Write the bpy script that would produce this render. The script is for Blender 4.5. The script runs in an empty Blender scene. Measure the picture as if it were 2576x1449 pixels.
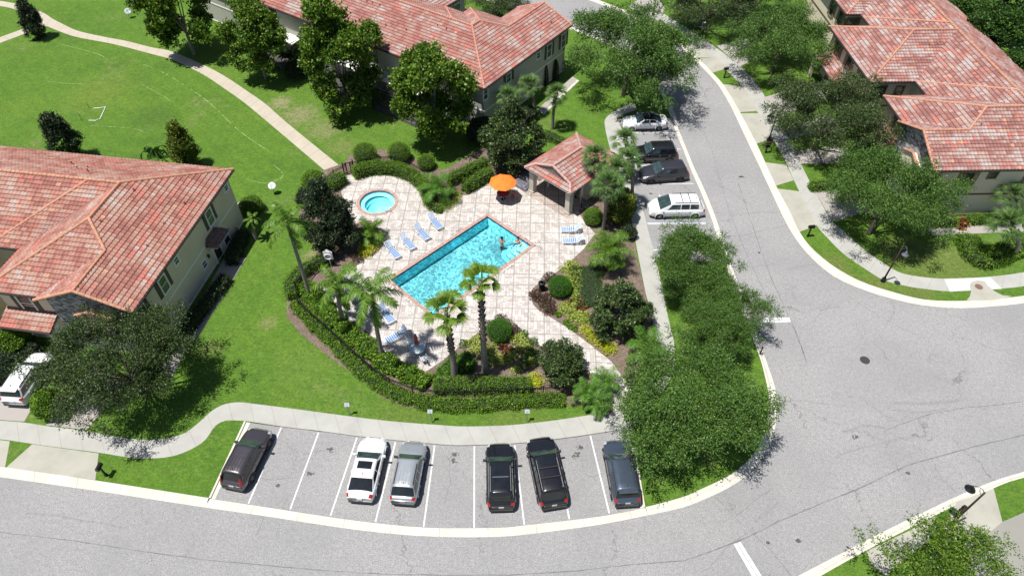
import bpy, bmesh, math, random
import numpy as np
from mathutils import Vector, Matrix
from mathutils.geometry import tessellate_polygon
R = math.radians
PI = math.pi
random.seed(7)
rng = np.random.default_rng(7)
S = bpy.context.scene
COL = S.collection

# ------------------------------------------------ camera, sky, sun, exposure
CAM_H = 41.0
PITCH = 47.0
cam = bpy.data.cameras.new('camera'); cam.lens = 24.0; cam.sensor_width = 36.0
cam.clip_start = 0.5; cam.clip_end = 2500
camo = bpy.data.objects.new('camera', cam); COL.objects.link(camo)
camo.location = (0, 0, CAM_H); camo.rotation_euler = (R(90 - PITCH), 0, 0)
S.camera = camo
SUN_EL, SUN_AZ = 72.5, 248.0          # azimuth clockwise from +y, where the sun stands
W = bpy.data.worlds.new('World'); S.world = W; W.use_nodes = True
_nt = W.node_tree
_sky = _nt.nodes.new('ShaderNodeTexSky'); _sky.sky_type = 'NISHITA'; _sky.sun_disc = False
_sky.sun_elevation = R(SUN_EL); _sky.sun_rotation = R(SUN_AZ)
_nt.links.new(_sky.outputs[0], _nt.nodes['Background'].inputs[0])
_nt.nodes['Background'].inputs[1].default_value = 0.065
sun = bpy.data.lights.new('sun', 'SUN'); sun.energy = 5.0; sun.angle = R(0.53); sun.color = (1.0, 0.965, 0.91)
suno = bpy.data.objects.new('sun', sun); COL.objects.link(suno)
_d = Vector((math.sin(R(SUN_AZ)) * math.cos(R(SUN_EL)), math.cos(R(SUN_AZ)) * math.cos(R(SUN_EL)), math.sin(R(SUN_EL))))
suno.rotation_euler = _d.to_track_quat('Z', 'Y').to_euler(); suno.location = (-20, -8, 60)
S.view_settings.view_transform = 'Standard'; S.view_settings.look = 'None'
S.view_settings.exposure = 0.52; S.view_settings.gamma = 1.0
S.cycles.use_denoising = True
S.cycles.max_bounces = 6; S.cycles.diffuse_bounces = 3; S.cycles.glossy_bounces = 3
S.cycles.transmission_bounces = 6; S.cycles.transparent_max_bounces = 12
S.cycles.sample_clamp_indirect = 6.0

# ------------------------------------------------ surveying: a point of the photograph (2576 wide) to a point of the place at height z
_F, _c, _s = 1717.3, math.cos(R(PITCH)), math.sin(R(PITCH))
def G(u, v, z=0.0):
    x = u - 1288; y = 724.5 - v
    t = (z - CAM_H) / (y * _c - _F * _s)
    return Vector((x * t, (y * _s + _F * _c) * t, z))
def GP(pts, z=0.0):
    return [G(u, v, z) for u, v in pts]
def cA(x, y): return (x / 3 + 686.9, y / 3 + 343.5)
def cB(x, y): return (x / 3 + 686.9, y / 3 + 601.1)
def cE(x, y): return (x / 3 + 1717.3, y / 3)
def cF(x, y): return (x / 3 + 1717.3, y / 3 + 429.3)
def cH(x, y): return (x / 3 + 1717.3, y / 3 + 966)
def cL(x, y): return (x / 3, y / 3 + 772.8)

# ------------------------------------------------ objects
def link(o, parent=None):
    COL.objects.link(o)
    if parent is not None: o.parent = parent
    return o
def tag(o, label=None, cat=None, group=None, kind=None):
    if label: o['label'] = label
    if cat: o['category'] = cat
    if group: o['group'] = group
    if kind: o['kind'] = kind
    return o
def thing(name, label, cat, loc=(0, 0, 0), rz=0.0, group=None):
    o = bpy.data.objects.new(name, None); link(o)
    o.empty_display_size = 0.2
    o.location = loc; o.rotation_euler = (0, 0, rz)
    return tag(o, label, cat, group)
def mesh(name, verts, faces, mats, parent=None, smooth=False, mi=None, uv=None):
    me = bpy.data.meshes.new(name)
    me.from_pydata([tuple(v) for v in verts] if not isinstance(verts, np.ndarray) else verts.tolist(), [], faces if not isinstance(faces, np.ndarray) else faces.tolist())
    if not isinstance(mats, (list, tuple)): mats = [mats]
    for m in mats: me.materials.append(m)
    if mi is not None: me.polygons.foreach_set('material_index', np.asarray(mi, dtype=np.int32))
    if smooth: me.polygons.foreach_set('use_smooth', np.ones(len(me.polygons), dtype=bool))
    if uv is not None:
        l = me.uv_layers.new(name='UVMap')
        li = np.empty(len(me.loops), dtype=np.int32); me.loops.foreach_get('vertex_index', li)
        l.data.foreach_set('uv', np.asarray(uv, dtype=np.float32)[li].ravel())
    me.update()
    o = bpy.data.objects.new(name, me)
    return link(o, parent)
def dup(root, loc=None, rz=None, label=None, scale=None):
    """a copy of a thing with copies of its parts and sub-parts"""
    r = root.copy(); COL.objects.link(r)
    if loc is not None: r.location = loc
    if rz is not None: r.rotation_euler = (0, 0, rz)
    if scale is not None: r.scale = (scale,) * 3 if not hasattr(scale, '__len__') else scale
    if label: r['label'] = label
    for ch in list(root.children):
        c = ch.copy(); COL.objects.link(c); c.parent = r
        for g in ch.children:
            d = g.copy(); COL.objects.link(d); d.parent = c
    return r

class MB:
    """collects boxes, tubes and lathed shapes into one mesh"""
    def __init__(s): s.v = []; s.f = []; s.m = []
    def add(s, vs, fs, m=0):
        b = len(s.v); s.v += [tuple(v) for v in vs]; s.f += [tuple(i + b for i in f) for f in fs]; s.m += [m] * len(fs)
        return s
    def box(s, c, d, rz=0, m=0, M=None, taper=1.0):
        hx, hy, hz = d[0] / 2, d[1] / 2, d[2] / 2
        vs = [Vector((x * hx * (taper if z > 0 else 1), y * hy * (taper if z > 0 else 1), z * hz)) for z in (-1, 1) for x, y in ((-1, -1), (1, -1), (1, 1), (-1, 1))]
        if rz: vs = [Matrix.Rotation(rz, 3, 'Z') @ v for v in vs]
        vs = [v + Vector(c) for v in vs]
        if M is not None: vs = [M @ v for v in vs]
        return s.add(vs, [(3, 2, 1, 0), (4, 5, 6, 7), (0, 1, 5, 4), (1, 2, 6, 5), (2, 3, 7, 6), (3, 0, 4, 7)], m)
    def beam(s, a, b, w, h=None, m=0):
        a = Vector(a); b = Vector(b); h = h or w; d = (b - a)
        if d.length < 1e-6: return s
        z = d.normalized(); up = Vector((0, 0, 1)) if abs(z.z) < .95 else Vector((1, 0, 0))
        x = z.cross(up).normalized() * w / 2; y = x.cross(z).normalized() * h / 2
        vs = [p + sx * x + sy * y for p in (a, b) for sx, sy in ((-1, -1), (1, -1), (1, 1), (-1, 1))]
        return s.add(vs, [(3, 2, 1, 0), (4, 5, 6, 7), (0, 1, 5, 4), (1, 2, 6, 5), (2, 3, 7, 6), (3, 0, 4, 7)], m)
    def tube(s, pts, r, n=8, m=0, cap=True):
        pts = [Vector(p) for p in pts]; k = len(pts)
        rs = [float(q) for q in r] if hasattr(r, '__len__') else [r] * k
        vs = []; ref = None
        for i, p in enumerate(pts):
            t = (pts[min(i + 1, k - 1)] - pts[max(i - 1, 0)])
            t = t.normalized() if t.length > 1e-9 else Vector((0, 0, 1))
            if ref is None: ref = t.orthogonal().normalized()
            x = (ref - ref.dot(t) * t)
            x = x.normalized() if x.length > 1e-6 else t.orthogonal().normalized()
            ref = x; y = t.cross(x)
            vs += [p + rs[i] * (math.cos(a) * x + math.sin(a) * y) for a in [2 * PI * j / n for j in range(n)]]
        fs = [(i * n + j, i * n + (j + 1) % n, (i + 1) * n + (j + 1) % n, (i + 1) * n + j) for i in range(k - 1) for j in range(n)]
        if cap: fs += [tuple(range(n - 1, -1, -1)), tuple((k - 1) * n + j for j in range(n))]
        return s.add(vs, fs, m)
    def lathe(s, prof, c=(0, 0, 0), n=20, m=0, M=None):
        vs = []; k = len(prof)
        for r, z in prof:
            for j in range(n):
                a = 2 * PI * j / n; v = Vector((r * math.cos(a), r * math.sin(a), z))
                if M is not None: v = M @ v
                vs.append(v + Vector(c))
        fs = [(i * n + j, i * n + (j + 1) % n, (i + 1) * n + (j + 1) % n, (i + 1) * n + j) for i in range(k - 1) for j in range(n)]
        return s.add(vs, fs, m)
    def prism(s, poly, z0, z1, m=0):
        n = len(poly)
        vs = [(p[0], p[1], z0) for p in poly] + [(p[0], p[1], z1) for p in poly]
        fs = [tuple(range(n - 1, -1, -1)), tuple(range(n, 2 * n))] + [(i, (i + 1) % n, n + (i + 1) % n, n + i) for i in range(n)]
        return s.add(vs, fs, m)
    def build(s, name, mats, parent=None, smooth=False):
        return mesh(name, s.v, s.f, mats, parent, smooth, s.m)

def catmull(pts, n=8, closed=False):
    pts = [Vector(p) for p in pts]; k = len(pts); out = []
    rngi = range(k) if closed else range(k - 1)
    for i in rngi:
        if closed: p0, p1, p2, p3 = pts[(i - 1) % k], pts[i], pts[(i + 1) % k], pts[(i + 2) % k]
        else: p0, p1, p2, p3 = pts[max(i - 1, 0)], pts[i], pts[i + 1], pts[min(i + 2, k - 1)]
        for j in range(n):
            t = j / n
            out.append(.5 * ((2 * p1) + (p2 - p0) * t + (2 * p0 - 5 * p1 + 4 * p2 - p3) * t * t + (3 * p1 - p0 - 3 * p2 + p3) * t ** 3))
    if not closed: out.append(pts[-1])
    return out
def resample(pts, n):
    pts = np.array([tuple(p) for p in pts]); d = np.r_[0, np.cumsum(np.linalg.norm(np.diff(pts, axis=0), axis=1))]
    t = np.linspace(0, d[-1], n); return np.stack([np.interp(t, d, pts[:, i]) for i in range(pts.shape[1])], 1), t

# ------------------------------------------------ node materials
class NM:
    def __init__(s, name, rough=0.8, metal=0.0, spec=0.3):
        s.m = bpy.data.materials.new(name); s.m.use_nodes = True; s.t = s.m.node_tree
        s.b = s.t.nodes['Principled BSDF']; s.b.inputs['Roughness'].default_value = rough
        s.b.inputs['Metallic'].default_value = metal; s.b.inputs['Specular IOR Level'].default_value = spec
        s.tc = None
    def n(s, kind, **kw):
        nd = s.t.nodes.new('ShaderNode' + kind)
        for k, v in kw.items():
            if k.startswith('_'): nd.inputs[k[1:].replace('_', ' ')].default_value = v
            else: setattr(nd, k, v)
        return nd
    def l(s, a, b): s.t.links.new(a, b)
    def co(s, kind='Object'):
        if s.tc is None: s.tc = s.n('TexCoord')
        return s.tc.outputs[kind]
    def noise(s, scale, detail=3, rough=.55, co=None, dist=0.0):
        nd = s.n('TexNoise', _Scale=scale, _Detail=detail, _Roughness=rough, _Distortion=dist)
        s.l(co if co is not None else s.co(), nd.inputs['Vector']); return nd.outputs['Fac']
    def ramp(s, fac, stops, interp='LINEAR'):
        nd = s.n('ValToRGB'); cr = nd.color_ramp; cr.interpolation = interp
        while len(cr.elements) > 1: cr.elements.remove(cr.elements[-1])
        cr.elements[0].position = stops[0][0]; cr.elements[0].color = c4(stops[0][1])
        for p, c in stops[1:]:
            e = cr.elements.new(p); e.color = c4(c)
        s.l(fac, nd.inputs['Fac']); return nd.outputs['Color']
    def mix(s, fac, a, b, mode='MIX'):
        nd = s.n('Mix', data_type='RGBA', blend_type=mode)
        for i, x in ((0, fac), (6, a), (7, b)):
            if isinstance(x, (int, float)): nd.inputs[i].default_value = x
            elif isinstance(x, tuple): nd.inputs[i].default_value = c4(x)
            else: s.l(x, nd.inputs[i])
        return nd.outputs[2]
    def math(s, op, a, b=None, c=None):
        nd = s.n('Math', operation=op)
        for i, x in enumerate((a, b, c)):
            if x is None: continue
            if isinstance(x, (int, float)): nd.inputs[i].default_value = x
            else: s.l(x, nd.inputs[i])
        return nd.outputs[0]
    def color(s, c):
        if isinstance(c, tuple): s.b.inputs['Base Color'].default_value = c4(c)
        else: s.l(c, s.b.inputs['Base Color'])
        return s
    def bump(s, h, strength=.3, dist=.02):
        nd = s.n('Bump', _Strength=strength, _Distance=dist); s.l(h, nd.inputs['Height']); s.l(nd.outputs[0], s.b.inputs['Normal']); return s
def c4(c): return (c[0], c[1], c[2], 1.0)
def plain(name, c, rough=.6, metal=0.0, spec=.4, var=.12, scale=9.0, coat=0.0):
    k = NM(name, rough, metal, spec)
    lo = tuple(x * (1 - var) for x in c); hi = tuple(min(1, x * (1 + var)) for x in c)
    k.color(k.ramp(k.noise(scale, 4), [(.3, lo), (.7, hi)]))
    if coat: k.b.inputs['Coat Weight'].default_value = coat; k.b.inputs['Coat Roughness'].default_value = .03
    return k.m
# ================================================ SETTING MATERIALS
def m_grass():
    k = NM('turf', .9, 0, .15)
    big = k.noise(.10, 6, .68); mid = k.noise(.55, 4, .65); fine = k.noise(7.0, 3, .7); ff = k.noise(30.0, 2, .7)
    c = k.ramp(big, [(.36, (.026, .095, .006)), (.47, (.052, .150, .010)), (.56, (.075, .175, .013)), (.66, (.125, .205, .022))])
    c = k.mix(k.ramp(mid, [(.35, (0, 0, 0)), (.7, (1, 1, 1))]), c, (.085, .195, .014))
    # mowing stripes, faint
    w = k.n('TexWave', wave_type='BANDS', bands_direction='DIAGONAL', _Scale=.35, _Distortion=3.0, _Detail=2.0)
    k.l(k.co(), w.inputs['Vector'])
    c = k.mix(k.math('MULTIPLY', w.outputs['Fac'], .28), c, (.045, .105, .012))
    for (u, v, r, cc, am) in ((705, 262, 1.6, (.30, .26, .16), .9), (755, 292, 2.6, (.27, .235, .14), .85), (815, 330, 2.4, (.25, .225, .12), .7), (790, 648, 1.3, (.28, .24, .14), .8), (676, 815, .9, (.24, .22, .10), .7), (250, 235, 4.5, (.15, .20, .03), .6), (385, 298, 3.2, (.035, .10, .012), .8), (860, 372, 2.0, (.20, .20, .08), .6), (1590, 690, .8, (.28, .24, .15), .8), (530, 880, 1.2, (.2, .2, .08), .5), (2250, 640, 1.6, (.20, .20, .09), .5), (2300, 655, 3.4, (.135, .155, .045), .75), (2400, 670, 3.2, (.135, .155, .045), .7), (2095, 672, 2.0, (.15, .155, .05), .8), (2200, 728, 2.2, (.15, .155, .05), .8), (2310, 742, 1.8, (.14, .15, .05), .7), (1010, 1045, 3.0, (.12, .165, .03), .55), (1300, 1050, 3.0, (.12, .165, .03), .6), (760, 930, 3.0, (.11, .18, .03), .5)):
        q = G(u, v); sb = k.n('VectorMath', operation='SUBTRACT'); k.l(k.co(), sb.inputs[0]); sb.inputs[1].default_value = (q.x, q.y, .1)
        ln = k.n('VectorMath', operation='LENGTH'); k.l(sb.outputs[0], ln.inputs[0])
        dd = k.math('ADD', k.math('DIVIDE', ln.outputs['Value'], r), k.math('MULTIPLY', k.math('ADD', k.noise(1.4, 5, .8), -.5), 2.2))
        mk = k.ramp(dd, [(.35, (1, 1, 1)), (1.0, (0, 0, 0))]); c = k.mix(k.math('MULTIPLY', mk, am), c, cc)
    # worn and dry patches
    p = k.noise(.13, 5, .72, dist=.4)
    pm = k.ramp(p, [(.56, (0, 0, 0)), (.70, (1, 1, 1))])
    fm = k.ramp(k.noise(2.3, 4, .8), [(.42, (0, 0, 0)), (.62, (1, 1, 1))])
    c = k.mix(k.math('MULTIPLY', k.math('MULTIPLY', pm, fm), .75), c, (.27, .235, .13))
    sm = k.n('Mapping'); sm.inputs['Scale'].default_value = (1.3, 4.2, 1); sm.inputs['Rotation'].default_value = (0, 0, .9); k.l(k.co(), sm.inputs['Vector'])
    tuft = k.noise(1.6, 5, .82, co=sm.outputs[0]); f3 = k.noise(3.2, 5, .85)
    c = k.mix(k.ramp(f3, [(.36, (1, 1, 1)), (.52, (0, 0, 0))]), c, k.mix(.62, c, (.022, .062, .006)))
    c = k.mix(k.ramp(tuft, [(.50, (0, 0, 0)), (.66, (.75, .75, .75))]), c, (.17, .23, .045))
    c = k.mix(k.ramp(fine, [(.36, (.6, .6, .6)), (.56, (0, 0, 0))]), c, (.03, .075, .008))
    c = k.mix(k.ramp(ff, [(.50, (0, 0, 0)), (.64, (.55, .55, .55))]), c, (.21, .27, .075))
    k.color(c); k.bump(k.math('ADD', fine, ff), .7, .08)
    return k.m
def m_asphalt():
    k = NM('asphalt', .92, 0, .2)
    fine = k.noise(14.0, 3, .85); f2 = k.noise(4.0, 3, .75); big = k.noise(.16, 4, .6); st = k.noise(.6, 5, .7, dist=.6)
    c = k.ramp(fine, [(.32, (.085, .085, .087)), (.5, (.228, .225, .225)), (.68, (.44, .435, .43))])
    c = k.mix(.35, c, k.ramp(f2, [(.3, (.16, .16, .162)), (.7, (.36, .355, .352))]))
    c = k.mix(k.ramp(big, [(.36, (.85, .85, .85)), (.6, (0, 0, 0))]), c, k.mix(.45, c, (.175, .175, .18)))
    c = k.mix(k.ramp(st, [(.66, (0, 0, 0)), (.8, (.5, .5, .5))]), c, (.12, .12, .125))
    # cracks: cell borders of two sizes, broken up
    dn = k.n('TexNoise', _Scale=.7, _Detail=4.0, _Roughness=.7); k.l(k.co(), dn.inputs['Vector'])
    for sc, thr, dk in ((.11, .003, .6), (.22, .0035, .35)):
        va = k.n('VectorMath', operation='MULTIPLY_ADD'); k.l(dn.outputs['Color'], va.inputs[0]); va.inputs[1].default_value = (2.4, 2.4, 0); k.l(k.co(), va.inputs[2])
        vo = k.n('TexVoronoi', feature='DISTANCE_TO_EDGE', _Scale=sc); k.l(va.outputs[0], vo.inputs['Vector'])
        cm = k.ramp(vo.outputs['Distance'], [(0, (1, 1, 1)), (thr, (0, 0, 0))])
        gate = k.ramp(k.noise(.21 if sc < .2 else .12, 2, .5), [(.45, (0, 0, 0)), (.55, (1, 1, 1))])
        c = k.mix(k.math('MULTIPLY', k.math('MULTIPLY', cm, gate), dk), c, (.055, .055, .06))
    k.color(c); k.bump(fine, .35, .01)
    return k.m
def m_concrete(name, base, joint=None, jw=.02, dirt=.2):
    """joint: spacing in metres along the strip (uv.y runs in metres)"""
    k = NM(name, .88, 0, .25)
    n1 = k.noise(.7, 5, .65); n2 = k.noise(18.0, 3, .7)
    d = tuple(x * (1 - dirt) for x in base); h = tuple(min(1, x * 1.07) for x in base)
    c = k.ramp(n1, [(.3, d), (.55, base), (.75, h)])
    c = k.mix(k.ramp(n2, [(.35, (.25, .25, .25)), (.65, (0, 0, 0))]), c, k.mix(.5, c, (.2, .19, .17)))
    if joint:
        sx = k.n('SeparateXYZ'); k.l(k.co('UV'), sx.inputs[0])
        v = k.math('DIVIDE', sx.outputs[1], joint)
        cell = k.math('FLOOR', v); fr = k.math('FRACT', v)
        wn = k.n('TexWhiteNoise', noise_dimensions='1D'); k.l(cell, wn.inputs['W'])
        c = k.mix(k.math('MULTIPLY', wn.outputs['Value'], .30), c, k.mix(.5, c, (.30, .285, .255)))
        j = k.math('LESS_THAN', fr, jw / joint)
        c = k.mix(k.math('MULTIPLY', j, .62), c, (.16, .15, .13))
    k.color(c); k.bump(n2, .2, .006)
    return k.m
def m_pavers(name, ang, tone, tone2, grid=1.28, bw=.32, bh=.16, line=(.30, .28, .26)):
    k = NM(name, .85, 0, .25)
    mp = k.n('Mapping'); mp.inputs['Rotation'].default_value = (0, 0, ang); k.l(k.co(), mp.inputs['Vector']); co = mp.outputs[0]
    def bricks(w, h, rot):
        c0 = co
        if rot:
            m2 = k.n('Mapping'); m2.inputs['Rotation'].default_value = (0, 0, PI / 2); k.l(co, m2.inputs['Vector']); c0 = m2.outputs[0]
        b = k.n('TexBrick', offset=.5, _Scale=1.0); k.l(c0, b.inputs['Vector'])
        b.inputs['Brick Width'].default_value = w; b.inputs['Row Height'].default_value = h
        b.inputs['Mortar Size'].default_value = .012; b.inputs['Mortar Smooth'].default_value = .2
        b.inputs['Color1'].default_value = c4(tone); b.inputs['Color2'].default_value = c4(tone2)
        b.inputs['Mortar'].default_value = c4(tuple(x * .62 for x in tone2)); b.inputs['Bias'].default_value = -.1
        return b.outputs['Color'], b.outputs['Fac']
    ca, fa = bricks(bw, bh, False); cb, fb = bricks(bw * 1.25, bh * 1.25, True)
    sx = k.n('SeparateXYZ'); k.l(co, sx.inputs[0])
    gx = k.math('DIVIDE', sx.outputs[0], grid); gy = k.math('DIVIDE', sx.outputs[1], grid)
    cc = k.n('CombineXYZ'); k.l(k.math('FLOOR', k.math('MULTIPLY', gx, 2)), cc.inputs[0]); k.l(k.math('FLOOR', k.math('MULTIPLY', gy, 2)), cc.inputs[1])
    wn = k.n('TexWhiteNoise', noise_dimensions='2D'); k.l(cc.outputs[0], wn.inputs['Vector'])
    c = k.mix(k.math('GREATER_THAN', wn.outputs['Value'], .5), ca, cb)
    # single stones a shade browner
    big = k.noise(.5, 4, .7)
    c = k.mix(k.ramp(big, [(.4, (0, 0, 0)), (.7, (.55, .55, .55))]), c, k.mix(.6, c, tuple(x * y for x, y in zip(tone2, (.85, .78, .75)))))
    if grid > 0:
        for g in (gx, gy):
            fr = k.math('FRACT', g)
            c = k.mix(k.math('MULTIPLY', k.math('LESS_THAN', fr, .10 / grid), .75), c, line)
    k.color(c); k.bump(fa, .2, .006)
    return k.m
def m_mulch():
    k = NM('bark_mulch', .95, 0, .1); a = k.noise(14, 4, .8); b = k.noise(2, 3)
    k.color(k.mix(k.ramp(b, [(.4, (0, 0, 0)), (.7, (.5, .5, .5))]), k.ramp(a, [(.3, (.045, .032, .024)), (.5, (.15, .11, .09)), (.72, (.34, .29, .25))]), (.10, .07, .05)))
    k.bump(a, .8, .04); return k.m
M_GRASS = m_grass(); M_ASPH = m_asphalt()
M_KERB = m_concrete('kerb_concrete', (.53, .505, .44), 3.0, .03, .14)
M_WALK = m_concrete('walk_concrete', (.345, .345, .32), 1.55, .03, .13)
M_PATH = m_concrete('path_concrete', (.40, .355, .285), 1.55, .045, .10)
M_APRON = m_concrete('apron_concrete', (.33, .32, .275), None, .02, .16)
M_WHITEWALK = m_concrete('new_concrete', (.45, .46, .47), None, .02, .06)
M_DECK = m_pavers('pool_deck_pavers', R(2), (.53, .505, .475), (.33, .295, .27), bw=.40, bh=.20, line=(.22, .205, .19))
M_PAVE = m_pavers('driveway_pavers', R(20), (.33, .29, .28), (.24, .20, .195), 0.0001, .24, .12)
M_PAVE2 = m_pavers('side_path_pavers', R(8), (.24, .22, .23), (.16, .15, .16), 0.0001, .24, .12)
M_MULCH = m_mulch()
M_PAINT = plain('road_paint', (.52, .52, .52), .7, var=.18, scale=6)
M_PAINTB = plain('stall_paint_blue', (.45, .55, .72), .7, var=.2, scale=6)

def sheet(name, outer, holes, z, m, thick=0.0, parent=None, kind='structure', bottom=None):
    """a level sheet (list of xy) with holes, optionally with sides"""
    loops = [[Vector((p[0], p[1], 0)) for p in outer]] + [[Vector((p[0], p[1], 0)) for p in h] for h in holes]
    tris = tessellate_polygon(loops); flat = [p for l in loops for p in l]
    vs = [(p.x, p.y, z) for p in flat]; fs = []
    for a, b, c in tris:
        nz = (flat[b] - flat[a]).cross(flat[c] - flat[a]).z
        if abs(nz) < 1e-9: continue
        fs.append((a, b, c) if nz > 0 else (a, c, b))
    if thick:
        n = len(flat); vs += [(p.x, p.y, z - thick) for p in flat]; o = 0
        for l in loops:
            k = len(l)
            for i in range(k): fs.append((o + i, o + (i + 1) % k, n + o + (i + 1) % k, n + o + i))
            o += k
    o = mesh(name, vs, fs, m, parent)
    if kind: o['kind'] = kind
    return o
def ribbon(name, A, B, prof, m, n=None, parent=None, kind='structure', sm=4):
    """strip between polylines A and B (world points); prof = [(t, z)] across it"""
    if sm: A = catmull(A, sm); B = catmull(B, sm)
    if n is None: n = max(4, int(len(A) * 2))
    a, ta = resample([(p[0], p[1]) for p in A], n); b, tb = resample([(p[0], p[1]) for p in B], n); tt = (ta + tb) / 2
    k = len(prof); vs = []; uv = []
    for i in range(n):
        for t, z in prof:
            p = a[i] * (1 - t) + b[i] * t; vs.append((p[0], p[1], z)); uv.append((t, tt[i]))
    fs = [(i * k + j, i * k + j + 1, (i + 1) * k + j + 1, (i + 1) * k + j) for i in range(n - 1) for j in range(k - 1)]
    v = np.array(vs); f0 = fs[0]
    if np.cross(v[f0[1]] - v[f0[0]], v[f0[2]] - v[f0[0]])[2] < 0: fs = [f[::-1] for f in fs]
    o = mesh(name, vs, fs, m, parent, False, None, uv)
    if kind: o['kind'] = kind
    return o
def band(line, half, **kw):
    """both edges of a strip around a centre line"""
    P = [Vector((p[0], p[1])) for p in line]; A = []; B = []
    for i, p in enumerate(P):
        t = (P[min(i + 1, len(P) - 1)] - P[max(i - 1, 0)]).normalized(); nrm = Vector((-t.y, t.x))
        A.append(p + nrm * half); B.append(p - nrm * half)
    return A, B

# ------------------------------------------------ outlines
POOL = [G(1226.2, 539.5), G(1348.6, 620.2), G(1091.9, 805.2), G(970.5, 707.6)]     # outer edge of the coping
SPA_C = G(950, 511); SPA_R = 1.92
def inset_quad(q, d):
    out = []
    for i in range(4):
        p = q[i]; a = (q[(i + 1) % 4] - p).normalized(); b = (q[(i - 1) % 4] - p).normalized(); out.append(p + (a + b) * d)
    return out
POOL_IN = inset_quad(POOL, .30)
SPA_OUT = [SPA_C + Vector((math.cos(a), math.sin(a), 0)) * SPA_R for a in [2 * PI * i / 48 for i in range(48)]]
SPA_IN = [SPA_C + Vector((math.cos(a), math.sin(a), 0)) * (SPA_R - .28) for a in [2 * PI * i / 48 for i in range(48)]]
HOLES = [POOL, SPA_OUT]

K_bot_in = GP([(-330, 1130), (-150, 1155), (0, 1175), (240, 1209.5), (527, 1254), (678.5, 1276.9), (790.5, 1294.4), (904.9, 1310.7), (1025, 1323.5), (1116, 1328), (1256.3, 1327), (1319.3, 1321.2), (1433.6, 1308.4), (1522.3, 1296.7), (1622.6, 1276.9),
    (1717.4, 1251.5), (1760.6, 1232.7), (1800.6, 1214.3), (1844, 1191), (1877.3, 1162.7), (1904, 1129.3), (1924, 1082.7), (1932.3, 1032.7), (1932.3, 996), (1927.3, 966), (1914, 912), (1897, 865), (1877, 812.6), (1857, 763), (1840, 715), (1818, 642.6), (1794, 562.6), (1764, 486), (1739, 429.3), (1722, 385), (1708, 352), (1694, 317)])
K_bot_out = GP([(-330, 1155), (-150, 1180), (0, 1199.5), (240, 1234), (515, 1275.7), (671.5, 1298.3), (783.5, 1315.8), (897.9, 1332.2), (1021.5, 1345), (1139.6, 1350.6), (1258.6, 1349.2), (1340, 1342), (1437.1, 1329.4), (1524.6, 1316.5), (1629.6, 1295.5),
    (1717.3, 1276), (1774, 1254.3), (1827.3, 1229.3), (1874, 1199.3), (1907.3, 1162.7), (1934, 1122.7), (1949, 1082.7), (1953.3, 1032.7), (1952.3, 996), (1947.3, 966), (1929, 912), (1914, 870), (1890.6, 812.6), (1874, 762.6), (1864, 729.3), (1830.6, 642.6), (1800.6+5, 562.6), (1776, 486), (1749.3, 429.3), (1733, 390), (1717.5, 352), (1703.5, 317)])
K_up_out = [Vector((*p, 0)) for p in [(17.55, 61.6), (17.55, 64.2), (16.8, 70), (14.7, 75.8), (11.2, 80.4), (5.6, 85.2), (-5, 93), (-30, 110), (-75, 141)]]
K_up_in = [Vector((*p, 0)) for p in [(16.95, 63.3), (16.9, 64.6), (16.2, 69.8), (14.1, 75.5), (10.7, 80), (5.1, 84.6), (-5.4, 92.4), (-30.4, 109.4), (-75.4, 140.4)]]
KR_in = [Vector((*p, 0)) for p in [(-55, 139.6), (-10, 107.6), (0.3, 100), (11.5, 91.3), (17.2, 85.6), (20.4, 81)]] + GP([(1720, 119), (1752, 146), (1790, 184), (1817, 213), (1847, 260), (1872, 306), (1904, 366.7), (1930.6, 425), (1955.6, 478), (1984, 529.3), (2010.6, 586), (2037.3, 622.6), (2074, 656), (2117.3, 686), (2174, 714.3), (2230.6, 732.6), (2297.3, 751), (2350.6, 758.3), (2414, 759.3), (2484, 756), (2576, 746), (2720, 722), (2950, 680)])
KR_out = [Vector((*p, 0)) for p in [(-55.4, 139), (-10.4, 107), (-.1, 99.4), (11.1, 90.8), (16.7, 85.1), (19.8, 80.7)]] + GP([(1713, 121), (1745, 148), (1782, 186.7), (1808, 217), (1834, 260), (1857, 306.7), (1886, 368), (1917.3, 434), (1942, 487), (1967, 540), (1993, 588), (2024, 630), (2057, 664), (2103, 699), (2166, 727), (2230.6, 748), (2297.3, 764), (2350.6, 771.5), (2417.3, 775.3), (2484, 772), (2576, 762.6), (2720, 738), (2950, 695)])
KS_out = GP([(2900, 1080), (2700, 1146), (2576, 1186), (2534, 1198), (2474, 1219.3), (2397.3, 1252.7), (2334, 1282.7), (2264, 1316), (2197.3, 1349.3), (2107.3, 1396), (2007.3, 1448), (1850, 1530), (1650, 1640)])
KS_in = GP([(2900, 1098), (2700, 1163), (2576, 1202), (2534, 1214), (2482, 1236), (2404, 1271), (2338, 1304), (2270, 1338), (2203, 1372), (2120, 1417), (2030, 1468), (1880, 1550), (1690, 1660)])

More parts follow.
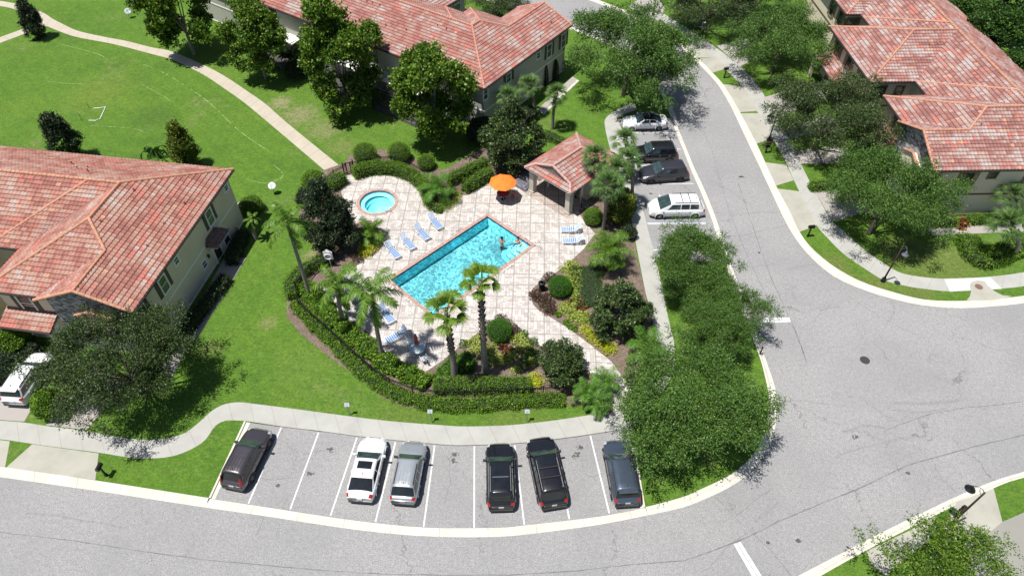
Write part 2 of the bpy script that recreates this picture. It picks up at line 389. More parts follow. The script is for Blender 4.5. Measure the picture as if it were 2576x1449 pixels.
# parking bays
BAY1_TOP = GP([(615.5, 1061), (709, 1074), (816, 1086.7), (921, 1100.7), (977, 1106.5), (1116, 1119.7), (1193, 1120.5), (1289, 1117), (1391.6, 1106.5), (1485, 1093.7), (1590, 1077)])
BAY2_LEFT = GP([(1548, 299), (1568, 327), (1597, 480.7), (1612, 513), (1632, 590), (1650, 652)])
iBL = 4; iBR = 14
def near(lst, p): return min(range(len(lst)), key=lambda i: (lst[i] - p).length)
sm_bot = catmull(K_bot_in, 4); sm_up = catmull(K_up_in, 4)
i0 = near(sm_bot, G(527, 1254)); i1 = near(sm_bot, G(1622.6, 1276.9)); i2 = near(sm_bot, G(1822, 655))
ISLAND = sm_bot[:i0 + 1] + [BAY1_TOP[0]] + BAY1_TOP[1:] + sm_bot[i1:i2 + 1] + BAY2_LEFT[::-1] + [G(1688, 297)] + [Vector((p.x, p.y, 0)) for p in sm_up] + [Vector((-260, 260, 0)), Vector((-260, 28, 0))]
ZL = 0.10   # lawn level
FAR = 700
sheet('ground', [(-FAR, -FAR), (FAR, -FAR), (FAR, FAR), (-FAR, FAR)], [[(-110, -40), (90, -40), (90, 180), (-110, 180)]], -.006, M_GRASS)
sheet('road', [(-110, -40), (90, -40), (90, 180), (-110, 180)], HOLES, 0, M_ASPH)
sheet('lawn', ISLAND, HOLES, ZL, M_GRASS, ZL)
kr = catmull(KR_in, 4)
sheet('lawn', [Vector((p[0], p[1], 0)) for p in kr] + [Vector((260, 60, 0)), Vector((260, 280, 0)), Vector((-60, 280, 0))], [], ZL, M_GRASS, ZL)
ks = catmull(KS_in, 4)
sheet('lawn', [Vector((p[0], p[1], 0)) for p in ks] + [Vector((20, -60, 0)), Vector((150, -60, 0))], [], ZL, M_GRASS, ZL)
# kerbs with a gutter pan: t=0 on the land side
KP = [(0, ZL - .05), (0, ZL + .012), (.22, ZL + .014), (.36, .07), (.48, .028), (.5, .012), (1, .008)]
KF = [(0, .0), (0, .009), (.42, .009), (.5, .004), (.58, .009), (1, .009)]
sb_in = catmull(K_bot_in, 4); sb_out = catmull(K_bot_out, 4)
def kerb(a, b, prof, n): return ribbon('kerb', a, b, prof, M_KERB, n, sm=0)
j = [near(sb_in, G(*p)) for p in ((527, 1254), (1622.6, 1276.9), (1822, 655), (1694, 317))]
kerb(sb_in[:j[0] + 1], sb_out[:j[0] + 1], KP, 60)
kerb(sb_in[j[0]:j[1] + 1], sb_out[j[0]:j[1] + 1], KF, 80)
kerb(sb_in[j[1]:j[2] + 1], sb_out[j[1]:j[2] + 1], KP, 120)
kerb(sb_in[j[2]:], sb_out[j[2]:], KF, 60)
kerb(catmull(K_up_in, 4), catmull(K_up_out, 4), KP, 60)
kerb(kr, catmull(KR_out, 4), KP, 200)
kerb(ks, catmull(KS_out, 4), KP, 80)
# flush concrete strips at the ends of the lower parking bay
ribbon('kerb', GP([(526, 1254), (615, 1061)]), GP([(541, 1256), (630, 1062.5)]), [(0, .0), (0, ZL + .004), (.3, ZL + .004), (.32, .012), (1, .01)], M_KERB, 8, sm=0)
ribbon('kerb', GP([(1622.6, 1277), (1590, 1077)]), GP([(1611, 1279), (1577, 1079)]), [(0, .0), (0, ZL + .004), (.3, ZL + .004), (.32, .012), (1, .01)], M_KERB, 8, sm=0)
# pavements
ZW = ZL + .006
walk_top = GP([(-330, 1037), (-120, 1052), (0, 1059.5), (63, 1064.5), (117, 1073), (220, 1086), (300, 1101), (350, 1107), (400, 1107), (433, 1101), (466, 1091), (500, 1066), (533, 1036), (563, 1019.5), (600, 1013.5), (643, 1017.8), (740, 1030), (858.7, 1046), (981.9, 1061), (1116, 1071.5), (1170, 1074.3), (1272.6, 1071.5), (1380, 1061), (1487.3, 1044.7), (1562, 1030)])
walk_bot = GP([(-330, 1086), (-120, 1097), (0, 1106), (83, 1117.8), (150, 1127), (247, 1139.5), (333, 1152.8), (383, 1154.5), (433, 1149.5), (480, 1132.8), (517, 1109), (540, 1076), (560, 1062), (577, 1059), (600, 1059.5), (628, 1061.5), (709, 1074), (816, 1086.7), (921, 1100.7), (1116, 1119.7), (1193, 1120.5), (1289, 1117), (1391.6, 1106.5), (1485, 1093.7), (1590, 1077)])
ribbon('sidewalk', walk_top, walk_bot, [(0, ZL), (0, ZW), (1, ZW), (1, .0)], M_WALK, 150)
rw_l = GP([(1800, 60), (1700, 150), (1640, 205), (1588, 262), (1545, 283), (1524, 300), (1521, 317), (1529, 356), (1545, 410), (1575, 481), (1589, 560), (1612, 680), (1640, 820), (1655, 880), (1640, 950), (1585, 1010), (1560, 1031)])
rw_r = GP([(1822, 72), (1722, 165), (1665, 222), (1605, 277), (1568, 291), (1552, 303), (1560, 318), (1573, 356), (1583, 410), (1597.5, 481), (1613, 515), (1632, 590), (1650, 655), (1680, 800), (1697, 880), (1685, 960), (1625, 1030), (1592, 1076)])
ribbon('sidewalk', rw_l[3:], rw_r[3:], [(0, ZL), (0, ZW + .004), (1, ZW + .004), (1, .0)], M_WALK, 140)
gp_u = GP([(-230, -20), (-80, -4), (0, 5), (39, 12), (75, 22), (110, 35), (133, 50), (156, 62), (195, 80), (255, 94), (318.5, 106), (382, 122), (432, 132), (503, 162), (563, 192.5), (627, 235), (669.5, 265), (715.5, 305.8), (775.7, 355.3), (850, 415.5), (874, 436)])
gp_l = GP([(-230, -4), (-80, 9), (0, 18), (39, 26.5), (65, 40), (92, 57), (120, 69), (159, 85), (198, 97), (283, 113), (354, 131), (395, 142), (439.5, 155), (510, 189), (563, 224), (616, 261.5), (669.5, 305.8), (726, 353.5), (800.5, 417), (843, 454)])
ribbon('path', gp_u, gp_l, [(0, ZL), (0, ZW), (1, ZW), (1, ZL)], M_PATH, 160)
ribbon('path', GP([(100, 60), (67, 72.5), (0, 97), (-150, 150)]), GP([(122, 68), (85, 80), (0, 111.5), (-150, 168)]), [(0, ZL), (0, ZW + .003), (1, ZW + .003), (1, ZL)], M_PATH, 30)
# pavement of the right-hand block
rr_l = GP([(1655, 48), (1700, 80), (1740, 108), (1790, 145), (1835, 188), (1870, 225), (1905, 285), (1936, 340), (1969, 395), (1987, 435), (2008, 480), (2052, 566), (2078, 598), (2120, 640), (2170, 675), (2220, 706), (2280, 722), (2340, 731), (2392, 735), (2480, 730), (2576, 722), (2750, 690)])
rr_r = GP([(1670, 38), (1722, 70), (1765, 98), (1815, 133), (1868, 175), (1905, 215), (1940, 275), (1975, 330), (2001, 385), (2014, 415), (2044, 474), (2090, 556), (2120, 582), (2160, 620), (2215, 660), (2260, 687), (2310, 698), (2357, 702.6), (2400, 703.5), (2480, 699), (2576, 687), (2750, 655)])
ribbon('sidewalk', rr_l, rr_r, [(0, ZL), (0, ZW), (1, ZW), (1, ZL)], M_WALK, 150)
ribbon('sidewalk', GP([(2373, 704), (2490, 699.5)]), GP([(2388, 736), (2519, 729)]), [(0, ZW + .004), (1, ZW + .004)], M_WHITEWALK, 6, sm=0)
sheet('sidewalk', GP([(2438, 748), (2441, 735), (2438, 722), (2442, 712), (2458, 708), (2475, 710), (2484, 722), (2500, 735), (2520, 745), (2545, 748), (2500, 757), (2460, 759), (2430, 758)]), [], ZW + .010, M_APRON)
# driveways: concrete aprons and paver drives
_qn = [0]
def quad(name, pts, z, m):
    _qn[0] += 1; z += .0012 * _qn[0]
    return sheet(name, GP(pts), [], z, m, z - ZL + .001)
quad('driveway', [(17, 1178), (83, 1119), (250, 1142), (241.5, 1209)], ZW + .003, M_APRON)
quad('driveway', [(-140, 1150), (-100, 1096), (27, 1111.5), (15, 1177)], ZW + .003, M_APRON)
quad('driveway', [(117, 1071), (150, 1030), (235, 930), (330, 960), (220, 1083)], ZW + .002, M_PAVE)
quad('driveway', [(-60, 1054), (60, 900), (155, 905), (63, 1062)], ZW + .002, M_PAVE)
_kv = [119, 146, 184, 213, 260, 306, 366.7, 425, 478, 529.3, 586, 622.6]; _ku = [1720, 1752, 1790, 1817, 1847, 1872, 1904, 1930.6, 1955.6, 1984, 2010.6, 2037.3]
def apron(v0, v1, a, b):
    vs_ = np.linspace(v0, v1, 6); quad('driveway', [(float(np.interp(v, _kv, _ku)) - .5, float(v)) for v in vs_] + [b, a], ZW - .004, M_APRON)
apron(119, 148, (1745, 108), (1800, 148)); apron(151, 186, (1803, 147), (1831, 174)); apron(215, 285, (1869, 219), (1907, 282)); apron(288, 364, (1908, 288), (1944, 352)); apron(411, 470, (1977, 418), (1996, 456)); apron(477, 586, (2010, 484), (2054, 569))
quad('driveway', [(1802, 118), (1880, 100), (1900, 150), (1862, 170)], ZW + .002, M_PAVE)
quad('driveway', [(1920, 248), (2060, 210), (2075, 250), (1955, 300)], ZW + .002, M_PAVE)
quad('driveway', [(1975, 325), (2090, 290), (2110, 330), (1990, 350)], ZW + .002, M_PAVE)
quad('driveway', [(2000, 384), (2180, 360), (2225, 410), (2012, 415)], ZW + .002, M_PAVE)
quad('driveway', [(2048, 482), (2160, 470), (2190, 530), (2100, 560), (2088, 552)], ZW + .002, M_PAVE)
quad('path', [(2330, 576), (2690, 560), (2690, 580), (2345, 595)], ZW + .002, M_PAVE)
quad('driveway', [(2404, 1265), (2497, 1230), (2519, 1314), (2430, 1390), (2370, 1330)], ZW + .003, M_APRON)
quad('driveway', [(2519, 1314), (2640, 1262), (2640, 1440), (2430, 1470), (2425, 1392)], ZW + .005, M_WALK)
quad('driveway', [(2178, 1388), (2284, 1337), (2350, 1300), (2352, 1345), (2225, 1449), (2190, 1420)], ZW + .003, M_APRON)
quad('path', [(1580, 20), (1640, -25), (1672, 24), (1655, 62), (1612, 40)], ZW + .002, M_PAVE)
# paver walks along the houses
quad('path', [(565, 651), (620, 652), (500, 850), (480, 860), (430, 960), (395, 950), (478, 815)], ZW + .002, M_PAVE2)
quad('path', [(1352, 279), (1440, 196), (1452, 203), (1364, 288)], ZW + .002, M_PAVE2)
ribbon('kerb', GP([(1452, 203), (1364, 288)]), GP([(1457, 206), (1368, 292)]), [(0, ZL), (0, ZW + .02), (1, ZW + .02), (1, ZL)], M_KERB, 6, sm=0)

# ------------------------------------------------ pool deck
DK = [cA(590, 300), cA(640, 318), cA(700, 308), cA(750, 298), cA(860, 292), cA(960, 305), cA(1040, 340), cA(1100, 390), cA(1140, 450), cA(1150, 500), cA(1180, 548), cA(1230, 562), cA(1300, 552), cA(1370, 522), cA(1410, 480), cA(1430, 452), cA(1475, 450), cA(1560, 400), cA(1640, 352),
    cA(1720, 330), cA(1800, 365), cA(1880, 410), cA(1960, 330), cA(2330, 470), cA(2400, 545), cA(2300, 560), cA(2340, 640), cA(2430, 740), cA(2340, 860), cA(2230, 960), cA(2100, 1062), cA(2020, 1105), cA(1960, 1150), cA(1942, 1200), cA(1960, 1272), cA(2010, 1325),
    cB(2080, 590), cB(2210, 670), cB(2340, 765), cB(2450, 850), cB(2560, 938), (1592, 990), (1592, 1035), (1545, 1038), (1500, 960), cB(2380, 1000), cB(2100, 870), cB(1980, 790), cB(1850, 690), cB(1740, 612), cB(1715, 597), cB(1640, 640), cB(1540, 720), cB(1420, 810), cB(1330, 880), cB(1270, 932), cB(1180, 990), cB(1150, 1006),
    cB(1050, 965), cB(960, 930), cB(870, 905), cB(840, 880), cB(800, 810), cB(740, 730), cB(640, 650), cB(560, 600), cB(480, 560), cB(420, 490), cB(372, 415), cB(385, 375), cB(450, 340), cB(540, 260), cA(640, 975), cA(700, 930), cA(780, 895), cA(830, 840), cA(838, 790), cA(800, 700), cA(740, 640), cA(680, 640), cA(620, 670), cA(600, 620), cA(560, 550), cA(520, 440), cA(512, 405), cA(570, 350), cA(545, 300)]
DECKP = GP(DK)
ZD = ZL + .02
# one mulch bed lies under all the planting round the deck
BED = GP([(735, 700), (722, 740), (723, 800), (760, 845), (830, 900), (900, 952), (960, 1000), (1020, 1026), (1120, 1034), (1260, 1034), (1430, 1021), (1470, 1020), (1530, 1045), (1572, 1012), (1640, 860), (1648, 840), (1600, 640), (1588, 560), (1540, 420), (1470, 390), (1400, 380), (1362, 392), (1330, 395), (1290, 405), (1215, 372), (1120, 430), (1085, 425), (1020, 388), (950, 378), (880, 392), (868, 412), (800, 436), (762, 470), (752, 540), (800, 640), (772, 660)])
sheet('planting_bed', BED, HOLES, ZL + .010, M_MULCH)
sheet('pool_deck', DECKP, HOLES, ZD, M_DECK, .02)
# ================================================ POOL AND SPA
M_COPING = plain('coping_brick', (.34, .215, .175), .8, var=.3, scale=5)
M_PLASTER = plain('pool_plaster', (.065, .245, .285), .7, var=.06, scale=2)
M_PLASTER_L = plain('spa_plaster', (.30, .60, .62), .7, var=.06, scale=2)
M_TILEBAND = plain('waterline_tile', (.02, .045, .16), .25, var=.5, scale=14)
M_STEEL = plain('steel', (.42, .42, .43), .25, 1.0, .5, .05)
M_WHITE = plain('white_plastic', (.80, .80, .78), .45, var=.05)
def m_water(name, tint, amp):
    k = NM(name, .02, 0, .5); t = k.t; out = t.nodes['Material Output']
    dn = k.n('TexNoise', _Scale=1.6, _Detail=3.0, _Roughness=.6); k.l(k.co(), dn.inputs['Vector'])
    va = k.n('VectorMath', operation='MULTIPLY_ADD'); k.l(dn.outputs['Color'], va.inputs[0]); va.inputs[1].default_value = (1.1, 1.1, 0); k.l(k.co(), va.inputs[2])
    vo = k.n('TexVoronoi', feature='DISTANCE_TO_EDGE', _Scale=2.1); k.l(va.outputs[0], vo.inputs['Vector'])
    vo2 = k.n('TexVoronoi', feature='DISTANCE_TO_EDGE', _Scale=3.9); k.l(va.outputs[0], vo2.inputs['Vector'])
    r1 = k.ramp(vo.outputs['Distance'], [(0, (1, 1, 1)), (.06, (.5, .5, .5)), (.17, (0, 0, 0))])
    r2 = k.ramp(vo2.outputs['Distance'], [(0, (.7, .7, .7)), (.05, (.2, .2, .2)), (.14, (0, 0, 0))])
    lens = k.math('ADD', r1, r2)  # caustic light lines painted into the water's transparent colour
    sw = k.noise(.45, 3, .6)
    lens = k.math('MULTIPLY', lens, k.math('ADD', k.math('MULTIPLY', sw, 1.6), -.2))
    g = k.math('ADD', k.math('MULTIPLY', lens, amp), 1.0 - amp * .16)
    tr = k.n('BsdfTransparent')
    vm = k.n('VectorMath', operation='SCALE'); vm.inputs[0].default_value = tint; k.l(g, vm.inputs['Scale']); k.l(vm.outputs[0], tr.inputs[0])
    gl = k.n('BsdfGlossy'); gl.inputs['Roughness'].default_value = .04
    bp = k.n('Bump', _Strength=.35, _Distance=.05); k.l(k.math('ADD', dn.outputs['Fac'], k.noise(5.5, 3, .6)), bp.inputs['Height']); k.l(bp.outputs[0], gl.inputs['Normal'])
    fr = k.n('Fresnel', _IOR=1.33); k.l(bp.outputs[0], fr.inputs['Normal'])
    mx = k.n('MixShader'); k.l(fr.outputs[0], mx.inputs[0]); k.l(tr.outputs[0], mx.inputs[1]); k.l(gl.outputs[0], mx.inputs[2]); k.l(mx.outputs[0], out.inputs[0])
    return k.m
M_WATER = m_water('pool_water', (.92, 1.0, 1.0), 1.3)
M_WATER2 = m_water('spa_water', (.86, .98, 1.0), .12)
def ring(outer, inner, z0, z1):
    n = len(outer); vs = [(p[0], p[1], z1) for p in outer] + [(p[0], p[1], z1) for p in inner] + [(p[0], p[1], z0) for p in outer] + [(p[0], p[1], z0) for p in inner]
    fs = []
    for i in range(n):
        j = (i + 1) % n
        fs += [(i, j, n + j, n + i), (2 * n + i, 2 * n + j, j, i), (n + i, n + j, 3 * n + j, 3 * n + i)]
    return vs, fs
ZWAT = ZD - .07
def basin(q, zb, zt):
    n = len(q); vs = [(p[0], p[1], zt) for p in q] + [(p[0], p[1], zb) for p in q]
    return vs, [(i, n + i, n + (i + 1) % n, (i + 1) % n) for i in range(n)] + [tuple(range(n, 2 * n))]
pc = sum(POOL, Vector()) / 4
pool = thing('swimming_pool', 'rectangular turquoise swimming pool with brick coping in the paved deck', 'pool', (pc.x, pc.y, 0))
kids = []
v, f = ring(POOL, inset_quad(POOL, .30), ZD - .02, ZD + .035); kids.append(mesh('coping', v, f, M_COPING, pool))
v, f = basin(inset_quad(POOL, .298), -1.1, ZD - .02); kids.append(mesh('basin', v, f, [plain('pool_wall_bounce_plaster', (.20, .66, .72), .7, var=.05, scale=2), M_PLASTER], pool, False, [0, 0, 0, 0, 1]))  # same plaster as the floor, walls painted paler for scattered light
v, f = ring(inset_quad(POOL, .2985), inset_quad(POOL, .312), ZD - .17, ZD - .022); kids.append(mesh('waterline_tile', v, f, M_TILEBAND, pool))
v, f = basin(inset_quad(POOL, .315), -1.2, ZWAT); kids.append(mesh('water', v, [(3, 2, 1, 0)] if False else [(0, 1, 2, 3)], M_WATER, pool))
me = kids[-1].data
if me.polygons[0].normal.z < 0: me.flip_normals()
# corner steps at the right-hand corner, each one lower
rc = inset_quad(POOL, .32)[1]; da = (POOL[0] - POOL[1]).normalized(); db = (POOL[2] - POOL[1]).normalized()
for i, (rad, zt) in enumerate(((.95, -.16), (1.3, -.42), (1.62, -.68), (1.94, -.94))):
    arc = [rc] + [rc + (da * math.cos(a) + db * math.sin(a)) * rad * (1.0 + .35 * math.sin(2 * a)) for a in [PI / 2 * t / 12 for t in range(13)]]
    b = MB(); b.prism([(p.x, p.y) for p in arc][::-1] if da.cross(db).z > 0 else [(p.x, p.y) for p in arc], -1.08 + .01 * i, zt)
    kids.append(b.build('step', plain('step_plaster', (.20 - .03 * i, .50, .56), .7), pool))
    kids.append(MB().tube([p + Vector((0, 0, zt + .012)) for p in arc[1:]], .022, 6).build('step_edge', M_TILEBAND, pool))
# depth marks lettered on the deck edge
def text(name, s, size, loc, rot, m, parent=None, ext=.002, align='CENTER'):
    cu = bpy.data.curves.new(name, 'FONT'); cu.body = s; cu.size = size; cu.extrude = ext; cu.align_x = align; cu.align_y = 'CENTER'
    o = bpy.data.objects.new(name, cu); COL.objects.link(o)
    bpy.context.view_layer.update()
    me = bpy.data.meshes.new_from_object(o.evaluated_get(bpy.context.evaluated_depsgraph_get())); COL.objects.unlink(o); bpy.data.objects.remove(o)
    me.materials.clear(); me.materials.append(m); o = bpy.data.objects.new(name, me); link(o, parent)
    o.location = loc; o.rotation_euler = rot; return o
for o in kids: o.location = -pool.location
def rail(name, pts, label, r=.022, group=None):
    o = MB().tube(catmull(pts, 5), r, 8).build(name, M_STEEL, None, True)
    return tag(o, label, 'handrail', group)
def off(p, a=0, b=0, z=0): return Vector((p.x, p.y, 0)) + Vector((a, b, z))
# spa
spa = thing('hot_tub', 'round spa with pale blue bench ring and brick rim in the paved deck', 'hot tub', (SPA_C.x, SPA_C.y, 0))
b = MB(); b.lathe([(SPA_R - .28, ZD - .02), (SPA_R - .28, ZD + .04), (SPA_R, ZD + .04), (SPA_R, ZD - .02)], n=48); b.build('coping', M_COPING, spa)
b = MB(); b.lathe([(SPA_R - .282, ZD - .02), (SPA_R - .282, ZD - .12), (SPA_R - .30, ZD - .12)], n=48); b.build('waterline_tile', M_TILEBAND, spa)
b = MB(); b.lathe([(SPA_R - .281, ZD - .12), (SPA_R - .29, -.35), (1.25, -.36), (1.22, -.38), (1.20, -.85), (0.001, -.9)], n=48); b.build('basin', plain('spa_lining', (.22, .68, .74), .7, var=.05), spa, True)
b = MB(); b.lathe([(SPA_R - .30, -.10), (1.28, -.13), (1.22, -.16), (1.22, -.20)], n=48); 
b.build('bench', M_PLASTER_L, spa)
b = MB()
for rr_, zz in ((.72, -.2), (.95, -.38), (1.15, -.55)):
    cc_ = Vector((.95, -.95, 0)).normalized() * 1.25
    pts = [cc_ + Vector((math.cos(a), math.sin(a), 0)) * rr_ for a in [2 * PI * i / 24 for i in range(24)]]
    pts = [p if p.length < SPA_R - .3 else p.normalized() * (SPA_R - .3) for p in pts]
    b.prism([(p.x, p.y) for p in pts], -.86, zz)
b.build('step', M_PLASTER_L, spa)
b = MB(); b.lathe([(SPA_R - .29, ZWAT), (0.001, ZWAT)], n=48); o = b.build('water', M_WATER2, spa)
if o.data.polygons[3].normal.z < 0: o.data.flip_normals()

# ================================================ TOWNHOUSES
def m_tiles(name, tones, seed):
    k = NM(name, .82, 0, .25)
    sx = k.n('SeparateXYZ'); k.l(k.co('UV'), sx.inputs[0])
    fu = k.math('FLOOR', sx.outputs[0]); fv = k.math('FLOOR', sx.outputs[1])
    cc = k.n('CombineXYZ'); k.l(fu, cc.inputs[0]); k.l(fv, cc.inputs[1]); cc.inputs[2].default_value = seed
    wn = k.n('TexWhiteNoise', noise_dimensions='3D'); k.l(cc.outputs[0], wn.inputs['Vector'])
    mp = k.n('Mapping'); mp.inputs['Scale'].default_value = (.13, .30, 1); mp.inputs['Rotation'].default_value = (0, 0, .35); k.l(cc.outputs[0], mp.inputs['Vector'])
    cl = k.noise(1.0, 2, .5, co=mp.outputs[0])
    mp2 = k.n('Mapping'); mp2.inputs['Scale'].default_value = (.16, .42, 1); mp2.inputs['Location'].default_value = (31, 17, 3); mp2.inputs['Rotation'].default_value = (0, 0, -.3); k.l(cc.outputs[0], mp2.inputs['Vector'])
    cl2 = k.noise(1.0, 2, .5, co=mp2.outputs[0])
    fac = k.math('ADD', k.math('MULTIPLY', k.math('ADD', cl, -.5), 1.9), k.math('MULTIPLY', wn.outputs['Value'], .42))
    fac = k.math('ADD', fac, .29)
    c = k.ramp(fac, [(p - .07, c_) for p, c_ in tones], 'LINEAR')
    c = k.mix(k.math('GREATER_THAN', k.math('ADD', cl2, k.math('MULTIPLY', wn.outputs['Value'], .16)), .715), c, (.40, .115, .085))
    wn2 = k.n('TexWhiteNoise', noise_dimensions='3D'); mp3 = k.n('Mapping'); mp3.inputs['Location'].default_value = (5, 9, 2); k.l(cc.outputs[0], mp3.inputs['Vector']); k.l(mp3.outputs[0], wn2.inputs['Vector'])
    c = k.mix(k.math('GREATER_THAN', wn2.outputs['Value'], .990), c, (.44, .225, .14))
    # weathering within a tile and a painted shade line along each course joint
    c = k.mix(k.ramp(k.noise(9.0, 4, .75), [(.35, (.35, .35, .35)), (.7, (0, 0, 0))]), c, (.33, .22, .19))
    c = k.mix(k.ramp(k.noise(.35, 3, .6), [(.62, (0, 0, 0)), (.75, (.45, .45, .45))]), c, (.20, .12, .11))
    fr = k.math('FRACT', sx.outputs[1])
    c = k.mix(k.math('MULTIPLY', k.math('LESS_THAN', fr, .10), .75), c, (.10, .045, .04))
    k.color(c); k.bump(k.noise(22, 3, .7), .2, .01)
    return k.m
T_PINK = [(.12, (0.351, 0.300, 0.281)), (.28, (0.322, 0.248, 0.228)), (.42, (0.299, 0.179, 0.152)), (.58, (0.284, 0.132, 0.108)), (.74, (0.277, 0.091, 0.072)), (.88, (0.210, 0.065, 0.055))]
T_GREY = [(.12, (0.359, 0.321, 0.311)), (.34, (0.329, 0.264, 0.245)), (.48, (0.288, 0.175, 0.155)), (.62, (0.270, 0.124, 0.105)), (.76, (0.224, 0.084, 0.072)), (.9, (0.172, 0.062, 0.055))]
T_WARM = [(.12, (0.374, 0.300, 0.271)), (.26, (0.351, 0.234, 0.195)), (.42, (0.337, 0.183, 0.137)), (.60, (0.307, 0.132, 0.097)), (.76, (0.254, 0.084, 0.061)), (.9, (0.202, 0.062, 0.047))]
M_TILE = {'left': m_tiles('roof_tile_salmon', T_WARM, 1.0), 'mid': m_tiles('roof_tile_pink', T_PINK, 2.0), 'right': m_tiles('roof_tile_weathered', T_GREY, 3.0)}
M_TGAP = plain('tile_end_shade', (.10, .055, .045), .9)  # dark colour paints the shade inside the open tile ends
M_CAP = {'left': plain('ridge_tile_orange', (.43, .215, .135), .8, var=.22, scale=4), 'mid': plain('ridge_tile_pink', (.43, .20, .145), .8, var=.22, scale=4), 'right': plain('ridge_tile_peach', (.42, .21, .14), .8, var=.25, scale=4)}
M_FASCIA = plain('dark_gutter', (.035, .03, .028), .5)
M_SOFFIT = plain('soffit', (.30, .28, .24), .8)
KP_ = math.tan(R(22.6))
TW, TH = .31, .335          # tile width; course height measured on plan
def clip(poly, a, n):
    out = []
    for i in range(len(poly)):
        p, q = poly[i], poly[(i + 1) % len(poly)]
        dp = (p[0] - a[0]) * n[0] + (p[1] - a[1]) * n[1]; dq = (q[0] - a[0]) * n[0] + (q[1] - a[1]) * n[1]
        if dp >= 0: out.append(p)
        if dp * dq < 0:
            t = dp / (dp - dq); out.append(tuple(p[i_] + (q[i_] - p[i_]) * t for i_ in range(len(p))))
    return out
def tile_plane(acc, poly, e, up, z0, kk, T, du=0.0, lift=.05):
    """barrel tiles over a convex plan polygon; e: a point of the eave line, up: unit plan vector up the slope"""
    al = (up[1], -up[0])
    P = np.array(poly); d = P - np.array(e)
    U = d @ np.array(al); V = d @ np.array(up)
    if sum(P[i][0] * P[(i + 1) % len(P)][1] - P[(i + 1) % len(P)][0] * P[i][1] for i in range(len(P))) < 0:
        P = P[::-1]; U = U[::-1]; V = V[::-1]
    Q = list(zip(U, V)); ar = sum(Q[i][0] * Q[(i + 1) % len(Q)][1] - Q[(i + 1) % len(Q)][0] * Q[i][1] for i in range(len(Q)))
    if ar < 0: Q = Q[::-1]
    ed = []
    for i in range(len(Q)):
        p, q = Q[i], Q[(i + 1) % len(Q)]; L = math.hypot(q[0] - p[0], q[1] - p[1])
        if L > 1e-6: ed.append((p, (-(q[1] - p[1]) / L, (q[0] - p[0]) / L)))
    NS = 6
    i0, i1 = int(math.floor((U.min() - du) / TW)), int(math.ceil((U.max() - du) / TW)); j0, j1 = int(math.floor(V.min() / TH)), int(math.ceil(V.max() / TH))
    us = np.arange(i0 * NS, i1 * NS + 1) / NS
    prof = .055 * np.abs(np.cos(us * PI)) ** .8
    js = np.arange(j0, j1)
    # every course: front bottom, front top, back
    nu = len(us); cols = us * TW + du
    for j in js:
        v0 = j * TH; v1 = (j + 1) * TH + .01
        ins = np.ones(nu, bool); insb = np.ones(nu, bool)
        row = []
        for kcol in range(nu - 1):
            quad_ = [(cols[kcol], v0, prof[kcol] + lift, us[kcol], j + 0.0), (cols[kcol + 1], v0, prof[kcol + 1] + lift, us[kcol + 1], j + 0.0),
                     (cols[kcol + 1], v1, prof[kcol + 1] + lift * .1, us[kcol + 1], j + .999), (cols[kcol], v1, prof[kcol] + lift * .1, us[kcol], j + .999)]
            full = True; gone = False
            for a, n in ed:
                ds = [(p[0] - a[0]) * n[0] + (p[1] - a[1]) * n[1] for p in quad_]
                if max(ds) < 0: gone = True; break
                if min(ds) < 0: full = False
            if gone: continue
            um = math.floor((us[kcol] + us[kcol + 1]) / 2) + .5
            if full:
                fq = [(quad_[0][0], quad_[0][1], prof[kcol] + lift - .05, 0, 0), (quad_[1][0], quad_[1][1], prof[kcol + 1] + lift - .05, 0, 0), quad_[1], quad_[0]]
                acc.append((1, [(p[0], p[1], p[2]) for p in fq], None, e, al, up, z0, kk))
            else:
                for a, n in ed:
                    quad_ = clip(quad_, a, n)
                    if len(quad_) < 3: break
                if len(quad_) < 3: continue
            acc.append((0, [(p[0], p[1], p[2]) for p in quad_], [(um, min(max(p[4], j + .001), j + .998)) for p in quad_], e, al, up, z0, kk))
def flush_tiles(acc, X, name, mats, parent):
    vs = []; fs = []; mi = []; uv = []
    for m, q, t, e, al, up, z0, kk in acc:
        b = len(vs)
        for p in q:
            x = e[0] + al[0] * p[0] + up[0] * p[1]; y = e[1] + al[1] * p[0] + up[1] * p[1]
            vs.append(X(x, y, z0 + kk * p[1] + p[2]))
        uv += t if t else [(0, 0)] * len(q)
        fs.append(tuple(range(b, b + len(q)))); mi.append(m)
    o = mesh(name, vs, fs, mats, parent, False, mi, uv)
    return o
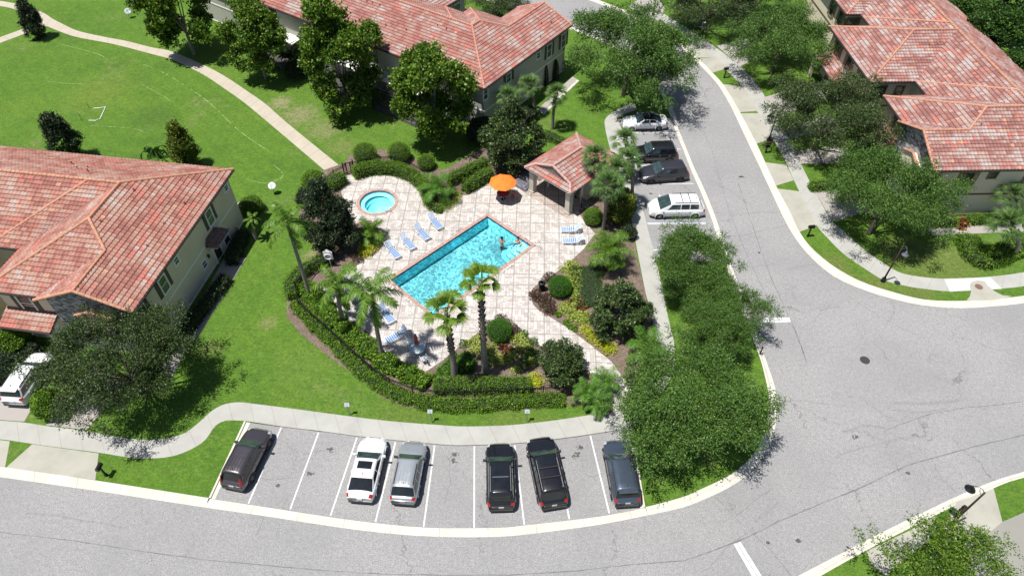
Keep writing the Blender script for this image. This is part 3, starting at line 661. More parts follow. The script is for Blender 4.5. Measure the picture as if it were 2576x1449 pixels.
def townhouse(key, name, label, org, ax, mirror, sb, wallc, trimc, shutc, ymax=46.0):
    a = R(ax); ex = Vector((math.cos(a), math.sin(a), 0)); ey = Vector((-math.sin(a), math.cos(a), 0)) * (-1 if mirror else 1)
    def X(x, y, z): return (org[0] + ex.x * x + ey.x * y, org[1] + ex.y * x + ey.y * y, z)
    root = thing(name, label, 'house', (org[0], org[1], 0))
    h = 5.85; ZE = 5.6
    Wl = NM(key + '_stucco', .9, 0, .2); nn = Wl.noise(.5, 4, .6); n2 = Wl.noise(25, 3, .7)
    Wl.color(Wl.mix(Wl.ramp(n2, [(.35, (.25, .25, .25)), (.65, (0, 0, 0))]), Wl.ramp(nn, [(.3, tuple(x * .9 for x in wallc)), (.7, wallc)]), tuple(x * .8 for x in wallc))); Wl.bump(n2, .25, .01)
    MW = Wl.m; MT = plain(key + '_trim', trimc, .7); MS = plain(key + '_shutter', shutc, .6)
    stone = NM('stacked_stone', .9, 0, .2); vo = stone.n('TexVoronoi', _Scale=1.0); mpp = stone.n('Mapping'); mpp.inputs['Scale'].default_value = (3.2, 3.2, 9.0); stone.l(stone.co(), mpp.inputs['Vector']); stone.l(mpp.outputs[0], vo.inputs['Vector'])
    stone.color(stone.ramp(vo.outputs['Color'], [(.2, (.10, .10, .11)), (.5, (.26, .26, .27)), (.8, (.46, .45, .43))])); stone.bump(vo.outputs['Distance'], .8, .05)
    planes = [  # polygon, eave point, up vector
        ([(0, 0), (16.2, 0), (10.35, h), (sb + h, h), (sb + 3.7, 3.7), (0, 3.7)], (0, 0), (0, 1)),
        ([(0, 3.7), (sb + 3.7, 3.7), (sb, 7.4), (0, 7.4)], (0, 7.4), (0, -1)),
        ([(sb, 7.4), (sb + 3.7, 3.7), (sb + h, h), (sb, 11.7)], (sb, 0), (1, 0)),
        ([(sb, 11.7), (sb + h, h), (10.35, h), (4.5, 11.7)], (0, 11.7), (0, -1)),
        ([(4.5, 11.7), (10.35, h), (10.35, 20.05), (4.5, 14.2)], (4.5, 0), (1, 0)),
        ([(0, 14.2), (4.5, 14.2), (10.35, 20.05), (5.85, 20.05)], (0, 14.2), (0, 1)),
        ([(0, 14.2), (5.85, 20.05), (0, 25.9)], (0, 0), (1, 0)),
        ([(0, 25.9), (5.85, 20.05), (10.35, 20.05), (4.5, 25.9)], (0, 25.9), (0, -1)),
        ([(4.5, 25.9), (10.35, 20.05), (10.35, 34.5), (4.5, 28.65)], (4.5, 0), (1, 0)),
        ([(2.9, 28.65), (4.5, 28.65), (10.35, 34.5), (8.75, 34.5)], (0, 28.65), (0, 1)),
        ([(2.9, 28.65), (8.75, 34.5), (2.9, 40.35)], (2.9, 0), (1, 0)),
        ([(2.9, 40.35), (8.75, 34.5), (10.35, 34.5), (10.35, ymax - h), (4.5, ymax), (4.5, 40.35)], (0, 40.35), (0, -1)),
        ([(16.2, 0), (16.2, ymax), (10.35, ymax - h), (10.35, h)], (16.2, 0), (-1, 0)),
        ([(4.5, ymax), (10.35, ymax - h), (16.2, ymax)], (0, ymax), (0, -1)),
    ]
    # the narrow wing end: slope split into convex pieces
    def convex(poly): 
        s = None
        for i in range(len(poly)):
            p, q, r = poly[i], poly[(i + 1) % len(poly)], poly[(i + 2) % len(poly)]
            c = (q[0] - p[0]) * (r[1] - q[1]) - (q[1] - p[1]) * (r[0] - q[0])
            if abs(c) < 1e-6: continue
            if s is None: s = c > 0
            elif (c > 0) != s: return False
        return True
    acc = []; deck = MB()
    for poly, e, up in planes:
        parts_ = [poly]
        if not convex(poly):
            if poly[0] == (0, 0): parts_ = [[(0, 0), (sb + 3.7, 0), (sb + 3.7, 3.7), (0, 3.7)], [(sb + 3.7, 0), (16.2, 0), (10.35, h), (sb + h, h), (sb + 3.7, 3.7)]]
            else: parts_ = [[(2.9, 40.35), (8.75, 34.5), (10.35, 34.5), (4.5, 40.35)]]
        for pp in parts_: tile_plane(acc, pp, e, up, ZE, KP_, None)
        for pp in parts_:
            vs = [X(x, y, ZE + KP_ * ((x - e[0]) * up[0] + (y - e[1]) * up[1]) - .01) for x, y in pp]
            deck.add(vs + [(v[0], v[1], v[2] - .10) for v in vs], [tuple(range(len(vs))), tuple(range(2 * len(vs) - 1, len(vs) - 1, -1))])
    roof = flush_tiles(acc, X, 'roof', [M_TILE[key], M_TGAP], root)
    deck.build('roof_deck', M_SOFFIT, roof)
    # ridge and hip caps, laid tile after tile
    def zz(x, y, e, up): return ZE + KP_ * ((x - e[0]) * up[0] + (y - e[1]) * up[1])
    RZ = ZE + KP_ * h; RS = ZE + KP_ * 3.7
    caps = [((16.2, 0, ZE), (10.35, h, RZ)), ((10.35, h, RZ), (sb + h, h, RZ)), ((sb + h, h, RZ), (sb + 3.7, 3.7, RS)), ((0, 3.7, RS), (sb + 3.7, 3.7, RS)), ((sb, 11.7, ZE), (sb + h, h, RZ)),
            ((10.35, h, RZ), (10.35, ymax - h, RZ)), ((4.6, 14.2, ZE), (10.35, 8.45, RZ)), ((0, 14.2, ZE), (5.85, 20.05, RZ)), ((0, 25.9, ZE), (5.85, 20.05, RZ)), ((5.85, 20.05, RZ), (10.35, 20.05, RZ)),
            ((4.6, 28.0, ZE), (10.2, 21.6, RZ - .03)), ((2.9, 28.65, ZE), (8.75, 34.5, RZ)), ((2.9, 40.35, ZE), (8.75, 34.5, RZ)), ((8.75, 34.5, RZ), (10.35, 34.5, RZ)), ((16.2, ymax, ZE), (10.35, ymax - h, RZ)), ((4.5, ymax, ZE), (10.35, ymax - h, RZ)),
            ((0, 0, ZE), (0, 3.7, RS)), ((0, 7.4, ZE), (0, 3.7, RS))]
    cb = MB()
    for a_, b_ in caps:
        a_ = Vector(X(*a_)); b_ = Vector(X(*b_)); L = (b_ - a_).length; n = max(1, int(L / .38)); d = (b_ - a_) / n
        for i in range(n):
            p = a_ + d * i + Vector((0, 0, .055)); cb.tube([p, p + d * 1.08], [.125, .10], 8)
    cb.build('ridge_cap', M_CAP[key], roof)
    # gutters
    gb = MB()
    for a_, b_ in [((0, 0), (16.2, 0)), ((16.2, 0), (16.2, ymax)), ((sb, 7.6), (sb, 11.7)), ((sb, 11.7), (4.5, 11.7)), ((4.5, 11.7), (4.5, 14.2)), ((0, 14.2), (4.5, 14.2)), ((0, 14.2), (0, 25.9)), ((0, 25.9), (4.5, 25.9)), ((4.5, 25.9), (4.5, 28.65)), ((2.9, 28.65), (4.5, 28.65)), ((2.9, 28.65), (2.9, 40.35))]:
        p = Vector(X(a_[0], a_[1], ZE - .04)); q = Vector(X(b_[0], b_[1], ZE - .04)); gb.beam(p, q, .13, .12)
    gb.build('gutter', M_FASCIA, root)
    # walls: one closed footprint
    w = .5
    fp = [(w, w), (15.7, w), (15.7, ymax - w), (5.0, ymax - w), (5.0, 39.85), (3.4, 39.85), (3.4, 29.15), (5.0, 29.15), (5.0, 25.4), (w, 25.4), (w, 14.7), (5.0, 14.7), (5.0, 11.2), (sb + w, 11.2), (sb + w, 6.9), (w, 6.9)]
    fw = [X(x, y, 0) for x, y in fp]
    if mirror: fw = fw[::-1]
    wb = MB(); wb.prism(fw, 0.05, ZE - .05); wb.build('wall', MW, root)
    # storey band
    bb = MB()
    for i in range(len(fp)):
        p, q = fp[i], fp[(i + 1) % len(fp)]; dx, dy = q[0] - p[0], q[1] - p[1]; L = math.hypot(dx, dy); nx, ny = dy / L * .015, -dx / L * .015
        for z in (2.66, .28):
            bb.beam(X(p[0] + nx, p[1] + ny, z), X(q[0] + nx, q[1] + ny, z), .05, .16 if z > 1 else .10)
    bb.build('trim_band', MT if key != 'right' else plain('brown_band', (.13, .085, .055), .7), root)
    # stone gable end
    sbm = MB(); gx = w - .04
    for side in (0,):
        prof_ = [(.45, .08), (6.95, .08), (6.95, ZE + .12), (3.7, RS - .10), (.45, ZE + .12)]
        vs = [X(gx, y, z) for y, z in prof_] + [X(gx + .30, y, z) for y, z in prof_]
        n = len(prof_); sbm.add(vs, [tuple(range(n)), tuple(range(2 * n - 1, n - 1, -1))] + [(i, (i + 1) % n, n + (i + 1) % n, n + i) for i in range(n)])
    sbm.build('stone_gable', stone.m, root)
    # small tiled hood round the gable bay
    hb = MB()
    bay = [(.12, 2.35, 4.3), (.12, 3.7, 4.85), (.12, 5.05, 4.3)]
    for (p, q) in ((bay[0], bay[1]), (bay[1], bay[2])):
        P_ = Vector(X(*p)); Q_ = Vector(X(*q)); d = (Q_ - P_) / 7
        for i in range(7): hb.tube([P_ + d * i, P_ + d * (i + 1.06)], [.13, .11], 8)
    hb.build('window_hood', M_CAP[key], root)
    hb = MB(); n = 3
    vs = [X(.16, y, z - .05) for y, z in ((2.35, 4.3), (3.7, 4.82), (5.05, 4.3))]; vs = [X(.16, 2.45, 2.9)] + vs + [X(.16, 4.95, 2.9)]
    vs2 = [X(.46, 2.45, 2.9), X(.46, 2.35, 4.25), X(.46, 3.7, 4.77), X(.46, 5.05, 4.25), X(.46, 4.95, 2.9)]
    hb.add(vs + vs2, [tuple(range(5)), tuple(range(9, 4, -1))] + [(i, (i + 1) % 5, 5 + (i + 1) % 5, 5 + i) for i in range(5)])
    hb.build('bay_wall', MW, root)
    # porch roofs along the entrance side
    def porch(x0, x1, y0, y1, zt=3.45, zb=2.85):
        acc2 = []; kk = (zt - zb) / (x1 - x0)
        tile_plane(acc2, [(x0, y0), (x1, y0), (x1, y1), (x0, y1)], (x0, y0), (1, 0), zb, kk, None)
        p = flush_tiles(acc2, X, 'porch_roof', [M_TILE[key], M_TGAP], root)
        b = MB(); vs = [X(x0, y0, zb - .02), X(x1, y0, zt - .02), X(x1, y1, zt - .02), X(x0, y1, zb - .02)]; vs += [(v[0], v[1], v[2] - .16) for v in vs]
        b.add(vs, [(0, 1, 2, 3), (7, 6, 5, 4), (0, 3, 7, 4), (0, 1, 5, 4), (2, 3, 7, 6)]); b.build('porch_deck', M_SOFFIT, p)
        for yy in (y0 + .25, y1 - .25): MB().box(X(x0 + .3, yy, zb / 2 - .05), (.34, .34, zb - .1), a).build('porch_column', MW, root)
        g = MB(); g.beam(X(x0 - .03, y0, zb - .03), X(x0 - .03, y1, zb - .03), .1, .1); g.build('gutter', M_FASCIA, root)
    porch(sb - 1.0, sb + w, 7.2, 11.3)
    porch(-1.1, w, 15.2, 25.2)
    # garage doors under the porches
    for y0, y1 in ((8.0, 10.8), (16.2, 19.0), (21.2, 24.0)):
        xg = (sb if y0 < 12 else 0) + w - .02
        b = MB(); b.beam(X(xg, y0, 1.15), X(xg, y1, 1.15), .05, 2.2)
        for q in range(1, 4): b.beam(X(xg - .03, y0 + .05, .3 + q * .5), X(xg - .03, y1 - .05, .3 + q * .5), .02, .03)
        b.build('garage_door', MT, root)
    # windows: wall, along, height, width, tall, shutters
    MG = NM('window_glass', .06, 0, .9); MG.color(MG.ramp(MG.noise(1.2, 2), [(.35, (.012, .03, .03)), (.65, (.05, .085, .08))])); MG = MG.m
    def window(wall, s, z, ww, hh, shut=True, fr=.13):
        def Wp(u, d, zq):  # u along the wall, d out of it
            if wall == 'S': return X(u, w - d, zq)
            if wall == 'W2': return X(w - d, u, zq)
            if wall == 'W3': return X(sb + w - d, u, zq)
            if wall == 'C': return X(u, 14.7 - d, zq)
            if wall == 'C1': return X(u, 29.15 - d, zq)
            if wall == 'W1': return X(3.4 - d, u, zq)
        b = MB()
        for u0, z0_, u1, z1_ in ((s - ww / 2 - fr / 2, z - hh / 2 - fr, s - ww / 2 - fr / 2, z + hh / 2 + fr), (s + ww / 2 + fr / 2, z - hh / 2 - fr, s + ww / 2 + fr / 2, z + hh / 2 + fr)):
            b.beam(Wp(u0, .03, z0_), Wp(u1, .03, z1_), fr, .1)
        for zq in (z - hh / 2 - fr / 2, z + hh / 2 + fr / 2): b.beam(Wp(s - ww / 2, .03, zq), Wp(s + ww / 2, .03, zq), .1, fr)
        b.beam(Wp(s - ww / 2, .03, z), Wp(s + ww / 2, .03, z), .05, .05)
        o = b.build('window', MT, root)
        b = MB(); b.add([Wp(s - ww / 2 - .01, .012, z - hh / 2 - .01), Wp(s + ww / 2 + .01, .012, z - hh / 2 - .01), Wp(s + ww / 2 + .01, .012, z + hh / 2 + .01), Wp(s - ww / 2 - .01, .012, z + hh / 2 + .01)], [(0, 1, 2, 3)]); b.build('pane', MG, o)
        if shut:
            for sg in (-1, 1):
                zs = ((.0, z - hh / 2 - .06), (.0, z + hh / 2 + .06), (.055, z + hh / 2 + .06), (.055, z - hh / 2 - .06))
                b = MB(); b.add([Wp(s + sg * (ww / 2 + fr + .02), d, zq) for d, zq in zs] + [Wp(s + sg * (ww / 2 + fr + .38), d, zq) for d, zq in zs],
                    [(0, 1, 2, 3), (4, 5, 6, 7), (0, 1, 5, 4), (1, 2, 6, 5), (2, 3, 7, 6), (3, 0, 4, 7)])
                b.build('shutter', MS, o)
    return root, X, MW, MT, MS, window
def anchor(root):
    l = root.location.copy()
    for ch in root.children: ch.location = ch.location - l
def lamp_or_vents(X, root, pts, m):
    for x, y, z in pts:
        b = MB(); b.tube([X(x, y, z), X(x, y, z + .35)], .06, 8); b.build('roof_vent', m, root)
M_VENT = plain('terracotta_vent', (.40, .20, .13), .8)
# left-hand house
root, X, MW, MT, MS, win = townhouse('left', 'townhouse', 'tan stucco house with salmon tiled roof beside the lawn left of the pool', (-25.99, 30.69), 81.3, False, .3, (.72, .62, .47), (.78, .78, .72), (.075, .062, .052))
for s_, z_, w_, h_, sh in ((1.1, 4.3, .72, 1.0, True), (4.05, 4.12, .78, 1.35, True), (6.2, 4.47, .5, .52, False), (8.8, 1.53, .55, .6, False), (11.65, 4.15, .8, 1.35, True), (12.55, 1.12, .8, 1.35, False), (14.95, 4.55, .5, .45, False)):
    win('S', s_, z_, w_, h_, sh)
for y_ in (9.3,): win('W3', y_, 4.15, 1.0, 1.4, True)
for y_ in (17.0, 20.0, 23.0): win('W2', y_, 4.2, .9, 1.5, True)
b = MB(); b.beam(X(10.35, .46, .1), X(10.35, .46, 2.25), .16, .1); b.beam(X(11.45, .46, .1), X(11.45, .46, 2.25), .16, .1); b.beam(X(10.3, .46, 2.2), X(11.5, .46, 2.2), .1, .16)
d_ = b.build('door', MT, root)
b = MB(); b.beam(X(10.9, .48, .12), X(10.9, .48, 2.12), .95, .05) if False else b.add([X(10.43, .47, .12), X(11.37, .47, .12), X(11.37, .47, 2.12), X(10.43, .47, 2.12)], [(0, 1, 2, 3)]); b.build('door_leaf', plain('dark_wood_door', (.06, .035, .025), .5), d_)
acc = []
for pp, e, up in (([(9.7, -.55), (12.1, -.55), (11.6, .5), (10.2, .5)], (9.7, -.55), (0, 1)), ([(9.7, -.55), (10.2, .5), (9.7, .5)], (9.7, .5), (1, 0)), ([(12.1, -.55), (12.1, .5), (11.6, .5)], (12.1, .5), (-1, 0))):
    tile_plane(acc, pp, e, up, 2.55, .45 if up[0] == 0 else .9, None)
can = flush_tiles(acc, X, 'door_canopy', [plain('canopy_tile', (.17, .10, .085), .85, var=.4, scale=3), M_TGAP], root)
b = MB(); 
for x_ in (9.9, 11.9): b.beam(X(x_, .5, 1.9), X(x_, -.3, 2.45), .1)
b.add([X(9.7, -.55, 2.5), X(12.1, -.55, 2.5), X(12.1, .5, 2.5), X(9.7, .5, 2.5)], [(0, 1, 2, 3)]); b.build('bracket', MT, can)
b = MB(); b.box(X(9.55, .38, 1.75), (.16, .16, .32), .3); b.build('wall_lantern', M_FASCIA, root)
lamp_or_vents(X, root, [(6.2, 5.1, 7.65), (10.1, 4.75, 7.55), (10.7, 1.4, 6.15), (8.1, 1.7, 6.25), (5.6, 1.7, 6.25), (14.2, 6.9, 5.6 + KP_ * 1.2), (11.6, 9.4, 7.75), (12.6, 11.3, 7.0), (12.9, 10.6, 6.9), (13.4, 12.4, 6.8)], M_VENT)
anchor(root)
# right-hand house
root, X, MW, MT, MS, win = townhouse('right', 'townhouse', 'cream stucco house with weathered red tiled roof right of the road', (35.62, 46.43), 1.5, False, .3, (.74, .66, .52), (.22, .15, .095), (.22, .15, .095))
for s_, z_, w_, h_, sh in ((.75, 4.7, .5, .6, False), (3.6, 4.32, .75, 1.45, True), (5.68, 4.77, .62, .62, False), (9.4, 4.3, .8, 1.45, True), (13.0, 4.5, .7, .8, False)): win('S', s_, z_, w_, h_, sh)
win('W3', 8.6, 4.2, .75, 1.45, True); win('W3', 10.6, 1.4, .75, 1.3, False)
for y_ in (16.9, 20.1, 23.3): win('W2', y_, 4.15, 1.0, 1.75, True, .22)
win('C', 1.6, 4.2, 1.1, 1.4, False); win('C', 3.6, 4.2, .7, 1.2, False)
win('C1', 4.1, 4.2, 1.0, 1.4, True); win('W1', 30.6, 4.2, .9, 1.6, True); win('W1', 33.2, 4.2, .9, 1.6, True)
lamp_or_vents(X, root, [(8.2, 4.9, 7.6), (8.4, 1.35, 6.1), (10.4, 1.6, 6.2), (5.1, 4.1, 7.3), (12.2, 15.0, 7.25), (12.0, 17.2, 7.35), (11.9, 12.5, 7.4), (12.1, 9.8, 7.3), (6.9, 18.3, 7.3), (7.7, 18.3, 7.3), (8.4, 18.3, 7.3)], M_CAP['right'])
anchor(root)
# the house behind the pool, mirrored
_am = R(54.9); _o = Vector((-2.74, 59.31, 0)) + Vector((math.cos(_am), math.sin(_am), 0)) * 16.3
root, X, MW, MT, MS, win = townhouse('mid', 'townhouse', 'grey green stucco house with long pink tiled roof behind the maples', (_o.x, _o.y), 234.9, True, 3.2, (.45, .445, .39), (.70, .70, .65), (.045, .04, .035))
for s_, z_, w_, h_, sh in ((11.45, 4.45, .75, .9, True), (5.9, 4.5, .62, .62, False), (3.75, 4.1, .8, 1.4, True), (.85, 4.1, .8, 1.5, True), (15.4, 4.5, .6, 1.0, False)): win('S', s_, z_, w_, h_, sh)
win('C', 2.0, 4.1, 1.1, 1.5, False)
lamp_or_vents(X, root, [(11.7, y_, 5.6 + KP_ * 4.5) for y_ in (8.2, 9.4, 17.5, 18.6, 19.4)] + [(13.3, 12.4, 6.8), (13.6, 15.0, 6.7), (3.2, 2.0, 6.4), (2.0, 1.5, 6.2), (5.0, .9, 5.95)], M_VENT)
# garden side: dark recesses upstairs, pale loggia walls and screened lanais
xe = 15.7
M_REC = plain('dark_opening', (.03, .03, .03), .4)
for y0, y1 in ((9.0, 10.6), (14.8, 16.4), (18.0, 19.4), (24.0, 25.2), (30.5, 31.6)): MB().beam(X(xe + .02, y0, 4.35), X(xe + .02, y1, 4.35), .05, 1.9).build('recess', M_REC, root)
for y0, y1 in ((6.2, 13.4), (17.0, 23.0), (27.0, 33.0)):
    b = MB(); vs = [X(xe, y0, 2.75), X(xe + 1.6, y0, 2.6), X(xe + 1.6, y1, 2.6), X(xe, y1, 2.75)]; vs += [(v[0], v[1], v[2] - .12) for v in vs]
    b.add(vs, [(0, 1, 2, 3), (7, 6, 5, 4), (0, 1, 5, 4), (1, 2, 6, 5), (2, 3, 7, 6), (3, 0, 4, 7)])
    b.build('lanai_roof', MT, root)
anchor(root)
M_BRONZE = plain('bronze_frame', (.045, .042, .04), .45, .3)
def m_screen():
    k = NM('insect_screen', .8); t = k.t; out = t.nodes['Material Output']
    tr = k.n('BsdfTransparent'); mx = k.n('MixShader'); mx.inputs[0].default_value = .42; k.color((.02, .02, .022)); k.l(tr.outputs[0], mx.inputs[1]); k.l(k.b.outputs[0], mx.inputs[2]); k.l(mx.outputs[0], out.inputs[0]); return k.m
M_SCREEN = m_screen()
def lanai(y0, y1, label):
    x0, x1, zt = xe + .05, xe + 3.3, 2.7
    c = Vector(X((x0 + x1) / 2, (y0 + y1) / 2, 0)); r_ = thing('screen_enclosure', label, 'screened patio', (c.x, c.y, 0), 0, 'screened patios along the garden wall')
    b = MB(); n = max(2, round((y1 - y0) / 1.5)); ys = [y0 + (y1 - y0) * i / n for i in range(n + 1)]
    for y in ys: b.beam(X(x1, y, 0), X(x1, y, zt), .05); b.beam(X(x0, y, zt), X(x1, y, zt), .05)
    for x in (x1, (x0 + x1) / 2): b.beam(X(x, y0, zt), X(x, y1, zt), .06)
    for z in (.9, .12): b.beam(X(x1, y0, z), X(x1, y1, z), .05); 
    for y in (y0, y1):
        for z in (.9, .12): b.beam(X(x0, y, z), X(x1, y, z), .05)
    f = b.build('frame', M_BRONZE, r_); f.location = -r_.location
    b = MB(); b.add([X(x1, y0, .1), X(x1, y1, .1), X(x1, y1, zt), X(x1, y0, zt)], [(0, 1, 2, 3)])
    for y in (y0, y1): b.add([X(x0, y, .1), X(x1, y, .1), X(x1, y, zt), X(x0, y, zt)], [(0, 1, 2, 3)])
    b.add([X(x0 + 1.6, y0, zt), X(x1, y0, zt), X(x1, y1, zt), X(x0 + 1.6, y1, zt)], [(0, 1, 2, 3)])
    f = b.build('screen', M_SCREEN, r_); f.location = -r_.location
    b = MB(); vs = [X(x0, y0, .13), X(x1, y0, .13), X(x1, y1, .13), X(x0, y1, .13)]; b.add(vs, [(0, 1, 2, 3)]); f = b.build('floor', plain('patio_floor', (.20, .19, .18), .8), r_); f.location = -r_.location
lanai(6.2, 13.2, 'dark framed screened patio between the two maples nearest the pool')
lanai(17.2, 23.0, 'dark framed screened patio behind the second and third maples from the pool')
lanai(27.2, 33.0, 'dark framed screened patio farthest from the pool, beside the leftmost maples')
# ================================================ PLANTING
LEAFGAIN = 1.15
def m_leaf(name, stops, trans=.25, rough=.5, spec=.35):
    k = NM(name, max(rough, .45), 0, spec * .6); g = k.n('NewGeometry')
    stops = [(p, tuple(min(.6, x * LEAFGAIN) for x in c)) for p, c in stops]
    c = k.ramp(g.outputs['Random Per Island'], stops)
    c = k.mix(k.ramp(k.noise(.5, 3, .6), [(.35, (.45, .45, .45)), (.7, (0, 0, 0))]), c, k.mix(.5, c, stops[0][1]))
    k.color(c); t = k.t; out = t.nodes['Material Output']
    tl = k.n('BsdfTranslucent'); k.l(c, tl.inputs[0]); mx = k.n('MixShader'); mx.inputs[0].default_value = trans
    k.l(k.b.outputs[0], mx.inputs[1]); k.l(tl.outputs[0], mx.inputs[2]); k.l(mx.outputs[0], out.inputs[0]); return k.m
L_OAK = m_leaf('oak_leaves', [(0, (.016, .032, .010)), (.4, (.038, .070, .018)), (.75, (.072, .115, .030)), (1, (.15, .19, .07))], .18, .38, .5)
L_OAKB = m_leaf('oak_leaves_fresh', [(0, (.028, .07, .012)), (.4, (.055, .125, .022)), (.75, (.095, .18, .03)), (1, (.16, .24, .05))], .22, .4, .5)
L_MAPLE = m_leaf('maple_leaves', [(0, (.03, .075, .008)), (.4, (.065, .14, .012)), (.8, (.12, .20, .018)), (1, (.22, .27, .03))], .25, .42, .45)
L_MAG = m_leaf('magnolia_leaves', [(0, (.012, .028, .009)), (.45, (.028, .06, .014)), (.8, (.06, .10, .022)), (1, (.16, .19, .05))], .08, .25, .6)
L_DARK = m_leaf('dark_glossy_leaves', [(0, (.008, .018, .008)), (.5, (.018, .036, .012)), (.85, (.035, .06, .018)), (1, (.09, .10, .045))], .06, .28, .6)
L_YEL = m_leaf('golden_leaves', [(0, (.02, .045, .008)), (.4, (.06, .10, .012)), (.75, (.16, .20, .02)), (1, (.33, .34, .05))], .2, .4)
L_HEDGE = m_leaf('hedge_leaves', [(0, (.035, .085, .009)), (.4, (.085, .18, .014)), (.8, (.145, .26, .020)), (1, (.22, .33, .035))], .2, .4)
L_TOPI = m_leaf('topiary_leaves', [(0, (.02, .075, .006)), (.5, (.045, .14, .008)), (1, (.08, .21, .014))], .15, .5)
L_GROUND = m_leaf('low_green_leaves', [(0, (.018, .05, .008)), (.5, (.04, .11, .014)), (1, (.10, .19, .03))], .2, .45)
L_LIME = m_leaf('lime_leaves', [(0, (.13, .20, .02)), (.5, (.30, .38, .05)), (1, (.48, .50, .16))], .25, .45)
L_NEON = m_leaf('bright_yellow_leaves', [(0, (.22, .28, .01)), (.5, (.42, .46, .015)), (1, (.56, .56, .04))], .25, .45)
L_RED = m_leaf('red_croton_leaves', [(0, (.05, .02, .012)), (.4, (.16, .045, .02)), (.7, (.22, .12, .03)), (1, (.34, .22, .08))], .2, .45)
L_BRONZE = m_leaf('bronze_leaves', [(0, (.035, .018, .016)), (.5, (.09, .045, .035)), (.8, (.05, .07, .025)), (1, (.17, .09, .05))], .15, .45)
L_SABAL = m_leaf('sabal_fronds', [(0, (.03, .075, .015)), (.5, (.07, .14, .032)), (1, (.17, .24, .08))], .2, .42)
L_WASH = m_leaf('fan_palm_fronds', [(0, (.05, .10, .012)), (.5, (.10, .18, .018)), (1, (.19, .27, .03))], .3, .4)
L_QUEEN = m_leaf('queen_palm_fronds', [(0, (.03, .075, .008)), (.5, (.065, .145, .014)), (1, (.17, .25, .035))], .2, .4)
L_PYG = m_leaf('date_palm_fronds', [(0, (.03, .09, .010)), (.5, (.065, .16, .020)), (1, (.13, .24, .03))], .25, .42)
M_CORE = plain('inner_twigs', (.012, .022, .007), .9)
def m_bark(name, a, b, sc=5):
    k = NM(name, .92, 0, .15); n = k.noise(sc, 5, .75); k.color(k.ramp(n, [(.3, a), (.7, b)])); k.bump(n, .8, .05); return k.m
B_OAK = m_bark('oak_bark', (.05, .04, .032), (.15, .13, .11)); B_PALE = m_bark('pale_bark', (.16, .14, .12), (.34, .31, .27))
B_PALM = m_bark('palm_trunk', (.13, .115, .095), (.30, .27, .235), 9); B_SHAG = m_bark('shaggy_trunk', (.028, .02, .014), (.14, .10, .07), 7)

def cards(C, D, L, Wd, roll=None, bend=.0):
    """rhombic leaves: centres C, axes D (unit), length L, width Wd"""
    n = len(C); rnd = rng.normal(size=(n, 3)); x = np.cross(D, rnd); x /= np.linalg.norm(x, axis=1)[:, None] + 1e-9
    L = np.broadcast_to(np.asarray(L, float).reshape(-1, 1), (n, 1)); Wd = np.broadcast_to(np.asarray(Wd, float).reshape(-1, 1), (n, 1))
    a = C - D * L / 2; b = C + x * Wd / 2; c = C + D * L / 2; d = C - x * Wd / 2
    V = np.stack([a, b, c, d], 1).reshape(-1, 3); F = np.arange(4 * n).reshape(n, 4); return V, F
def unit(v): return v / (np.linalg.norm(v, axis=-1, keepdims=True) + 1e-9)
def leafmesh(name, V, m, parent=None):
    me = bpy.data.meshes.new(name); n = len(V)
    me.vertices.add(n); me.vertices.foreach_set('co', V.astype(np.float32).ravel())
    me.loops.add(n); me.loops.foreach_set('vertex_index', np.arange(n, dtype=np.int32))
    me.polygons.add(n // 4); me.polygons.foreach_set('loop_start', np.arange(0, n, 4, dtype=np.int32)); me.polygons.foreach_set('loop_total', np.full(n // 4, 4, dtype=np.int32))
    me.materials.append(m); me.update(calc_edges=True); o = bpy.data.objects.new(name, me); return link(o, parent)
def clumps(n, rx, ry, rz, shape='dome', jit=.12, seed=0):
    """clump centres near the envelope of a crown centred on the origin"""
    g = np.random.default_rng(seed); out = []
    ph = g.uniform(0, 6.28, 6)
    nb = max(6, n // (6 if shape == 'dome' else 4)); fo = .95 if shape == 'dome' else .6
    for i in range(n):
        if shape in ('dome', 'full') and i >= nb:
            q = out[g.integers(0, nb)]; o_ = g.normal(size=3) * np.array([.19 * rx, .19 * ry, .15 * rz]) * fo; out.append([q[0] + o_[0], q[1] + o_[1], q[2] + o_[2]]); continue
        v = unit(g.normal(size=3)); 
        if shape == 'dome' and v[2] < -.5: v[2] = -v[2] * .6; v = unit(v)
        if shape == 'full' and v[2] < -.85: v[2] *= -1
        az = math.atan2(v[1], v[0]); lob = 1 + .13 * math.sin(3 * az + ph[0]) + .10 * math.sin(5 * az + ph[1] + 2 * v[2]) + .08 * math.sin(7 * v[2] + ph[2] + 2 * az)
        r = (g.uniform(.45, 1.0) ** .45) * lob * (.92 if shape in ('dome', 'full') else 1)
        k = 1.0
        if shape == 'cone': k = 1.0 - .72 * max(0, (v[2] * r + .35) / 1.35) 
        out.append([v[0] * rx * r * k, v[1] * ry * r * k, v[2] * rz * r])
    return np.array(out)
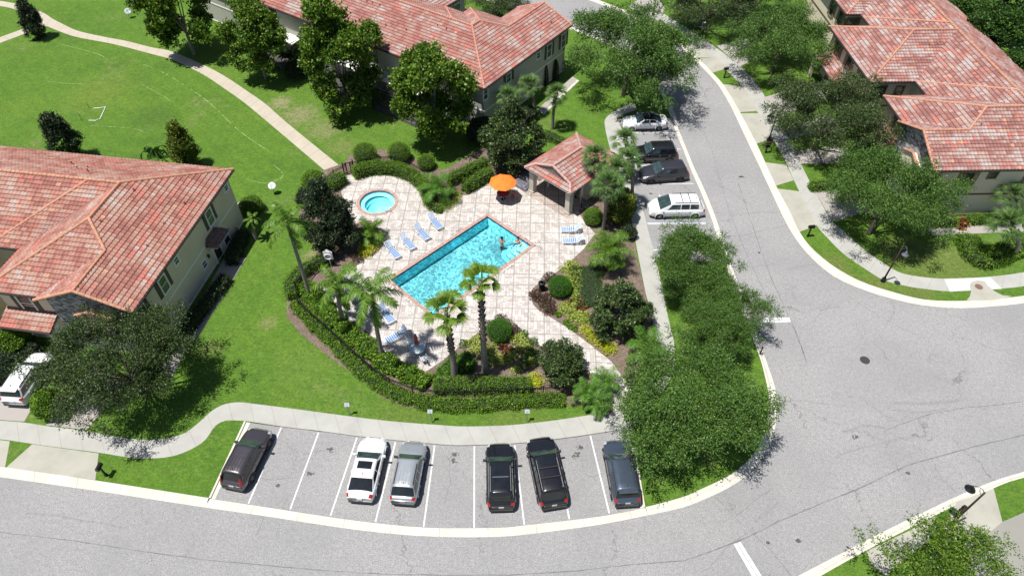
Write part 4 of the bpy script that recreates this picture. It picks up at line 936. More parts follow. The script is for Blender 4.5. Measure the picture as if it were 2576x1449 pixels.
def crown(name, parent, m, rx, ry, rz, ncl, cr, per, leaf=.18, lw=.5, shape='dome', seed=0, droop=.25, twig=.5, flat=.65, core=.55, z0=0.0):
    C = clumps(ncl, rx, ry, rz, shape, seed=seed); g = np.random.default_rng(seed + 50); Vs = []
    for c in C:
        s = g.uniform(.6, 1.25) * cr; nt = max(4, int(per * (s / cr) ** 2 / 7))
        out = unit(np.array([c[0], c[1], c[2] + rz * .5]))
        d = unit(g.normal(size=(nt, 3)) + out * .55); d[:, 2] *= .8
        base = c + d * (g.uniform(.25, .85, (nt, 1)) * s) * np.array([1, 1, flat])
        td = unit(d + g.normal(size=(nt, 3)) * .45 + np.array([0, 0, -droop])); tl = g.uniform(.5, 1.2, nt) * twig
        k = 7; t = np.tile(np.linspace(0, 1, k), nt); bi = np.repeat(np.arange(nt), k)
        P = base[bi] + td[bi] * (t * tl[bi])[:, None] + g.normal(size=(nt * k, 3)) * leaf * .35
        D = unit(td[bi] * .9 + g.normal(size=(nt * k, 3)) * .8)
        V, F = cards(P, D, g.uniform(.7, 1.3, nt * k) * leaf, g.uniform(.7, 1.3, nt * k) * leaf * lw); Vs.append(V)
    V = np.concatenate(Vs); V[:, 2] += z0
    o = leafmesh(name, V, m, parent)
    return o, C
def branches(parent, m, C, z0, ht, r0, seed=0, nb=9, lean=(0, 0)):
    g = random.Random(seed); b = MB(); fork = ht * .42
    top = Vector((lean[0], lean[1], fork))
    b.tube(catmull([(0, 0, -.1), (lean[0] * .3, lean[1] * .3, fork * .5), top], 4), [r0 * 1.35, r0 * 1.1] + [r0] * 3 + [r0 * .9] * 3 + [r0 * .8], 8)
    idx = list(range(len(C))); g.shuffle(idx)
    for q in idx[:nb]:
        e = Vector((C[q][0], C[q][1], C[q][2] + z0)) * 1.0; mid = top.lerp(e, .5) + Vector((g.uniform(-.4, .4), g.uniform(-.4, .4), g.uniform(0, .6)))
        b.tube(catmull([top, mid, e], 3), list(np.linspace(r0 * .5, r0 * .08, 7)), 5)
        for _ in range(2):
            e2 = e + Vector((g.uniform(-1, 1), g.uniform(-1, 1), g.uniform(-.3, .8))); b.tube([mid.lerp(e, .4), e2], [r0 * .18, .012], 4)
    return b.build('trunk', m, parent, True)
def px_m(u, v, z=0):
    p = G(u, v, z); return _F / ((p - Vector((0, 0, CAM_H))).length)
PROTO = {}
def tree_proto(key, m, bark, rx, ry, rz, zc, ncl, cr, per, leaf, lw, shape, seed, droop=.25, twig=.5, r0=.18, nb=10):
    root = thing('tree', None, None); o, C = crown('crown', root, m, rx, ry, rz, ncl, cr, per, leaf, lw, shape, seed, droop, twig, z0=zc)
    branches(root, bark, C, zc, zc, r0, seed, nb); PROTO[key] = [root, 0, rx, zc]; return root
def put(key, name, label, cat, u, v, rpx, rz=0, zc=None, group=None, sz=1.0, z=ZL):
    """a tree whose crown centre shows at (u, v) with a radius of rpx photograph pixels"""
    root, used, rx, pzc = PROTO[key]
    sc = 1.0
    for _ in range(3):
        h = pzc * sc * sz; p = G(u, v, h); sc = rpx * .86 / px_m(u, v, h) / rx
    o = root if used == 0 else dup(root); PROTO[key][1] += 1
    o.name = name; o.location = (p.x, p.y, z); o.rotation_euler = (0, 0, rz); o.scale = (sc, sc, sc * sz)
    return tag(o, label, cat, group)
# prototypes
tree_proto('oak1', L_OAK, B_OAK, 5.0, 5.0, 2.9, 3.9, 190, 1.0, 480, .14, .55, 'dome', 11, .3, .55, .2, 16)
tree_proto('oak2', L_OAKB, B_OAK, 5.0, 4.6, 2.9, 4.0, 190, 1.0, 480, .14, .55, 'dome', 23, .3, .6, .2, 16)
tree_proto('oak3', L_OAKB, B_OAK, 4.5, 4.8, 3.0, 4.0, 210, 1.0, 480, .14, .55, 'dome', 31, .25, .6, .2, 16)
tree_proto('sparse', L_MAPLE, B_OAK, 4.5, 4.2, 2.6, 4.6, 100, .85, 200, .15, .6, 'dome', 43, .1, .6, .12, 22)
tree_proto('maple1', L_MAPLE, B_PALE, 2.5, 2.5, 3.7, 4.0, 150, .88, 330, .19, .8, 'full', 57, .1, .35, .14, 9)
tree_proto('maple2', L_MAPLE, B_PALE, 2.6, 2.5, 3.8, 4.1, 150, .88, 330, .19, .8, 'full', 61, .1, .35, .14, 9)
tree_proto('mag1', L_MAG, B_OAK, 2.5, 2.5, 2.7, 2.8, 90, .75, 340, .20, .5, 'cone', 71, .1, .25, .12, 6)
tree_proto('mag2', L_DARK, B_OAK, 2.2, 2.2, 2.9, 3.0, 90, .75, 360, .18, .5, 'cone', 77, .1, .25, .12, 6)
tree_proto('young', L_DARK, B_OAK, 1.1, 1.1, 2.1, 2.2, 80, .55, 300, .15, .5, 'cone', 81, -.1, .25, .07, 5)
tree_proto('golden', L_YEL, B_OAK, 1.15, 1.15, 2.1, 2.2, 80, .55, 300, .15, .5, 'cone', 83, -.1, .25, .07, 5)
tree_proto('wood', m_leaf('woodland_leaves', [(0, (.012, .035, .008)), (.5, (.03, .075, .012)), (1, (.075, .15, .02))], .15, .4), B_OAK, 4.2, 4.2, 3.6, 4.6, 110, 1.1, 210, .26, .7, 'dome', 91, .1, .4, .2, 8)

put('oak1', 'live_oak_tree', 'dark fine-leaved live oak over the driveways in front of the left-hand house', 'tree', 300, 912, 156, .4, sz=1.15)
put('oak2', 'live_oak_tree', 'widest live oak, between the grey green house and the road above the white sedan', 'tree', 1583, 135, 163, 2.0, sz=1.0)
put('oak2', 'live_oak_tree', 'live oak across the road from the widest oak, hiding the garages of the farthest unit', 'tree', 1965, 108, 120, 4.1, sz=.95)
put('oak1', 'live_oak_tree', 'live oak right behind the street lamp on the far kerb, before the cream gable', 'tree', 2077, 300, 130, 2.6, sz=1.0)
put('oak3', 'live_oak_tree', 'bushy dark green oak on the corner lawn in front of the cream wall', 'tree', 2230, 500, 122, 1.2, sz=1.15)
put('oak3', 'live_oak_tree', 'oak on the grass strip just below the white minivan', 'tree', 1738, 665, 102, 3.1, sz=1.15)
put('oak2', 'live_oak_tree', 'oak beside the stop sign between pavement and kerb', 'tree', 1818, 800, 116, .8, sz=1.1)
put('oak3', 'live_oak_tree', 'big oak on the rounded corner by the road junction', 'tree', 1736, 1030, 174, 5.2, sz=1.0)
put('oak1', 'live_oak_tree', 'dark oak at the top edge behind the utility cabinets', 'tree', 1790, 8, 110, 3.3, sz=.9)
put('oak3', 'live_oak_tree', 'oak at the top edge between the utility cabinets and the cream house', 'tree', 1905, -15, 75, 1.9, sz=1.0)
put('oak1', 'live_oak_tree', 'small dark oak behind the ridge of the grey green house', 'tree', 1262, 6, 75, 5.0, sz=.8)
put('sparse', 'young_shade_tree', 'thin crowned tree with twigs showing in the lower right corner', 'tree', 2372, 1440, 160, .5, sz=.9)
for i, (u, v, r, key, rz, lab) in enumerate(((445, 18, 74, 'maple1', .3, 'broad maple at the top left, beside the end of the screened patios'), (640, 100, 68, 'maple2', 1.7, 'tall narrow maple left of the banana plants'),
        (852, 150, 92, 'maple1', 3.4, 'second maple from the pool, bright green with a bare pale trunk'), (1088, 235, 97, 'maple2', 4.6, 'maple nearest the pool, standing before the house corner'))):
    put(key, 'maple_tree', lab, 'tree', u, v, r, rz, sz=1.08, group='maples in the garden behind the long house')
put('mag1', 'magnolia_tree', 'glossy magnolia with yellow tipped leaves behind the orange umbrella', 'tree', 1288, 345, 84, .5, sz=1.1)
put('mag2', 'evergreen_tree', 'nearly black glossy evergreen left of the spa', 'tree', 822, 545, 72, 1.0, sz=1.15)
put('mag1', 'magnolia_tree', 'glossy dark magnolia shrub by the gate end of the paved path', 'tree', 1412, 908, 70, 2.4, sz=.9)
put('mag1', 'magnolia_tree', 'wide magnolia beside the pavement right of the lime shrubs', 'tree', 1562, 778, 84, 4.0, sz=.9)
put('young', 'young_evergreen_tree', 'small dark conical tree at the fork of the park path', 'tree', 76, 48, 20, 0, sz=1.2)
put('young', 'young_evergreen_tree', 'dark conical tree behind the ridge of the left-hand house, the left one', 'tree', 152, 345, 31, 2.0, sz=1.15)
put('golden', 'young_evergreen_tree', 'yellow tipped conical tree behind the roof, beside a banana plant', 'tree', 456, 372, 32, 1.0, sz=1.1)
for i, (u, v, r, lab) in enumerate(((2410, 40, 66, 'woodland tree behind the red roof at the top edge'), (2500, 95, 80, 'woodland tree behind the red roof, between the top edge one and the lower ones'), (2560, 205, 72, 'lowest of the woodland trees at the right edge'), (2555, 10, 85, 'woodland tree in the very top right corner'), (2480, -40, 80, 'woodland tree on the top edge left of the corner one'), (2640, 120, 90, 'woodland tree mostly outside the right edge'))):
    put('wood', 'woodland_tree', lab, 'tree', u, v, r, i * 1.3, group='woodland trees behind the red roof')

# ---------------------------------------------- palms
def blade_strip(p0, d, up, L, w, droop, n=3):
    out = []; side = unit(np.cross(d, up)); p = np.array(p0, float); dd = np.array(d, float); pts = [p.copy()]
    for i in range(n):
        dd = unit(dd + np.array([0, 0, -droop]) * (i + .5) / n); p = p + dd * L / n; pts.append(p.copy())
    for i in range(n):
        wa = w * (1 - (i / n) ** 2 * .8) / 2; wb = w * (1 - ((i + 1) / n) ** 2) / 2
        out += [pts[i] - side * wa, pts[i] + side * wa, pts[i + 1] + side * wb, pts[i + 1] - side * wb]
    return out
def fan_crown(seed, nf, pet, fr, spread, nb=15, droop=.7, up0=-.35, up1=.95, bw=.075, rnd=1.0):
    g = np.random.default_rng(seed); V = []
    for i in range(nf):
        az = i * 2.39996 + g.uniform(-.2, .2); t = i / nf; el = up1 * (1 - t) + up0 * t + g.uniform(-.12, .12)
        d = np.array([math.cos(az) * math.cos(el), math.sin(az) * math.cos(el), math.sin(el)])
        L = pet * g.uniform(.8, 1.15) * (.45 + .55 * min(1, t * 2.2))
        side = unit(np.cross(d, [0, 0, 1.0])); nrm = np.cross(side, d)
        h = d * L * .5 + np.array([0, 0, .06]); c = d * L + np.array([0, 0, -.10 * (1 - math.sin(el))])
        V += blade_strip([0, 0, 0], unit(c), nrm, np.linalg.norm(c), .035, .02, 1)
        dd = unit(d + np.array([0, 0, -.25]))
        for k in range(nb):
            a = (k / (nb - 1) - .5) * spread; b = unit(dd * math.cos(a) + side * math.sin(a) + nrm * .12 * math.cos(a))
            V += blade_strip(c, b, nrm, fr * g.uniform(.85, 1.08) * (1 - .25 * abs(a) / spread), bw, droop * g.uniform(.7, 1.3), 3)
    return np.array(V)
def pinnate_crown(seed, nf, L, leaf, nl=26, up0=-.1, up1=1.25, arch=1.0, lw=.05, hang=.8):
    g = np.random.default_rng(seed); V = []
    for i in range(nf):
        az = i * 2.39996 + g.uniform(-.25, .25); t = i / max(1, nf - 1); el = up1 * (1 - t) + up0 * t + g.uniform(-.1, .1)
        d = np.array([math.cos(az) * math.cos(el), math.sin(az) * math.cos(el), math.sin(el)]); LL = L * g.uniform(.85, 1.1)
        p = np.zeros(3); n = nl; step = LL / n; side = unit(np.cross(d, [0, 0, 1.0]))
        for k in range(n):
            d = unit(d + np.array([0, 0, -1.0]) * arch * 1.7 / n * (.5 + k / n)); q = p + d * step; nrm = np.cross(side, d)
            w = .035 * (1 - k / n) + .008
            V += [p - side * w, p + side * w, q + side * w, q - side * w]
            if k >= 3:
                f = math.sin(PI * (k + 1) / (n + 2)) ** .5; 
                for sg in (-1, 1):
                    b = unit(side * sg + d * .55 + nrm * g.uniform(-.15, .35) + np.array([0, 0, -hang * g.uniform(.3, 1)]))
                    V += blade_strip(q, b, nrm, leaf * f * g.uniform(.85, 1.1), lw, .45, 2)
            p = q
    return np.array(V)
def trunk_tube(parent, name, h, r0, r1, m, lean=(0, 0), rings=0, shag=None):
    b = MB(); pts = catmull([(0, 0, -.1), (lean[0] * .25, lean[1] * .25, h * .5), (lean[0], lean[1], h)], 8)
    rs = [r0 + (r1 - r0) * min(1, i / (len(pts) - 1) * 1.3) for i in range(len(pts))]; rs = [r * (1 + (.05 if i % 2 else -.02)) for i, r in enumerate(rs)]
    b.tube(pts, rs, 10, 0)
    return b.build(name, m, parent, True)
def boots(parent, h0, h1, r, lean, H, m, n=60, seed=1, L=.22):
    g = random.Random(seed); b = MB()
    for i in range(n):
        t = h0 + (h1 - h0) * i / n; a = i * 2.4; f = t / H; cx, cy = lean[0] * f ** 1.5, lean[1] * f ** 1.5
        p = Vector((cx + math.cos(a) * r * .8, cy + math.sin(a) * r * .8, t)); q = p + Vector((math.cos(a) * L * .6, math.sin(a) * L * .6, L)) * g.uniform(.7, 1.2)
        b.beam(p, q, .10, .05)
    return b.build('leaf_bases', m, parent)
def base_from(u, v, cu, cv, h):
    """base on the ground at (u,v), crown seen at (cu,cv) at height h: returns base, lean"""
    p = G(u, v, 0); q = G(cu, cv, h); return p, (q.x - p.x, q.y - p.y)
def height_of(u, v, cu, cv):
    p = G(u, v, 0); lo, hi = 0, 20
    for _ in range(40):
        z = (lo + hi) / 2; y = p.y; dz = z - CAM_H; yc = y * _s + dz * _c; zc = y * _c - dz * _s; vv = 724.5 - _F * yc / zc
        if vv > cv: lo = z
        else: hi = z
    return (lo + hi) / 2
def palm(kind, name, label, u, v, cu, cv, seed, group=None, h=None, s=1.0):
    h = h or height_of(u, v, cu, cv); p, lean = base_from(u, v, cu, cv, h); h -= ZL
    r_ = thing(name, label, 'palm', (p.x, p.y, ZL), 0, group)
    if kind == 'sabal':
        trunk_tube(r_, 'trunk', h, .17, .15, B_PALM, lean); boots(r_, h * .62, h, .19, lean, h, B_SHAG, 40, seed, .18)
        V = fan_crown(seed, 32, .85 * s, 1.0 * s, 2.4, 15, .42, -.6, 1.45, .06)
        m = L_SABAL
    elif kind == 'wash':
        trunk_tube(r_, 'trunk', h, .26, .14, B_PALM, lean); boots(r_, h * .38, h * .93, .17, lean, h, B_SHAG, 90, seed, .22)
        V = fan_crown(seed, 18, .85 * s, .80 * s, 2.4, 22, .45, -.4, 1.3, .10); m = L_WASH
    elif kind == 'queen':
        trunk_tube(r_, 'trunk', h, .19, .12, B_PALM, lean)
        b = MB(); b.tube([(lean[0] * .93, lean[1] * .93, h * .93), (lean[0], lean[1], h + .25)], [.13, .07], 8); b.build('crownshaft', plain('crownshaft_green', (.14, .20, .06), .5), r_)
        V = pinnate_crown(seed, 12, 2.3 * s, .62 * s, 34, -.1, 1.25, 1.05, .07, .8); m = L_QUEEN
    o = leafmesh('fronds', V + np.array([lean[0], lean[1], h]), m, r_); return r_
def clump_palm(name, label, u, v, rpx, seed, m=None, trunks=3, L=None, nf=11, group=None, h=.7, up0=.0):
    p = G(u, v, h); L = rpx / px_m(u, v, h) * 1.15; g = random.Random(seed)
    r_ = thing(name, label, 'palm', (p.x, p.y, ZL), 0, group); Vs = []; b = MB()
    for i in range(trunks):
        o = Vector((g.uniform(-.35, .35), g.uniform(-.35, .35), 0)) if trunks > 1 else Vector()
        b.tube([o * .4 - Vector((0, 0, .1)), o + Vector((0, 0, h))], [.09, .06], 6)
        Vs.append(pinnate_crown(seed + i, nf, L, L * .30, 22, up0, 1.3, .9, .045, .35) + np.array([o.x, o.y, h]))
    b.build('stem', B_SHAG, r_); leafmesh('fronds', np.concatenate(Vs), m or L_PYG, r_); return r_
palm('wash', 'fan_palm', 'fan palm with the thick shaggy trunk, at the near corner of the pool', 1145, 950, 1121, 782, 3, s=1.2)
palm('wash', 'fan_palm', 'slimmer fan palm right of the shaggy one, in the triangular bed', 1220, 942, 1208, 706, 5, s=.95)
palm('queen', 'queen_palm', 'tall queen palm on the lawn edge left of the black evergreen', 783, 752, 722, 562, 8, s=.95)
palm('queen', 'queen_palm', 'queen palm in front of the pool corner, tallest of those inside the fence', 963, 903, 936, 742, 9, s=1.12)
palm('queen', 'queen_palm', 'queen palm over the white canopy, left of the larger one', 866, 820, 845, 716, 10, s=1.0)
palm('queen', 'queen_palm', 'young thin queen palm beside the house wall and hedge', 645, 604, 634, 552, 12, s=.38)
SG = 'cabbage palms beside the pool house'
palm('sabal', 'cabbage_palm', 'cabbage palm standing alone on the grass above the pool house', 1389, 327, 1399, 236, 14, s=.85)
palm('sabal', 'cabbage_palm', 'front cabbage palm of the pair against the grey green wall', 1300, 330, 1278, 243, 15, s=.9, group='cabbage palms by the wall')
palm('sabal', 'cabbage_palm', 'back cabbage palm of the pair against the grey green wall', 1345, 292, 1331, 214, 16, s=.9, group='cabbage palms by the wall')
palm('sabal', 'cabbage_palm', 'cabbage palm nearest the white sedan in the pool house group', 1592, 455, 1571, 352, 17, s=.88, group=SG)
palm('sabal', 'cabbage_palm', 'cabbage palm with its crown over the pool house roof', 1512, 500, 1498, 392, 18, s=.9, group=SG)
palm('sabal', 'cabbage_palm', 'middle cabbage palm of the group, in front of the black parked car', 1588, 520, 1580, 402, 19, s=.9, group=SG)
palm('sabal', 'cabbage_palm', 'lowest hanging cabbage palm of the group, beside the pool house wall', 1517, 580, 1530, 462, 20, s=1.0, group=SG)
palm('sabal', 'cabbage_palm', 'cabbage palm between the roof corner and the dark grey parked car', 1560, 540, 1552, 428, 21, s=.9, group=SG)
palm('sabal', 'cabbage_palm', 'higher cabbage palm at the right edge before the cream wall', 2570, 560, 2545, 490, 22, s=1.0, group='cabbage palms at the right edge')
palm('sabal', 'cabbage_palm', 'lower cabbage palm at the right edge over the green shrubs', 2548, 652, 2535, 560, 24, s=1.05, group='cabbage palms at the right edge')
clump_palm('date_palm', 'feathery palm in the curved bed between spa and pool', 1106, 474, 42, 30, h=1.4)
clump_palm('date_palm', 'feathery bright palm left of the lounge chairs', 928, 588, 38, 33, h=.9, m=L_QUEEN)
clump_palm('date_palm', 'tallest feathery palm by the pavement, right of the white loungers', 1532, 636, 52, 36, h=2.2, m=L_QUEEN, trunks=4, nf=13)
clump_palm('date_palm', 'feathery palm on the corner by the gate path, the left one', 1478, 990, 42, 40, trunks=1, h=1.0, nf=18)
clump_palm('date_palm', 'feathery palm on the corner by the gate path, the upper one', 1522, 962, 42, 44, trunks=1, h=1.2, nf=18)
clump_palm('date_palm', 'feathery palm on the corner by the gate path, nearest the parking bay', 1505, 1016, 36, 47, trunks=1, h=.8, nf=18)
clump_palm('date_palm', 'feathery palm under the corner oak beside the gate path', 1625, 870, 52, 50, trunks=2, h=1.4, nf=15)

# ---------------------------------------------- hedges, topiary, shrubs
def leafcloud(P, N, n_per, leaf, seed, jit=.06, lw=.6):
    g = np.random.default_rng(seed); idx = g.integers(0, len(P), n_per); C = P[idx] + g.normal(size=(n_per, 3)) * jit + N[idx] * g.uniform(-.02, .09, (n_per, 1))
    D = unit(g.normal(size=(n_per, 3)) + N[idx] * .6); V, F = cards(C, D, g.uniform(.7, 1.3, n_per) * leaf, g.uniform(.7, 1.3, n_per) * leaf * lw); return V
def hedge(name, label, line, w, h, m, dens=420, leaf=.11, z0=ZL, group=None, world=False, taper=.92, sm=5, wob=.05, seed=3):
    ln = line if world else GP(line, z0 + h); ln = catmull(ln, sm) if sm else ln
    c = sum(ln, Vector()) / len(ln); r_ = thing(name, label, 'hedge', (c.x, c.y, z0), 0, group)
    pts, t = resample([(p.x - c.x, p.y - c.y) for p in ln], max(6, int(sum((ln[i + 1] - ln[i]).length for i in range(len(ln) - 1)) / .35)))
    tan = unit(np.gradient(pts, axis=0)); nr = np.stack([-tan[:, 1], tan[:, 0]], 1)
    g = np.random.default_rng(seed); P = []; N = []; k = len(pts); ww = w * (1 + wob * np.sin(np.arange(k) * 1.1) + g.normal(size=k) * wob)
    hh = h * (1 + g.normal(size=k) * wob * .5); cv = []
    for i in range(k):
        row = []
        for s_, z_, nn_ in [(-1, .1, (-1, 0)), (-1, .4, (-1, 0)), (-1, .7, (-1, .1)), (-.97, .93, (-.7, .7)), (-.7, 1, (0, 1)), (-.35, 1.01, (0, 1)), (0, 1.02, (0, 1)), (.35, 1.01, (0, 1)), (.7, 1, (0, 1)), (.97, .93, (.7, .7)), (1, .7, (1, .1)), (1, .4, (1, 0)), (1, .1, (1, 0))]:
            q = (pts[i] + nr[i] * s_ * ww[i] / 2 * (taper if z_ > .9 else 1)); P.append((q[0], q[1], z_ * hh[i])); N.append((nr[i][0] * nn_[0], nr[i][1] * nn_[0], nn_[1]))
            if z_ in (.1, .93): row.append((pts[i][0] + nr[i][0] * s_ * ww[i] / 2 * .86, pts[i][1] + nr[i][1] * s_ * ww[i] / 2 * .86, z_ * hh[i] * .93))
        cv.append(row)
    P = np.array(P); N = np.array(N); ns = 13
    # spread between neighbouring stations
    A = np.repeat(np.arange(k - 1) * ns, ns) + np.tile(np.arange(ns), k - 1); mult = 5
    Q = np.concatenate([P[A] * (1 - f) + P[A + ns] * f for f in np.linspace(0, 1, mult)]); NQ = np.concatenate([N[A]] * mult)
    Q = Q + np.concatenate([np.zeros((len(Q), 0))] , 1) if False else Q
    j2 = rng.normal(size=Q.shape) * np.array([.05, .05, .07]); Q = Q + j2
    for s_, e_ in ((0, -1), (k - 1, 1)):
        m_ = 120; u = g.uniform(-1, 1, m_); z = g.uniform(.05, 1, m_); E = np.stack([pts[s_][0] + nr[s_][0] * u * w / 2 + tan[s_][0] * e_ * .05, pts[s_][1] + nr[s_][1] * u * w / 2 + tan[s_][1] * e_ * .05, z * h], 1)
        Q = np.concatenate([Q, E]); NQ = np.concatenate([NQ, np.repeat(np.array([[tan[s_][0] * e_, tan[s_][1] * e_, 0]]), m_, 0)])
    area = t[-1] * (w + 2 * h); V = leafcloud(Q, NQ, int(area * dens), leaf, seed)
    leafmesh('foliage', V, m, r_)
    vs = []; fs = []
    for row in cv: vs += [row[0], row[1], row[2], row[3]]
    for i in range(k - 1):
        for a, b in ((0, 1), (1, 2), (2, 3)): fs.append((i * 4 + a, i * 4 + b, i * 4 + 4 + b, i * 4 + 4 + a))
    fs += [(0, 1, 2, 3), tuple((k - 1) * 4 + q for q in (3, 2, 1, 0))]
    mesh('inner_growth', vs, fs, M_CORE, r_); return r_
def ball(name, label, u, v, rpx, m, dens=520, leaf=.07, sq=.9, group=None, cat='shrub', seed=1, zc=None, lump=0.0):
    r = 1.0; zc_ = .8
    for _ in range(3): r = rpx / px_m(u, v, zc_); zc_ = (r * sq * .95) if zc is None else zc
    p = G(u, v, zc_); r_ = thing(name, label, cat, (p.x, p.y, ZL), 0, group); g = np.random.default_rng(seed)
    n = int(4 * PI * r * r * sq * dens); v3 = unit(g.normal(size=(n, 3))); v3[:, 2] = np.where(v3[:, 2] < -.7, -v3[:, 2], v3[:, 2]); k = 1 + lump * (np.sin(v3[:, 0] * 5 + seed) * np.sin(v3[:, 1] * 6 + 1) + .5 * np.sin(v3[:, 2] * 9 + seed))
    C = v3 * np.array([r, r, r * sq]) * (g.uniform(.9, 1.03, n) * k)[:, None] + np.array([0, 0, zc_]); C[:, 2] = np.maximum(C[:, 2], .03)
    D = unit(g.normal(size=(n, 3)) + v3 * .5); V, F = cards(C, D, g.uniform(.7, 1.3, n) * leaf, g.uniform(.7, 1.3, n) * leaf * .6); leafmesh('foliage', V, m, r_)
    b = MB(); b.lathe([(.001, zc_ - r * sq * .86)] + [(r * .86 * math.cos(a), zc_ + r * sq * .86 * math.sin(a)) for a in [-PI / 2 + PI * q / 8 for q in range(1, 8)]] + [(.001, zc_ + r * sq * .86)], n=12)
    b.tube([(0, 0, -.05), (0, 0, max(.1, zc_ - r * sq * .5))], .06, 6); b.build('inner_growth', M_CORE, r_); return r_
def bush(name, label, u, v, rpx, m, seed, h=.5, leaf=.13, n=None, cat='shrub', group=None, lw=.55, spike=False):
    r = rpx / px_m(u, v, h * .6); p = G(u, v, h * .6); r_ = thing(name, label, cat, (p.x, p.y, ZL), 0, group); g = np.random.default_rng(seed)
    n = n or int(r * r * 700 * (.12 / leaf) ** 1.5) + 80
    if spike:
        d = unit(g.normal(size=(n, 3)) * np.array([1, 1, .5]) + np.array([0, 0, .55])); L = r * g.uniform(.6, 1.05, n); C = d * (L / 2)[:, None] + np.array([0, 0, .1]); V, F = cards(C, d, L, L * lw * .35)
        C2 = d * (L * .8)[:, None] + np.array([0, 0, .1]); d2 = unit(d + np.array([0, 0, -.9])); V2, F2 = cards(C2, d2, L * .5, L * lw * .3); V = np.concatenate([V, V2])
    else:
        a = g.uniform(0, 6.283, n); q = np.sqrt(g.uniform(0, 1, n)); lob = 1 + .18 * np.sin(3 * a + seed) + .1 * np.sin(5 * a + 2 * seed)
        z = h * np.sqrt(np.maximum(0, 1 - q ** 2)) * g.uniform(.55, 1.05, n) + .04; C = np.stack([np.cos(a) * q * r * lob, np.sin(a) * q * r * lob, z], 1) + g.normal(size=(n, 3)) * .03
        D = unit(g.normal(size=(n, 3)) * np.array([1, 1, .6])); V, F = cards(C, D, g.uniform(.7, 1.3, n) * leaf, g.uniform(.7, 1.3, n) * leaf * lw)
    leafmesh('foliage', V, m, r_)
    b = MB()
    for i in range(4):
        a = i * 1.6 + seed; b.tube([(0, 0, -.02), (math.cos(a) * r * .4, math.sin(a) * r * .4, h * .6)], [.03, .012], 5)
    b.build('stem', B_OAK, r_); return r_
# ================================================ planting laid out
hedge('hedge', 'long low clipped hedge curving outside the black fence along the lawn', [cB(165, 470), cB(280, 600), cB(420, 730), cB(560, 870), cB(700, 1005), cB(860, 1115), cB(1020, 1185), cB(1250, 1228), cB(1500, 1235), cB(1800, 1212), cB(2050, 1196), cB(2185, 1200)],   .85, .55, L_HEDGE, 560, .10, seed=3, wob=.12)
hedge('hedge', 'dark hedge outside the fence from the black evergreen down to the lawn corner', [cA(415, 900), cA(250, 965), cA(150, 1055), cA(125, 1110), cB(140, 400)], 1.0, .75, L_HEDGE, 460, .09, seed=4)
hedge('hedge', 'loose leafy hedge between the fence and the loungers, beneath the queen palms', [cB(235, 330), cB(330, 440), cB(430, 560), cB(560, 690), cB(700, 790), cB(840, 910), cB(1000, 985), cB(1145, 1065)], 1.25, .7, L_HEDGE, 440, .15, seed=5, wob=.2)
hedge('hedge', 'square cut hedge inside the fence below the two fan palms', [cB(1225, 1082), cB(1500, 1078), cB(1925, 1072)], .95, 1.0, L_HEDGE, 460, .09, seed=6)
hedge('hedge', 'tall clipped hedge curving behind the spa', [cA(610, 238), cA(720, 205), cA(850, 200), cA(980, 228), cA(1085, 290), cA(1145, 350), cA(1175, 430)], .95, 1.15, L_HEDGE, 480, .09, seed=7)
hedge('hedge', 'boxy clipped hedge left of the spa gate', [cA(425, 330), cA(520, 275)], 1.15, 1.15, L_HEDGE, 480, .09, seed=8)
hedge('hedge', 'clipped hedge behind the diagonal fence above the curved bed', [cA(1330, 300), cA(1460, 235), cA(1600, 165)], .85, 1.0, L_HEDGE, 460, .09, seed=9)
hedge('hedge', 'clipped hedge in front of the diagonal fence left of the umbrella', [cA(1450, 345), cA(1540, 295), cA(1640, 240)], .9, 1.15, L_HEDGE, 480, .09, seed=10)
hedge('hedge', 'low hedge on the grass behind the pool house', [(1372, 332), (1396, 342), (1420, 354)], 1.0, .6, L_HEDGE, 420, .10, seed=11)
hedge('hedge', 'dark foundation hedge along the tan house wall below the door', [(563, 693), (515, 755), (462, 825)], .85, .8, L_DARK, 420, .10, seed=12)
hedge('hedge', 'dark foundation hedge along the tan house wall above the door', [(608, 578), (592, 612), (580, 650)], 1.0, .8, L_DARK, 420, .10, seed=13)
hedge('hedge', 'clipped hedge against the cream wall, left of the red cordyline', [(2334, 552), (2404, 551)], .9, .7, L_HEDGE, 420, .10, seed=14)
hedge('hedge', 'clipped hedge against the cream wall, right of the red cordyline', [(2444, 546), (2530, 542), (2640, 536)], .8, .7, L_HEDGE, 420, .10, seed=15)
hedge('hedge', 'short hedge under the corner oak beside the paved drive', [(2044, 462), (2094, 457), (2130, 452)], .9, .7, L_HEDGE, 400, .10, seed=16)
hedge('hedge', 'bright rounded hedge under the cabbage palms at the right edge', [(2438, 590), (2452, 628), (2490, 645), (2545, 620), (2600, 600)], 1.7, .8, L_HEDGE, 420, .11, seed=17)
hedge('hedge', 'yellow hedge beside the drive of the cream house', [(2112, 352), (2150, 348), (2176, 338)], .8, .7, L_NEON, 400, .11, seed=18)
hedge('hedge', 'low dark hedge along the outer side of the spa fence', [cA(215, 470), cA(245, 380), cA(300, 320)], 1.2, .9, L_HEDGE, 400, .10, seed=19)
TG = 'round clipped topiary balls'
ball('topiary', 'large round topiary ball in the right-hand bed beside the litter bin', *cA(2165, 1135), 30, L_TOPI, 900, .055, .86, seed=1)
ball('topiary', 'large round topiary ball at the tip of the triangular bed', *cB(1705, 695), 32, L_TOPI, 900, .055, .86, seed=2)
ball('topiary', 'left one of the two clipped balls outside the spa fence', 918, 388, 29, L_HEDGE, 700, .06, .8, seed=3)
ball('topiary', 'right one of the two clipped balls outside the spa fence', 1004, 386, 28, L_HEDGE, 700, .06, .85, seed=4)
